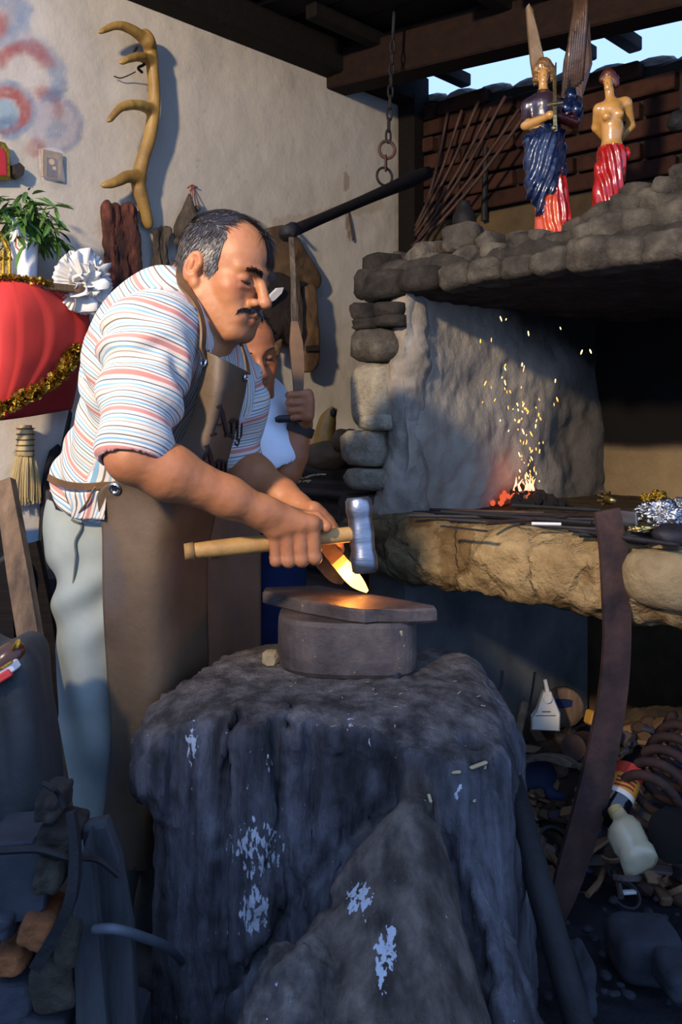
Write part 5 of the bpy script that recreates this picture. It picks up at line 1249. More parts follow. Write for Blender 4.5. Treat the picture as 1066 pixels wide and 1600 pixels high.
c0 = A(38, 436, .10); hgt = A(38, 345, .10)[2] - c0[2]
b = MB(); b.lathe([(.030, 0), (.033, .006), (.034, hgt * .3), (.037, hgt * .6), (.040, hgt * .85), (.044, hgt), (.040, hgt), (.036, hgt * .8), (.02, hgt * .75)], c0, (0, 0, 1), 28); b.build('vessel', M['porcelain'], vs, True)
tc = nrm(A3(0, 0, 0) - A3(c0[0], c0[1], 0)); tc = nrm(tc + A3(-.28, 0, 0)); up = A3(0, 0, 1); sx = np.cross(up, tc)
def decal(pts, off, nm, col):
    z0 = c0[2] + hgt * .56; P_ = []
    for x, y in pts:
        r = .0385 + off; a = x / .037; P_.append(c0 + A3(0, 0, hgt * .56 + y) + r * (tc * math.cos(a) + sx * math.sin(a)))
    one('plate', P_, tc, .0008, .0003).build(nm, bpy.data.materials.get('crest_' + col) or mat('crest_' + col, [col, col], 4, rough=.4, bump=0), vs)
decal([(-.010, .018), (0, .022), (.010, .018), (.011, -.010), (0, -.022), (-.011, -.010)], .0012, 'crest', 'a02a22'); decal([(-.007, .013), (.007, .013), (.0075, -.008), (0, -.016), (-.0075, -.008)], .0022, 'crest', 'e0ddd2'); decal([(-.004, .008), (.003, .010), (.005, -.004), (-.001, -.010), (-.005, -.002)], .003, 'crest', '2f6a35')
# leaves
lf = []
def leaf_geo(L, w):
    xs = np.linspace(0, 1, 5); V = []
    for t in xs:
        ww = w * math.sin(math.pi * min(1, t * .93 + .05)) ** .8; z = -.28 * L * t * t
        V += [(-ww, t * L, z + ww * .3), (0, t * L, z), (ww, t * L, z + ww * .3)]
    F = [(i * 3 + j, i * 3 + j + 1, i * 3 + 4 + j, i * 3 + 3 + j) for i in range(4) for j in (0, 1)]
    return np.array(V), F
pl = thing('leafy_plant', 'bushy green plant with narrow drooping leaves in the white vase', 'plant', c0 + A3(0, 0, hgt * .8))
protos = []
for k in range(3):
    v, f = leaf_geo((.052, .044, .060)[k], (.0062, .0055, .007)[k]); me = bpy.data.meshes.new('leaf'); me.from_pydata(v.tolist(), [], f); me.materials.append(M['leaf']); protos.append(me)
b = MB(); tips = []
for i in range(48):
    a = RNG.uniform(0, 6.28); r = RNG.uniform(.01, .095); tip = c0 + A3(.012, 0, hgt) + A3(r * math.cos(a), r * math.sin(a), RNG.uniform(-.045, .060) - r * .25)
    if (tip - P1) @ VD < SA + .015: tip = tip + WN * .06
    b.tube(catmull([c0 + A3(0, 0, hgt * .78), c0 + A3(.25 * r * math.cos(a), .25 * r * math.sin(a), hgt * 1.12), tip], 4), .0016, 5); tips.append((tip, a))
b.build('stalks', M['stalk'], pl)
for i in range(298):
    tip, a = tips[i % len(tips)]; aa = a + RNG.normal(0, .9); base = tip + RNG.normal(0, .010, 3) * A3(1, 1, 1.6)
    for _k in range(12):
        rot_ = (RNG.uniform(-1.1, .3), RNG.uniform(-.5, .5), aa - math.pi / 2); tp = base + rotz(rot_[2]) @ rotx(rot_[0]) @ A3(0, .07, -.02)
        if min((tp - P1) @ VD, (base - P1) @ VD) > SA + .02: break
        aa = RNG.uniform(0, 6.28); base = base + WN * .008
    o = bpy.data.objects.new('leaf', protos[i % 3]); C.objects.link(o); o.parent = pl
    o.location = (base - BASE[pl.name]).tolist(); o.rotation_euler = rot_; o.scale = (RNG.uniform(.8, 1.3),) * 3
gs = thing('gold_stand', 'gilded openwork stand beside the white vase', 'stand', A(2, 430, .12))
b = MB()
for x in (-16, -6, 4, 14): b.tube([A(x, 432, .13), A(x, 392, .13)], .006, 8)
b.tube(catmull([A(-16, 392, .13), A(-1, 366, .13), A(14, 392, .13)], 6), .007, 8); b.tube([A(-20, 432, .13), A(18, 432, .13)], .008, 8); b.tube([A(-20, 404, .13), A(18, 404, .13)], .006, 8); b.build('openwork', M['gold'], gs)
# paper rosette
ro = thing('paper_rosette', 'white ruffled crepe-paper rosette pinned to the red cloth', 'rosette', A(128, 440, .16))
cR = A(128, 441, .15); 
def ruffle(r0, r1, pleats, amp, h0, h1, ph, nm, ragged=0.):
    n = pleats * 6; m = 7; V = []
    for j in range(m):
        t = j / (m - 1)
        for i in range(n):
            a = 2 * math.pi * i / n; w = math.sin(pleats * a + ph + (1.6 * math.sin(3 * a + ph) if ragged > .01 else .3 * math.sin(5 * a))) * amp * (.2 + t); r = r0 + (r1 - r0) * t + ragged * t * (vnoise(A3(i * .35, j * .5, ph).reshape(1, 3))[0] - .5)
            V.append(cR + RW @ A3(r * math.cos(a), h0 + (h1 - h0) * t + w, r * math.sin(a)))
    F = [(j * n + i, j * n + (i + 1) % n, (j + 1) * n + (i + 1) % n, (j + 1) * n + i) for j in range(m - 1) for i in range(n)]
    o = MB().add(V, F).build(nm, M['white_paper'], ro, True); so = o.modifiers.new('t', 'SOLIDIFY'); so.thickness = .0008
ruffle(.008, .088, 40, .0030, .0, .006, 0, 'pleated_disc', .008); ruffle(.006, .070, 9, .011, .006, .026, 1, 'ruffle', .05); ruffle(.004, .052, 7, .013, .012, .044, 2, 'ruffle', .05); ruffle(.002, .034, 5, .012, .016, .056, 4, 'ruffle', .04)
# whisk broom
bm = thing('hand_broom', 'straw whisk broom hanging on the white part of the wall', 'broom', A(40, 730, .04))
b = MB(); t0, t1 = A(40, 664, .035), A(39, 712, .035); b.tube(np.linspace(t0, t1, 6), [.016, .0225, .021, .022, .026], 16); b.build('bound_handle', M['straw'], bm, True)
b = MB()
for k in range(5): p = t0 + (t1 - t0) * (.12 + .18 * k); b.tube([p + RW @ A3(.0235 * math.cos(a), .0235 * math.sin(a), 0) for a in np.linspace(0, 6.283, 17)], .0018, 5, False)
b.build('twine', M['old_wood'], bm)
b = MB()
for i in range(190):
    a = RNG.uniform(0, 6.28); rr = math.sqrt(RNG.random()); s = t1 + RW @ A3(.024 * rr * math.cos(a), .018 * rr * math.sin(a), 0); e = A(39, 786 + RNG.uniform(-14, 4), .035) + RW @ A3(.046 * rr * math.cos(a), .020 * rr * math.sin(a), 0)
    b.tube(catmull([s, (s + e) / 2 + RW @ A3(.006 * rr * math.cos(a), 0, 0), e], 3), [.0022, .0018, .0012], 4)
tag(b.build('bristles', M['straw'], bm), kind='stuff')
# machete sheath and blade on the wall
def outline(px, off): return [A(x, y, off) for x, y in px]
mc = thing('machete', 'wide dark machete blade hanging point up beside the broom', 'machete', A(80, 780, .03))
one('plate', outline([(92, 694), (96, 700), (92, 716), (85, 760), (82, 850), (80, 960), (62, 960), (62, 850), (66, 770), (72, 728), (80, 704)], .03), WN, .010, .002).build('broad_blade', M['black_iron'], mc)
mc = thing('machete', 'narrow dark blade hanging right of the wide machete', 'machete', A(97, 720, .03))
one('plate', outline([(110, 640), (113, 646), (106, 690), (99, 740), (94, 800), (85, 800), (90, 730), (101, 680)], .045), WN, .008, .002).build('narrow_blade', M['black_iron'], mc)

# ---------------------------------------------------------------- lever, chain and pull strap of the bellows
lv = thing('bellows_lever', 'long black pole slung from a chain above the smith', 'lever', P(603, 275, 2.95))
LA, LB = P(446, 366, 2.28), P(668, 270, 3.28)
b = MB(); b.tube(LA + (LB - LA) * np.linspace(0, 1, 12)[:, None], [.017, .015, .0155, .017, .021, .026, .024], 10); b.build('pole', M['sooty_wood'], lv, True)
b = MB(); b.tube([LA + (LB - LA) * .0, LA + (LB - LA) * .04 + A3(0, 0, .004)], [.021, .020], 10); b.build('iron_ferrule', M['black_iron'], lv, True)
ch = thing('hanging_chain', 'rusty chain with large ring holding up the black pole', 'chain', P(605, 200, 2.98))
def ring_pts(c, r1, r2, R, n=22): return [c + R @ A3(r1 * math.cos(a), 0, r2 * math.sin(a)) for a in np.linspace(0, 2 * math.pi, n + 1)]
k0 = (600 - 446) / (668 - 446); pc = LA + (LB - LA) * .74; X = lambda px, py: P(px, py, pc[1])
one('tube', ring_pts(X(601, 276), .030, .030, rotz(.5)), .0045, 8, False).build('ring', M['black_iron'], ch, True)
one('tube', ring_pts(X(605, 234), .027, .029, rotz(.2)), .0055, 8, False).build('ring', M['rust'], ch, True)
one('tube', ring_pts(X(603, 255), .010, .026, rotz(1.4)), .004, 8, False).build('link', M['rust'], ch, True)
for i in range(9):
    one('tube', ring_pts(X(607 + i * .8, 213 - i * 17.5), .0085, .023, rotz(.3 + 1.5 * (i % 2)), 14), .0038, 6, False).build('link', M['black_iron'], ch, True)
one('tube', [X(614, 62), X(616, 20), X(617, -20)], .006, 8).build('hook_rod', M['black_iron'], ch, True)
ps = thing('pull_strap', 'worn brown pull strap hanging from the pole into the helper hand', 'strap', P(466, 500, 2.15))
L = catmull([P(455, 372, 2.25), P(458, 430, 2.20), P(459, 490, 2.17), P(463, 540, 2.15), P(466, 590, 2.135), P(466, 640, 2.13)], 8)
one('strip', L[:20], (1, .3, 0), [.012, .011, .011, .014], .008).build('upper_strap', M['grey_bark'], ps)
one('strip', L[18:], (1, .2, 0), [.016, .032, .030, .024, .020], .012).build('lower_strap', M['strap'], ps)
hb = thing('grip_bar', 'short black grip bar at the end of the pull strap', 'grip', P(455, 655, 2.12))
one('tube', [P(430, 656, 2.11), P(436, 655, 2.11), P(470, 653, 2.115), P(482, 652, 2.12)], [.006, .0095, .0095, .008], 10).build('bar', M['black'], hb, True)

# leather goods hanging in a cluster behind the smith's head
def pillow(pts, th, bulge, nm, m, t):
    pts = np.array(pts); q = catmull(np.vstack([pts, pts[:1]]), 6)[:-1]; c = q.mean(0); n = len(q); R_ = []
    for ins, h in ((0., -th), (0., 0), (.04, bulge * .45), (.14, bulge * .8), (.34, bulge), (.62, bulge * 1.05), (.9, bulge)):
        r = q + (c - q) * ins; w = (fbm(r * 22, 3) - .5); R_.append(r + WN * (h + (.016 * w if ins > 0 else 0))[:, None] if ins > 0 else r + WN * h)
    V = np.vstack(R_ + [c[None] + WN * bulge]); F = []
    for k in range(6):
        for i in range(n): F.append((k * n + i, k * n + (i + 1) % n, (k + 1) * n + (i + 1) % n, (k + 1) * n + i))
    F += [(6 * n + i, 6 * n + (i + 1) % n, 7 * n) for i in range(n)] + [tuple(range(n - 1, -1, -1))]
    ar = np.dot(np.cross(q - c, np.roll(q, -1, 0) - c).sum(0), WN)
    if ar < 0: F = [f[::-1] for f in F]
    return MB().add(V, F).build(nm, m, t, True)
def hang(nm, px, off, m, lab, cat, th=.012, bulge=.010, extra=None):
    t = thing(nm, lab, cat, A(np.mean([p[0] for p in px]), np.mean([p[1] for p in px]), off), 'leather goods on the wall')
    pillow(outline(px, off), th, bulge, 'leather_body', m, t)
    if extra: extra(t)
    return t
hang('hide_piece', [(418, 356), (446, 352), (462, 366), (482, 398), (502, 432), (497, 450), (478, 446), (466, 458), (440, 452), (424, 420), (410, 380)], .05, M['hide'], 'large tan hide spread widest at the top of the cluster', 'hide')
def seams(t): one('strip', outline([(478, 545), (498, 543)], .096), WN * 0 + A3(0, 0, 1), .02, .004).build('loop', M['dark_hide'], t)
hang('knife_sheath', [(476, 448), (492, 446), (494, 480), (498, 520), (497, 571), (476, 578), (470, 520)], .075, M['hide'], 'long brown sheath at the right of the leather cluster', 'sheath', .02, .014, seams)
hang('leather_bag', [(404, 430), (440, 426), (466, 450), (470, 500), (462, 540), (440, 528), (428, 536), (408, 520), (396, 480)], .06, M['dark_hide'], 'nearly black leather bag right behind the smith\'s face', 'bag', .03, .02)
hang('knife_sheath', [(396, 500), (408, 500), (418, 560), (426, 610), (416, 614), (404, 580), (392, 540)], .06, mat('red_brown_leather', [(.3, '2e1a14'), (.7, '54342a')], 9, rough=.6, bump=.3), 'slim red-brown sheath slanting down below the black bag', 'sheath', .015, .008)
hang('leather_flap', [(392, 560), (402, 552), (404, 585), (398, 622), (386, 616), (380, 590)], .05, M['hide'], 'small olive leather flap low in the cluster near the helper', 'leather')
hang('leather_scrap', [(428, 536), (440, 530), (436, 555), (428, 552)], .07, M['hide'], 'tiny curled leather scrap hanging under the black bag', 'leather')
hang('leather_strap', [(458, 430), (466, 430), (474, 490), (470, 540), (462, 538), (464, 490)], .10, M['grey_bark'], 'grey twisted leather strap in the middle of the cluster', 'strap', .008, .004)
tag(one('plate', outline([(420, 462), (432, 450), (443, 449), (440, 458), (428, 470), (416, 476)], .095), WN, .004, .006).build('paper_tag', M['white_paper']), 'crumpled white paper stuck to the black leather bag', 'paper')
one_ = MB(); one_.tube([A(456, 352, .0), A(456, 354, .11)], .006, 8); tag(one_.build('peg', M['black_iron']), 'iron peg carrying the leather cluster', 'peg')
# nail
tag(one('tube', [A(544, 322, .0), A(547, 345, .012), A(552, 374, .012), A(551, 376, .012)], [.003, .0045, .003], 6).build('hanging_wire', M['rust']), 'short rusty wire hanging on bare plaster beneath the pole', 'wire')

# ---------------------------------------------------------------- corner behind the helper: ledge, bellows, horn
lg = MB(); lg.bbox(W(SA + .335, .62, .98), (.60, .78, .05), RF, .008); tag(lg.build('ledge', M['old_wood']), 'dusty wooden ledge between the plaster wall and the forge', 'ledge')
bl = thing('bellows', 'big dark leather bellows squatting beside the forge pier', 'bellows', W(SA + .38, .30, 0))
B = Blend(); B.box(W(SA + .38, .34, .62), (.24, .22, .30), RF, .06)
V, Q = B.mesh(.012); N = vnormals(V, Q); V = V + N * (.022 * np.sin(V[:, 2] * 85) + .02 * (fbm(V * 9, 3) - .5))[:, None]; mesh('leather_folds', V, Q, M['dark_hide'], bl, True)
b = MB(); b.bbox(W(SA + .38, .34, .935), (.50, .46, .03), RF, .006); b.build('top_board', M['old_wood'], bl); b = MB(); b.bbox(W(SA + .38, .34, .16), (.52, .48, .32), RF, .008); b.build('stand', M['old_wood'], bl)
hn = thing('cow_horn', 'yellow horn tip standing up on the ledge by the pier', 'horn', on_z(512, 690, 1.0))
hd = 2.72; b = MB(); b.tube(catmull([P(508, 698, hd), P(508, 680, hd), P(513, 655, hd), P(523, 637, hd)], 6), [.034, .033, .026, .010], 14); b.build('horn_shaft', M['horn'], hn, True)
b = MB(); b.stone(P(521, 645, hd - .02), (.010, .01, .014), None, 1); b.build('dark_tip', M['dark_hide'], hn, True)
b = MB(); b.stone(P(535, 688, 2.66), (.032, .03, .035), None, 2, .2); b.stone(P(548, 680, 2.66), (.022, .02, .02), None, 2, .2); tag(b.build('hoof', M['hide'], smooth=True), 'brown dried hoof wedged between the horn and pier stones', 'hoof')
b = MB(); b.stone(P(512, 712, 2.70), (.075, .05, .045), None, 3, .2); tag(b.build('leather_bundle', M['hide'], smooth=True), 'rumpled brown bundle lying under the yellow horn', 'bundle')
for i in range(14):
    p = P(RNG.uniform(455, 505), RNG.uniform(735, 755), 2.5 + RNG.uniform(-.05, .05)); b = MB(); b.bbox(p, (.025, .008, .004), rotz(RNG.uniform(0, 3)) @ roty(RNG.uniform(-.4, .4)), .001)
    tag(b.build('wood_shaving', M['chip']), 'pale wood shaving on the bellows behind the helper elbow', 'shaving', 'shavings on the bellows')

# ---------------------------------------------------------------- rods leaning on the brick wall
for i, (a, c_) in enumerate((((700, 176), (660, 330)), ((722, 172), (664, 318)), ((748, 158), (668, 322)), ((768, 168), (672, 330)), ((790, 150), (680, 330)), ((812, 170), (676, 345)), ((838, 156), (690, 340)))):
    t0, t1 = TB - .03 - .022 * i, TB - .09 - .022 * i
    p, q = on_t(a[0], a[1], t0), on_t(c_[0], c_[1], t1); q = q + (q - p) * .25
    tag(one('tube', catmull([p, (p + q) / 2 + A3(.01, 0, -.012), q], 5), .0065, 6).build('iron_rod', M['rust'], smooth=True), ('first', 'second', 'third', 'fourth', 'fifth', 'sixth', 'last')[i] + ' rusty rod counted from the corner post against the brick wall', 'rod', 'rods leaning in the brick corner')
tag(one('tube', [on_t(759, 230, TB - .03), on_t(757, 345, TB - .03)], [.010, .013], 8).build('iron_bar', M['black_iron']), 'single upright iron bar in front of the brick wall', 'bar')
b = MB(); p = on_t(726, 352, .62); b.lathe([(.032, -.03), (.040, .0), (.040, .03), (.026, .055), (.018, .07), (.020, .08)], p, (0, 0, 1), 18); tag(b.build('jug', M['black_iron'], smooth=True), 'small black jug standing behind the hood rubble', 'jug')
b = MB(); b.stone(on_t(1062, 190, .5), (.03, .03, .03), None, 2, .2); b.tube([on_t(1064, 185, .5), on_t(1066, 120, .5)], .004, 6); tag(b.build('hanging_lump', M['black_iron']), 'dark lump hanging on a wire at the right roof edge', 'weight')

# ================================================================ figurines on the hood
def statue_parts(root, B, h, mats, disp=None):
    V, Q = B.mesh(h); N = vnormals(V, Q); tg = B.tags(V)
    if disp is not None: V = V + N * disp(V, tg)[:, None]
    ft = np.array([np.bincount(t).argmax() for t in tg[Q]])
    for k, (nm, m) in mats.items():
        q = Q[ft == k]
        if not len(q): continue
        u, inv = np.unique(q, return_inverse=True); mesh(nm, V[u], inv.reshape(q.shape), m, root, True)
def winged():
    d = 2.30; K = lambda px, py, dz=0.: P(px, py, d + dz); px = d / F_
    root = thing('winged_figurine', 'glossy painted angel figurine with tall wings, sword and blue robe', 'figurine', K(862, 366))
    B = Blend()
    # robe: red-orange lower skirt, blue overskirt
    B.cone(K(864, 362), K(862, 300), 27 * px, 22 * px, .02, tag=1); B.cone(K(862, 300), K(856, 220), 22 * px, 17 * px, .02, tag=1); B.cone(K(878, 345, -.02), K(870, 285, -.02), 14 * px, 12 * px, .01, tag=2)
    B.cone(K(838, 300, -.012), K(838, 225, -.012), 17 * px, 20 * px, .015, tag=3); B.cone(K(858, 295, -.02), K(856, 215, -.015), 15 * px, 20 * px, .015, tag=3); B.cone(K(845, 330, -.02), K(842, 290, -.02), 8 * px, 14 * px, .01, tag=3); B.cone(K(878, 280, -.012), K(868, 215, -.0), 8 * px, 16 * px, .01, tag=3)
    # torso, arms, neck
    B.cone(K(852, 215), K(850, 165), 22 * px, 23 * px, .02, tag=4); B.cone(K(826, 165), K(874, 163), 11 * px, 11 * px, .015, tag=4)
    B.cone(K(824, 168), K(822, 195, -.01), 9 * px, 8 * px, .008, tag=4); B.cone(K(822, 196, -.012), K(856, 182, -.06), 7.5 * px, 5.5 * px, .008, tag=8)
    B.cone(K(880, 166), K(896, 190, -.01), 10 * px, 9 * px, .008, tag=6); B.cone(K(896, 192, -.012), K(866, 180, -.06), 9 * px, 6 * px, .008, tag=6)
    B.ell(K(860, 180, -.066), 7 * px, k=.004, tag=8)
    B.cone(K(849, 150), K(849, 128), 7 * px, 7 * px, .01, tag=5)
    hh = Head(K(850, 118), math.radians(-105), math.radians(2), 0, .155); hh.add(B, 5, False)
    for x, y, r in ((850, 103, 13), (840, 110, 9), (860, 110, 9), (838, 124, 6), (862, 124, 6)): B.ell(K(x, y, .012), r * px, k=.006, tag=7)
    def disp(V, tg):
        xx = V[:, 0] / px; f = .0035 * np.sin(xx * .62 + V[:, 2] * 40 + 3 * fbm(V * 30, 2)); return np.where((tg == 1) | (tg == 2), f, np.where(tg == 3, .0030 * np.sin((xx - V[:, 2] / px * .35) * .55 + 4 * fbm(V * 16, 2)), np.where(tg == 7, .006 * (fbm(V * 130, 2) - .5), 0.))) + .0015 * (fbm(V * 90, 2) - .5)
    statue_parts(root, B, .0028, {1: ('underskirt', M['gloss_orange']), 2: ('skirt_panel', M['gloss_red']), 3: ('overskirt', M['lapis']), 4: ('bodice', mat('dark_violet_enamel', ['241a24', '3a2a34'], 10, rough=.25, coat=.5, bump=.2)), 5: ('head', M['gloss_skin']), 8: ('forearm', M['gloss_skin']), 6: ('dark_sleeve', mat('wine_enamel', ['2a0e12', '451a1c'], 10, rough=.25, coat=.5, bump=.2)), 7: ('curls', mat('gold_brown_curls', ['5a3a18', '8a6230'], 30, rough=.35, coat=.3, bump=.4))}, disp)
    one('strip', [K(868, 205, -.075), K(867, 180, -.075), K(867, 120, -.06), K(869, 98, -.055)], (1, 0, 0), [.009, .009, .008, .003], .004).build('sword_blade', M['brass'], root)
    b = MB(); b.tube([K(855, 163, -.078), K(880, 160, -.078)], .0045, 8); b.stone(K(866, 200, -.078), (.007,) * 3, None, 1, 0); b.build('sword_hilt', M['brass'], root)
    def wing(pts, z0, th, m):
        o = [K(x, y, z0) for x, y in pts]; b = MB(); b.plate(o, (0, -1, 0), th, .006, .25); return b.build('wing', m, root)
    wing([(836, 132), (858, 130), (852, 96), (842, 50), (833, 15), (827, 5), (823, 10), (826, 50), (830, 95)], .045, .014, mat('pale_wing', ['6d5a46', '8f785c'], 12, rough=.35, bump=.4, coat=.3))
    wing([(880, 160), (890, 196), (905, 200), (912, 180), (911, 150), (926, 100), (922, 40), (918, -10), (900, -10), (896, 40), (884, 90), (882, 110)], .045, .022, M['wing'])
    b = MB()
    for i in range(7): b.tube([K(884 + i * 4, 150 - i * 4, .036), K(892 + i * 4, 60 - i * 8, .036), K(902 + i * 2.5, -6, .036)], [.006, .007, .004], 6)
    b.build('wing_feathers', M['wing'], root, True)
    B2 = MB(); 
    for x, y in ((893, 150), (900, 172), (886, 170)): B2.stone(K(x, y, -.005), (.017, .02, .022), None, 2, .2)
    B2.build('dark_drapery', M['lapis'], root, True)
    b = MB(); b.bbox(K(864, 369), (.075, .07, .02), None, .004); b.build('plinth', M['gold'], root)
winged()
def draped():
    d = 2.20; K = lambda px, py, dz=0.: P(px, py, d + dz); px = d / F_
    root = thing('draped_figurine', 'glossy figurine with bare golden torso and red skirt', 'figurine', K(950, 330))
    B = Blend()
    B.cone(K(948, 328), K(950, 290), 21 * px, 20 * px, .015, tag=1); B.cone(K(950, 290), K(956, 245), 20 * px, 22 * px, .02, tag=1); B.cone(K(940, 262, -.01), K(978, 240, -.005), 9 * px, 8 * px, .012, tag=1); B.cone(K(963, 300, -.012), K(966, 255, -.012), 10 * px, 10 * px, .01, tag=1)
    B.cone(K(955, 240), K(958, 205), 17 * px, 15 * px, .01, tag=2); B.cone(K(957, 205), K(955, 175), 15 * px, 18 * px, .015, tag=2); B.cone(K(938, 170), K(976, 160), 9 * px, 9 * px, .012, tag=2)
    for x, y in ((948, 182), (968, 178)): B.ell(K(x, y, -.022), 7 * px, k=.008, tag=2)
    # arms folded behind the back
    B.cone(K(935, 172), K(932, 198, .03), 8 * px, 7 * px, .008, tag=2); B.cone(K(932, 200, .03), K(950, 222, .045), 7 * px, 5 * px, .006, tag=2)
    B.cone(K(980, 163), K(986, 195, .03), 8.5 * px, 7 * px, .008, tag=2); B.cone(K(986, 197, .03), K(965, 222, .045), 7 * px, 5 * px, .006, tag=2)
    B.cone(K(954, 158), K(952, 140), 7 * px, 7 * px, .01, tag=2)
    hh = Head(K(951, 131), math.radians(-120), 0, 0, .14); hh.add(B, 2, False)
    for x, y, r in ((951, 118, 11), (943, 124, 7), (960, 124, 8), (962, 132, 6)): B.ell(K(x, y, .010), r * px, k=.005, tag=3)
    def disp(V, tg): xx = V[:, 0] / px; return np.where(tg == 1, .0032 * np.sin(xx * .6 + V[:, 2] / px * .10 + 3 * fbm(V * 30, 2)), 0.) + .001 * (fbm(V * 90, 2) - .5)
    statue_parts(root, B, .0028, {1: ('red_skirt', M['gloss_red']), 2: ('flesh', M['gloss_skin']), 3: ('auburn_hair', mat('auburn_enamel', ['3a1608', '6a2c12'], 30, rough=.3, coat=.4, bump=.4))}, disp)
draped()
# ================================================================ on the hearth: fire, sparks, tools, castings
ZH = .80
def hearth_pt(px, py, dz=0.): return on_z(px, py, ZH + dz)
fc = hearth_pt(818, 790)
coal_me = []
for k in range(4):
    b = MB(); b.stone((0, 0, 0), (1, .85, .75), None, 1, .3); o = b.v[0]
    me = bpy.data.meshes.new('coal'); me.from_pydata(o.tolist(), [], b.f); me.materials.append(M['coal']); me2 = me.copy(); me2.materials.clear(); me2.materials.append(M['ember']); coal_me.append((me, me2))
for i in range(120):
    a = RNG.uniform(0, 6.28); r = .115 * math.sqrt(RNG.random()); x, y = r * math.cos(a) * 1.15, r * math.sin(a) * .8
    z = max(0, .055 - .45 * r) * RNG.uniform(.3, 1.) + .008
    p = fc + VD * x + UD * y + A3(0, 0, z)
    hot = RNG.random() < (.75 if (x < -.01 and z > .010) else .08)
    o = bpy.data.objects.new('coal', coal_me[i % 4][1 if hot else 0]); C.objects.link(o); o.location = p.tolist(); s_ = RNG.uniform(.006, .011) if hot else RNG.uniform(.008, .018); o.scale = (s_,) * 3; o.rotation_euler = RNG.uniform(0, 6, 3).tolist()
    tag(o, 'red-hot glowing coal in the small heap on the hearth' if hot else 'black lump of coal in the small smouldering heap on the hearth', 'coal', 'glowing coals' if hot else 'black coals')
fl = MB()
for i in range(7):
    p = fc + VD * RNG.uniform(-.025, .025) + UD * RNG.uniform(-.02, .02) + A3(0, 0, .045); h = RNG.uniform(.015, .045)
    fl.tube([p, p + A3(RNG.uniform(-.006, .006), 0, h * .5), p + A3(RNG.uniform(-.008, .008), 0, h)], [.005, .0035, .0005], 6)
tag(fl.build('flame', M['flame'], smooth=True), 'small pink flame licking from the heap of coals', 'flame')
fp = bpy.data.lights.new('fire_glow', 'POINT'); fp.energy = .12; fp.color = (1, .32, .10); fp.shadow_soft_size = .04; o = bpy.data.objects.new('fire_glow', fp); C.objects.link(o); o.location = (fc + A3(0, 0, .10)).tolist()
# sparks: each a glowing bit at rest in the air
b = MB(); b.stone((0, 0, 0), (.6, .6, 1.), None, 1, .1); sm = []
for mm in ('spark', 'spark_hot'):
    me = bpy.data.meshes.new('spark'); me.from_pydata(b.v[0].tolist(), [], b.f); me.materials.append(M[mm]); sm.append(me)
spx = [(783, 498, 1), (791, 499, 1), (826, 521, 1), (876, 513, 1), (751, 533, 0), (768, 531, 0), (909, 550, 1), (923, 549, 1), (868, 595, 1), (866, 632, 0), (871, 624, 0), (842, 648, 0), (782, 657, 1)]
for i in range(84):
    t = RNG.random() ** .85; y = 565 + 190 * t; cx = 788 + (818 - 788) * min(1, t * 1.6) + (8 if t > .3 else 0); x = cx + RNG.normal(0, 11 + 10 * (1 - t) * (t > .12) + (6 if t < .6 else -3)); spx.append((x, y, int(RNG.random() < .3)))
for x, y, hot in spx:
    o = bpy.data.objects.new('spark', sm[hot]); C.objects.link(o); tt = .22 + .05 * RNG.normal(); p = on_t(x, y, tt); o.location = p.tolist()
    s_ = RNG.uniform(.0017, .0033); o.scale = (s_, s_, s_ * RNG.uniform(1., 2.8)); o.rotation_euler = (0, RNG.uniform(-.5, .5), 0); tag(o, 'tiny glowing orange spark flying up from the coals', 'spark', 'sparks above the coals')
# bars lying along the hearth
for i, (a, c_, r, mt) in enumerate((((612, 800), (905, 806), .0055, 'black_iron'), ((640, 806), (930, 812), .005, 'iron'), ((690, 800), (925, 818), .006, 'black_iron'), ((700, 812), (940, 828), .0045, 'iron'), ((735, 804), (990, 822), .006, 'black_iron'), ((760, 818), (900, 806), .005, 'rust'), ((905, 836), (1066, 842), .006, 'black_iron'), ((890, 828), (1060, 852), .005, 'iron'), ((800, 790), (940, 798), .006, 'black_iron'), ((660, 796), (850, 802), .005, 'rust'))):
    p, q = hearth_pt(*a, .012 + .006 * (i % 3)), hearth_pt(*c_, .012 + .006 * (i % 3)); b = MB(); b.tube([p, q], r, 6)
    tag(b.build('iron_bar', M[mt]), 'dark thin bar of stock lying along the hearth beside the coals', 'bar', 'stock bars on the hearth')
tag(one('tube', [hearth_pt(831, 818, .03), hearth_pt(877, 819, .03)], .0035, 8).build('welding_rod', M['white_paper']), 'short bright white rod lying in front of the coals', 'rod')
tag(one('strip', [hearth_pt(690, 822, .012), hearth_pt(760, 830, .012)], UD, .012, .003).build('steel_strip', M['iron']), 'short flat grey strip near the left end of the hearth', 'strip')
# ornate brass finial
fn = thing('brass_finial', 'ornate brass finial with open ribbed bud lying on the hearth', 'finial', hearth_pt(962, 800, .0))
ax0, ax1 = on_z(942, 777, ZH + .075), on_z(987, 792, ZH + .075); fa = nrm(ax1 - ax0); R = frame(fa)
for k in range(7):
    a = 2 * math.pi * k / 7; d = R @ A3(math.cos(a), math.sin(a), 0)
    one('tube', [ax0 + fa * t + d * r for t, r in ((.0, .003), (.010, .014), (.022, .017), (.034, .012), (.042, .006))], .0034, 6).build('rib', M['brass'], fn, True)
b = MB(); b.lathe([(.006, .036), (.013, .044), (.007, .050), (.006, .056), (.012, .064), (.006, .072), (.010, .080), (.004, .088)], ax0, fa, 14); b.build('stem', M['brass'], fn, True)
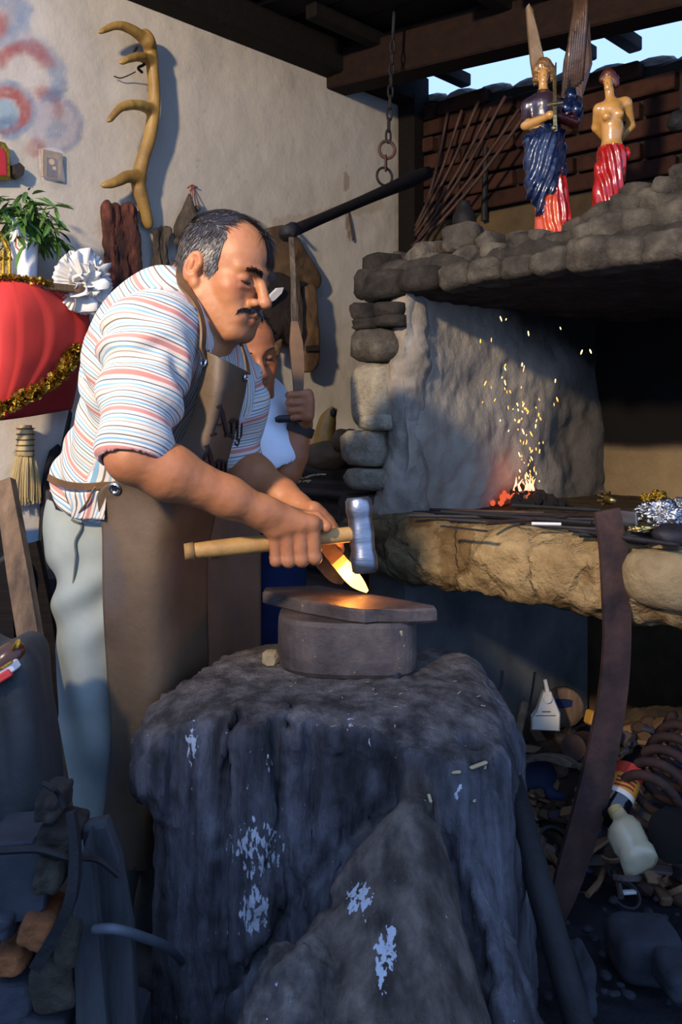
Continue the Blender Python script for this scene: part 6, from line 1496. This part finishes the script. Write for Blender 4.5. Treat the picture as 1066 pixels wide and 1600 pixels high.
# crumpled silver and gilt castings
for i, (x, y, r, mt, lab) in enumerate(((1012, 800, .026, 'silver', 'crumpled silver casting, left one of the three by the finial'), (1040, 806, .036, 'silver', 'biggest crumpled silver casting at the right of the hearth'), (1064, 790, .024, 'silver', 'silver casting half cut by the right picture edge'), (1030, 775, .018, 'gold', 'lumpy gilt casting behind the silver ones'), (1010, 778, .013, 'gold', 'little gilt knob beside the lumpy gilt casting'), (1005, 826, .015, 'brass', 'flat brassy scrap in front of the silver castings'))):
    p = on_z(x, y, ZH + .04); v, f = ico(4); q = v * r * (1 + 1.1 * (fbm(v * 2.6 + i * 7, 3) - .5) + .5 * (np.abs(fbm(v * 5 + i, 2) - .5) * -2 + .3))[:, None] * A3(1.1, .9, .9)
    if mt == 'brass': q = q * A3(1.6, 1, .5)
    q[:, 2] = np.maximum(q[:, 2], -.035); tag(mesh('casting', q + p, f, M[mt], smooth=True), lab, 'casting')
p = on_z(978, 812, ZH + .03); tag(one('plate', [p + VD * x + A3(0, 0, z) for x, z in ((-.03, -.02), (.03, -.022), (.026, .02), (-.024, .022))], nrm(-UD + A3(0, 0, .5)), .008, .002).build('metal_offcut', M['steel']), 'squarish grey metal offcut leaning by the brass finial', 'offcut')
b = MB(); b.stone(on_z(1050, 836, ZH + .03), (.04, .03, .025), None, 2, .25); tag(b.build('iron_lump', M['iron'], smooth=True), 'dark iron lump below the silver castings', 'lump')
b = MB(); b.stone(on_z(1000, 838, ZH + .02), (.035, .02, .02), None, 2, .25); tag(b.build('iron_lump', M['black_iron'], smooth=True), 'black clinker lump left of the dark iron lump', 'lump')

# ================================================================ leaning bars
bar = [(948, 797), (957, 850), (962, 930), (964, 1000), (958, 1080), (944, 1160), (927, 1240), (904, 1320), (880, 1400), (866, 1446)]
L = catmull([P(x, y, 1.86) for i, (x, y) in enumerate(bar)], 5)
lsp = thing('leaf_spring', 'long curved rusty leaf spring standing against the hearth', 'spring', L[-1])
one('strip', L, (1, .12, 0), [.055, .058, .058, .062, .070, .062, .030], .012).build('bar', M['rust'], lsp)
p0, p1 = P(796, 1215, 1.44), P(904, 1600, 1.30); dd = p1 - p0; p2 = p0 + dd * (p0[2] - .02) / -dd[2]
tag(one('tube', [p0, p0 + (p2 - p0) * .5, p2], [.021, .022, .022], 12).build('leaning_pipe', M['black_iron'], smooth=True), 'thick black pipe leaning on the right side of the stump', 'pipe')

# ================================================================ scrap under the hearth
B = Blend()
for (s, t, z, r) in ((.25, .45, .02, .24), (.55, .30, .0, .22), (.80, .45, .04, .30), (1.05, .25, .0, .26), (.45, .65, .08, .26), (.95, .65, .1, .3)): B.ell(W(s, t, z - .06), (r, r, r * .8), RF, .12)
B.half((0, 0, -.03), (0, 0, -1), .01)
HEAP = B; V, Q = B.mesh(.014); N = vnormals(V, Q); V = V + N * (.035 * (fbm(V * 14, 4) - .5) + .02 * (fbm(V * 40, 2) - .5))[:, None]
tag(mesh('scrap_heap', V, Q, mat('heap_dirt', [(.3, '221b14'), (.55, '4a3b2c'), (.8, '66513b')], 16, rough=.95, bump=.8, bscale=50), smooth=True), 'dirt and fine scrap heaped beneath the hearth', 'heap', kind='stuff')
def on_heap(px, py, off=0.):
    o = A3(0, 0, H); r = nrm(P(px, py, 1.) - o); t = 1.2
    for _ in range(80):
        q = o + r * t; dd = min(HEAP.ev(q[None])[0], q[2] - .0)
        if dd < .002: break
        t += dd * .8
    return o + r * (t - off)
cols = ['4c3826', '654d36', '34343a', '7a5d42', '453126', '5e524c', '343a4e', '8a6a4a']
sms = [mat('scrap_' + c, [(.3, c), (.7, c)], 20, rough=.8, bump=.4, bscale=50, rand=.2) for c in cols]
CN = ['dark brown', 'brown', 'charcoal', 'tan', 'umber', 'grey-brown', 'navy', 'light tan']
for i in range(150):
    x, y = RNG.uniform(795, 1075), RNG.uniform(1125, 1400); p = on_heap(x, y, .012)
    if p[1] > 3.3 or p[2] > .55: continue
    k = i % 5; b = MB(); R = rotz(RNG.uniform(0, 6.3)) @ rotx(RNG.uniform(-.7, .7)) @ roty(RNG.uniform(-.5, .5)); s_ = RNG.uniform(.6, 1.3)
    if k == 0: b.bbox(p, (.09 * s_, .03, .008), R, .002); nm, lab = 'flat_offcut', 'small flat metal offcut thrown on the scrap heap'
    elif k == 1: b.tube([p + R @ A3(-.06 * s_, 0, 0), p + R @ A3(0, .006, .004), p + R @ A3(.06 * s_, 0, 0)], .007, 7); nm, lab = 'rod_end', 'short rod end thrown on the scrap heap'
    elif k == 2: b.bbox(p, (.07 * s_, .028, .022), R, .004); nm, lab = 'wood_block', 'little wood block thrown on the scrap heap'
    elif k == 3:
        a = np.linspace(.3, 2.9 * RNG.uniform(.8, 1.5), 12); r_ = .035 * s_; b.strip([p + R @ A3(r_ * math.cos(t), r_ * math.sin(t), 0) for t in a], R @ A3(0, 0, 1), .012, .005); nm, lab = 'bent_strip', 'bent iron strip thrown on the scrap heap'
    else: b.stone(p, (.030 * s_, .024, .02), R, 1, .3); nm, lab = 'clinker', 'rough clinker lump thrown on the scrap heap'
    tag(b.build(nm, sms[i % 8]), CN[i % 8] + ' ' + lab, 'scrap', CN[i % 8] + ' ' + nm.replace('_', ' ') + 's on the scrap heap')
# white plastic sprayer with tapered body
sp = thing('plastic_float', 'cream plastic tapered case with thin neck standing on the scrap', 'plastic case', P(858, 1143, 2.25))
d = 2.25; f_ = [P(x, y, d) for x, y in ((831, 1141), (831, 1122), (838, 1112), (849, 1082), (862, 1082), (876, 1115), (875, 1143))]
b = MB(); b.plate(f_, nrm(A3(-.15, -1, .1)), .035, .006, .08); b.build('case', M['paper_white'], sp)
one('tube', [P(857, 1086, d + .01), P(852, 1062, d + .01)], [.006, .0045], 8).build('neck', M['paper_white'], sp); b = MB(); b.lathe([(.010, -.003), (.010, .003)], P(856, 1092, d - .009), (0, -1, 0), 14); b.build('round_boss', M['paper_white'], sp)
ln = mat('grey_print', ['6b655c', '6b655c'], 4, bump=0); b = MB(); b.bbox(P(854, 1112, d - .007), (.022, .002, .003), None, .0005); b.build('print_line', ln, sp)
b = MB(); b.bbox(P(853, 1118, d - .0075), (.050, .002, .0018), None, .0005); b.build('crease', ln, sp)
rl = thing('tape_roll', 'dark roll with blue centre and pale rim behind the cream case', 'roll', P(884, 1105, 2.34))
c = P(882, 1105, 2.33); ax = nrm(A3(-.2, -1, .1)); b = MB(); b.lathe([(.032, -.03), (.048, -.03), (.050, .0), (.048, .012), (.032, .012)], c, ax, 24); b.build('roll_body', M['old_wood'], rl, True)
b = MB(); b.lathe([(.034, -.02), (.034, .006)], c, ax, 20); b.build('dark_core', M['black'], rl); b = MB(); b.bbox(c + ax * .011 + A3(.0, 0, .012), (.045, .008, .022), frame(ax, (1, 0, 0)) @ rotx(-math.pi / 2) if False else None, .003); b.build('blue_band', M['jeans'], rl)
b = MB(); b.lathe([(.030, -.045), (.030, .045)], P(905, 1165, 2.15), nrm(A3(-.5, -.8, .2)), 20); b.build('tin_can', M['rust']); tag(bpy.data.objects['tin_can'], 'rusty open tin can lying below the yellow box', 'can')
tag(one('bbox', P(928, 1122, 2.28), (.040, .03, .036), rotz(.4) @ roty(.3), .004).build('yellow_box', mat('ochre_box', ['a8782a', 'b98632'], 6, rough=.7, bump=.1)), 'small ochre box peeking out left of the leaf spring', 'box')
# stick and wire by the lower wall
tag(one('tube', [P(805, 1165, 2.1), P(820, 1100, 2.2)], .010, 8).build('stick', M['old_wood']), 'short brown stick leaning right of the stump edge', 'stick')
tag(one('tube', catmull([P(776, 1085, 2.2), P(783, 1070, 2.2), P(785, 1048, 2.2)], 5), .0035, 6).build('wire_end', M['iron']), 'thin bent wire sticking up beside the stump', 'wire')
tag(one('tube', catmull([P(826, 1110, 2.3), P(832, 1080, 2.3), P(836, 1050, 2.3)], 5), .003, 6).build('wire_end', M['iron']), 'thin straight wire sticking up left of the cream case', 'wire')
# coil spring
cs = thing('coil_spring', 'thick rusty coil spring lying at the right of the scrap', 'spring', P(1040, 1215, 1.95))
q0, q1 = P(1004, 1262, 1.86), P(1082, 1150, 2.02); ax = nrm(q1 - q0); R = frame(ax); LL = np.linalg.norm(q1 - q0)
one('tube', [q0 + ax * LL * t + R @ A3(.058 * math.cos(a), .058 * math.sin(a), 0) for t, a in zip(np.linspace(0, 1, 110), np.linspace(0, 5.6 * 2 * math.pi, 110))], .0105, 8).build('coil', mat('red_rust', [(.3, '22120d'), (.7, '452a20')], 20, rough=.8, bump=.4), cs, True)
# bottle with red and yellow label
bt = thing('sauce_bottle', 'dark bottle with red and yellow label lying tilted beside the spring', 'bottle', P(975, 1230, 1.92))
q0, q1 = P(952, 1285, 1.86), P(1000, 1170, 1.97); ax = nrm(q1 - q0); b = MB(); LL = np.linalg.norm(q1 - q0); gls = mat('dark_bottle_glass', ['0d0f10', '15181a'], 6, rough=.12, bump=0, coat=.5)
b.lathe([(.024, 0), (.030, .006), (.030, LL * .72), (.026, LL * .80), (.014, LL * .88), (.012, LL)], q0, ax, 24); b.build('glass', gls, bt, True)
for t0, t1, cc in ((.30, .36, 'd8cfc0'), (.36, .55, 'c9892a'), (.55, .70, 'b8301c')):
    b = MB(); b.lathe([(.0306, LL * t0), (.0306, LL * t1)], q0, ax, 24); b.f = b.f[:24]; b.build('label', mat('label_' + cc, [cc, cc], 6, rough=.5, bump=.1), bt, True)
ld = mat('label_ink', ['7a1a10', '8a2214'], 5, bump=0); tw = nrm(A3(0, 0, H) - (q0 + ax * LL * .5)); tw = nrm(tw - ax * np.dot(tw, ax)); sw = np.cross(ax, tw)
for k, t in enumerate((.40, .45, .50)):
    one('strip', [q0 + ax * LL * (t + .012 * math.sin(a * 3)) + .0312 * (tw * math.cos(a) + sw * math.sin(a)) for a in np.linspace(-.7, .7, 9)], ax, .004, .0008).build('label_scroll', ld, bt)
# clear plastic bottle
pbm = bpy.data.materials.new('clear_plastic'); pbm.use_nodes = True; _b = pbm.node_tree.nodes['Principled BSDF']; _b.inputs['Base Color'].default_value = (.62, .56, .36, 1); _b.inputs['Roughness'].default_value = .12; _b.inputs['Alpha'].default_value = .55; _b.inputs['Coat Weight'].default_value = .6
pb = thing('plastic_bottle', 'crumpled clear yellowish plastic bottle lying in front of the scrap', 'bottle', P(990, 1315, 1.78))
q0, q1 = P(1004, 1352, 1.74), P(964, 1270, 1.84); ax = nrm(q1 - q0); LL = np.linalg.norm(q1 - q0); b = MB(); b.lathe([(.02, 0), (.034, .004), (.036, LL * .2), (.033, LL * .28), (.036, LL * .36), (.036, LL * .6), (.033, LL * .72), (.016, LL * .84), (.014, LL * .95), (.014, LL)], q0, ax, 22)
v = np.vstack(b.v); v = v + (fbm(v * 40, 2) - .5)[:, None] * .012; mesh('bottle_body', v, b.f, pbm, pb, True); b = MB(); b.lathe([(.016, LL * .96), (.016, LL * 1.08)], q0, ax, 16); b.build('cap', mat('tan_cap', ['9c8a56', 'b09c66'], 6, rough=.4, bump=0), pb)
# slatted basket remains, blue cap, horseshoe
bk = thing('broken_basket', 'broken round basket of bent wooden slats behind the black pipe', 'basket', P(862, 1235, 2.0))
for i in range(7):
    c = P(872 - 3 * i, 1232 + 3 * i, 1.98 - .01 * i); a0 = .5 + .1 * i; r_ = .070 + .004 * i; R = rotz(-.3) @ rotx(-.5 + .1 * i)
    one('strip', [c + R @ A3(r_ * math.cos(a), 0, r_ * math.sin(a)) for a in np.linspace(a0, a0 + 3.6, 16)], R @ A3(0, 1, 0), .020, .004).build('slat', M['old_wood'] if i % 2 else M['grey_bark'], bk)
B = Blend(); c = P(832, 1215, 2.02); B.ell(c, (.055, .05, .05), None); B.half(c - A3(0, 0, .02), (.2, -.3, -1), .01); B.cone(c + A3(.03, -.045, -.018), c + A3(.055, -.05, -.022), .012, .010, .02); v, q = B.mesh(.006); tag(mesh('cloth_cap', v, q, mat('navy_cloth', ['141a30', '202a4a'], 9, rough=.9, bump=.3), smooth=True), 'crushed navy cloth cap on the scrap beside the pipe', 'cap')
for i, (x, y, r_, an, lab) in enumerate(((865, 1325, .040, .4, 'worn horseshoe lying at the foot of the heap by the leaf spring'), (1030, 1290, .045, 2.2, 'half-buried horseshoe lying below the coil spring'))):
    c = on_heap(x, y, .02); R = rotx(-.9) @ roty(0) ; tag(one('strip', [c + rotz(an * 0) @ rotx(.9) @ A3(r_ * math.cos(a + an), r_ * math.sin(a + an) * 1.15, 0) for a in np.linspace(-.8, 3.9, 22)], A3(0, -.6, .8), .014, .009).build('horseshoe', M['iron']), lab, 'horseshoe')
b = MB(); b.bbox(on_heap(984, 1394, .01), (.035, .012, .008), rotz(.1), .002); tag(b.build('bright_offcut', M['white_paper']), 'tiny bright offcut lying below the plastic bottle', 'offcut')
b = MB(); b.lathe([(.05, -.05), (.05, .05)], P(1070, 1305, 1.8), nrm(A3(-.9, -.5, .2)), 24); b.build('dark_drum', M['black']); tag(bpy.data.objects['dark_drum'], 'black drum lying at the lower right beside the plastic bottle', 'drum')
# stones on the floor at the lower right
for x, y, w, h, d, lab in ((1005, 1480, 100, 76, 1.72, 'big bluish boulder on the floor at the lower right'), (1056, 1522, 56, 44, 1.62, 'smaller boulder tucked in front of the big bluish one'), (905, 1525, 36, 80, 1.62, 'pale angular stone behind the lower end of the black pipe')):
    p = P(x, y, d); b = MB(); b.stone(p, (w / 2 * d / F_, .06, h / 2 * d / F_), None, 3, .2, sq=.22); tag(b.build('boulder', M['block'], smooth=True), lab, 'stone')
_cm = one('stone', (0, 0, 0), (.01, .008, .006), None, 1, .25); _c1 = None
for i in range(60):
    q = on_z(RNG.uniform(850, 1066), RNG.uniform(1400, 1590), .005)
    if _c1 is None: _c1 = mesh('pebble', np.vstack(_cm.v), _cm.f, M['block']); o = _c1
    else: o = _c1.copy(); C.objects.link(o)
    o.location = q.tolist(); s_ = RNG.uniform(.4, 1.5); o.scale = (s_,) * 3; o.rotation_euler = (0, 0, RNG.uniform(0, 6)); tag(o, 'small grey pebble on the dark floor at the lower right', 'pebble', 'pebbles on the floor')

# ================================================================ near left corner
pst = thing('wooden_post', 'worn brown timber leaning beside the smith\'s leg', 'timber', P(78, 1190, 1.9))
p, q = P(8, 752, 1.75), P(80, 1195, 1.56); ax = nrm(q - p); b = MB(); b.strip(p + (q + ax * .42 - p) * np.linspace(0, 1, 6)[:, None], (1, -.2, 0), [.034, .042, .040, .044, .042, .040], .022); b.build('timber', M['old_wood'], pst)
tag(one('strip', [P(2, 800, 2.0), P(14, 1000, 1.95), P(28, 1210, 1.9), P(40, 1420, 1.85)], (1, 0, 0), [.03, .034, .03, .03], .03).build('dark_lath', M['sooty_wood']), 'thin dark lath leaning left of the brown timber', 'lath')
tag(one('strip', [P(40, 850, 2.05), P(66, 960, 2.04), P(88, 1060, 2.03), P(98, 1200, 2.02), P(104, 1380, 2.0)], (1, 0, 0), [.06, .05, .03, .03, .03], .03).build('dark_board', M['sooty_wood']), 'blackened board between brown timber and grey trousers', 'board')
rp = MB()
c = P(14, 902, 1.98)
for k in range(3): rp.tube([c + A3((.026 + .003 * k) * math.cos(a), .01 * k - .01, (.045 + .003 * k) * math.sin(a)) for a in np.linspace(0, 6.283, 25)], .007, 7, False)
tag(rp.build('rope_coil', mat('dirty_rope', ['22242a', '3a3d44'], 60, rough=.9, bump=.6), smooth=True), 'dark coil of rope hanging on the thin lath', 'rope')
b = MB(); b.bbox(P(28, 1040, 2.12) + A3(-.06, .1, -.5), (.34, .2, 1.45), None, .02); tag(b.build('dark_cupboard', M['black_iron']), 'tall blackened locker standing against the wall behind the timbers', 'locker')
# tarp-covered box with things on top
B = Blend(); c = P(20, 1150, 1.45); B.box(P(4, 1290, 1.42) + A3(0, 0, -.05), (.062, .07, .345), rotz(.15), .04); B.ell(P(45, 1200, 1.40), (.026, .05, .13), None, .06); B.ell(P(-2, 1060, 1.42), (.04, .05, .05), None, .05)
V, Q = B.mesh(.008); N = vnormals(V, Q); V = V + N * (.030 * (fbm(V * A3(9, 9, 4), 3) - .5) + .008 * np.sin(V[:, 0] * 90 + V[:, 2] * 12))[:, None]; tag(mesh('covered_box', V, Q, M['grey_tarp'], smooth=True), 'tall box under a creased grey tarpaulin at the left edge', 'box')
b = MB(); q0, q1 = P(-14, 1052, 1.36), P(33, 1010, 1.37); ax = nrm(q1 - q0); b.lathe([(.018, 0), (.022, .006), (.022, .03), (.019, .045), (.012, .055), (.004, .062)], q0, ax, 18); o = thing('brown_bottle', 'small brown bottle end with gilt thread on the tarpaulin', 'bottle', q0); b.build('bottle_body', mat('brown_glaze', ['40200f', '5a2e16'], 6, rough=.25, bump=0), o, True)
one('tube', catmull([P(14, 1022, 1.355), P(24, 1006, 1.35), P(30, 1000, 1.35), P(27, 1012, 1.345)], 5), .0025, 6).build('gilt_thread', M['gold'], o)
cb = thing('printed_packet', 'red and white printed packet lying on the tarpaulin', 'packet', P(6, 1055, 1.33))
b = MB(); b.bbox(P(2, 1052, 1.34), (.052, .03, .014), roty(-.55), .002); b.build('white_packet', M['white_paper'], cb); b = MB(); b.bbox(P(0, 1060, 1.325), (.038, .012, .012), roty(-.55), .002); b.build('red_print', M['red_cloth'], cb); b = MB(); b.bbox(P(6, 1042, 1.325), (.030, .006, .004), roty(-.55), .001); b.build('gold_print', M['gold'], cb)
# rubble bench in front: blocks, boards, bars
def blk(nm, pix, d, th, m, lab, cat, up=.0):
    pts = [P(x, y, d) for x, y in pix]; b = MB(); b.plate(pts, nrm(A3(.1, -1, .15)), th, .004, .06); return tag(b.build(nm, m), lab, cat)
blk('stone_block', [(-30, 1318), (52, 1312), (80, 1335), (70, 1420), (52, 1440), (-30, 1445)], 1.18, .14, M['block'], 'squared grey stone block at the left edge of the rubble', 'stone')
blk('wood_plank', [(126, 1290), (166, 1282), (186, 1340), (206, 1450), (216, 1640), (166, 1640), (150, 1450)], 1.20, .03, M['grey_wood'], 'upright grey plank with weathered top end in the near left corner', 'plank')
blk('wood_plank', [(112, 1380), (140, 1300), (152, 1420), (172, 1640), (120, 1640)], 1.17, .03, M['grey_wood'], 'narrower grey plank leaning on the front of the upright one', 'plank')
for x, y, w, h, rz_, mt, lab in ((68, 1436, 50, 52, .3, 'orange_brick', 'broken orange brick beneath the grey stone block'), (26, 1482, 46, 34, -.1, 'orange_brick', 'orange brick end lower left beneath the broken one'), (10, 1425, 50, 46, .2, 'block', 'rough grey stone under the squared block'), (20, 1545, 90, 70, .1, 'block', 'broad dusky stone at the bottom left corner'), (95, 1520, 70, 80, -.2, 'mortar', 'earthy lump between the stones and the planks'), (88, 1350, 40, 60, .2, 'mortar', 'crumbly lump beside the squared grey block'), (70, 1590, 80, 60, .2, 'block', 'lowest grey stone at the bottom of the rubble'), (98, 1300, 60, 50, .2, 'sooty_stone', 'black crusted lump at the top of the rubble'), (85, 1248, 36, 40, .1, 'sooty_stone', 'small black crust above the rubble beside the tarpaulin'), (118, 1450, 40, 90, .1, 'mortar', 'long earthy clod against the narrower plank')):
    d = 1.2; b = MB(); b.stone(P(x, y, d), (w / 2 * d / F_, .045, h / 2 * d / F_), roty(rz_), 3, .20, sq=.2); tag(b.build('rubble_stone', M[mt]), lab, 'stone')
b = MB(); b.bbox(A3(-.46, 1.23, .115), (.36, .2, .23), None, .01); tag(b.build('stone_plinth', M['block']), 'low stone base under the rubble at the bottom left', 'base')
tag(one('strip', catmull([P(112, 1268, 1.13), P(118, 1330, 1.12), P(112, 1400, 1.11), P(86, 1460, 1.11), P(56, 1512, 1.11)], 6), (1, 0, .5), [.010, .013, .014, .016], .012).build('bent_iron', M['black_iron']), 'bent black iron bar lying across the rubble', 'bar')
tag(one('tube', catmull([P(68, 1224, 1.16), P(82, 1232, 1.14), P(92, 1242, 1.15), P(100, 1262, 1.15)], 5), .0035, 6).build('wire_loop', M['black_iron']), 'black wire loop on top of the rubble', 'wire')
tag(one('tube', catmull([P(0, 1330, 1.13), P(60, 1328, 1.12), P(108, 1340, 1.12), P(150, 1342, 1.15), P(186, 1368, 1.16)], 6), .0045, 6).build('cord', M['black_iron']), 'dark cord tied round the upright plank', 'cord')
tag(one('tube', catmull([P(148, 1452, 1.16), P(180, 1452, 1.14), P(222, 1464, 1.18), P(264, 1482, 1.28), P(290, 1510, 1.5)], 6), .0065, 8).build('hose', mat('grey_hose', ['3c4248', '50575e'], 6, rough=.6, bump=.1), smooth=True), 'thin grey hose running from the plank behind the stump', 'hose')
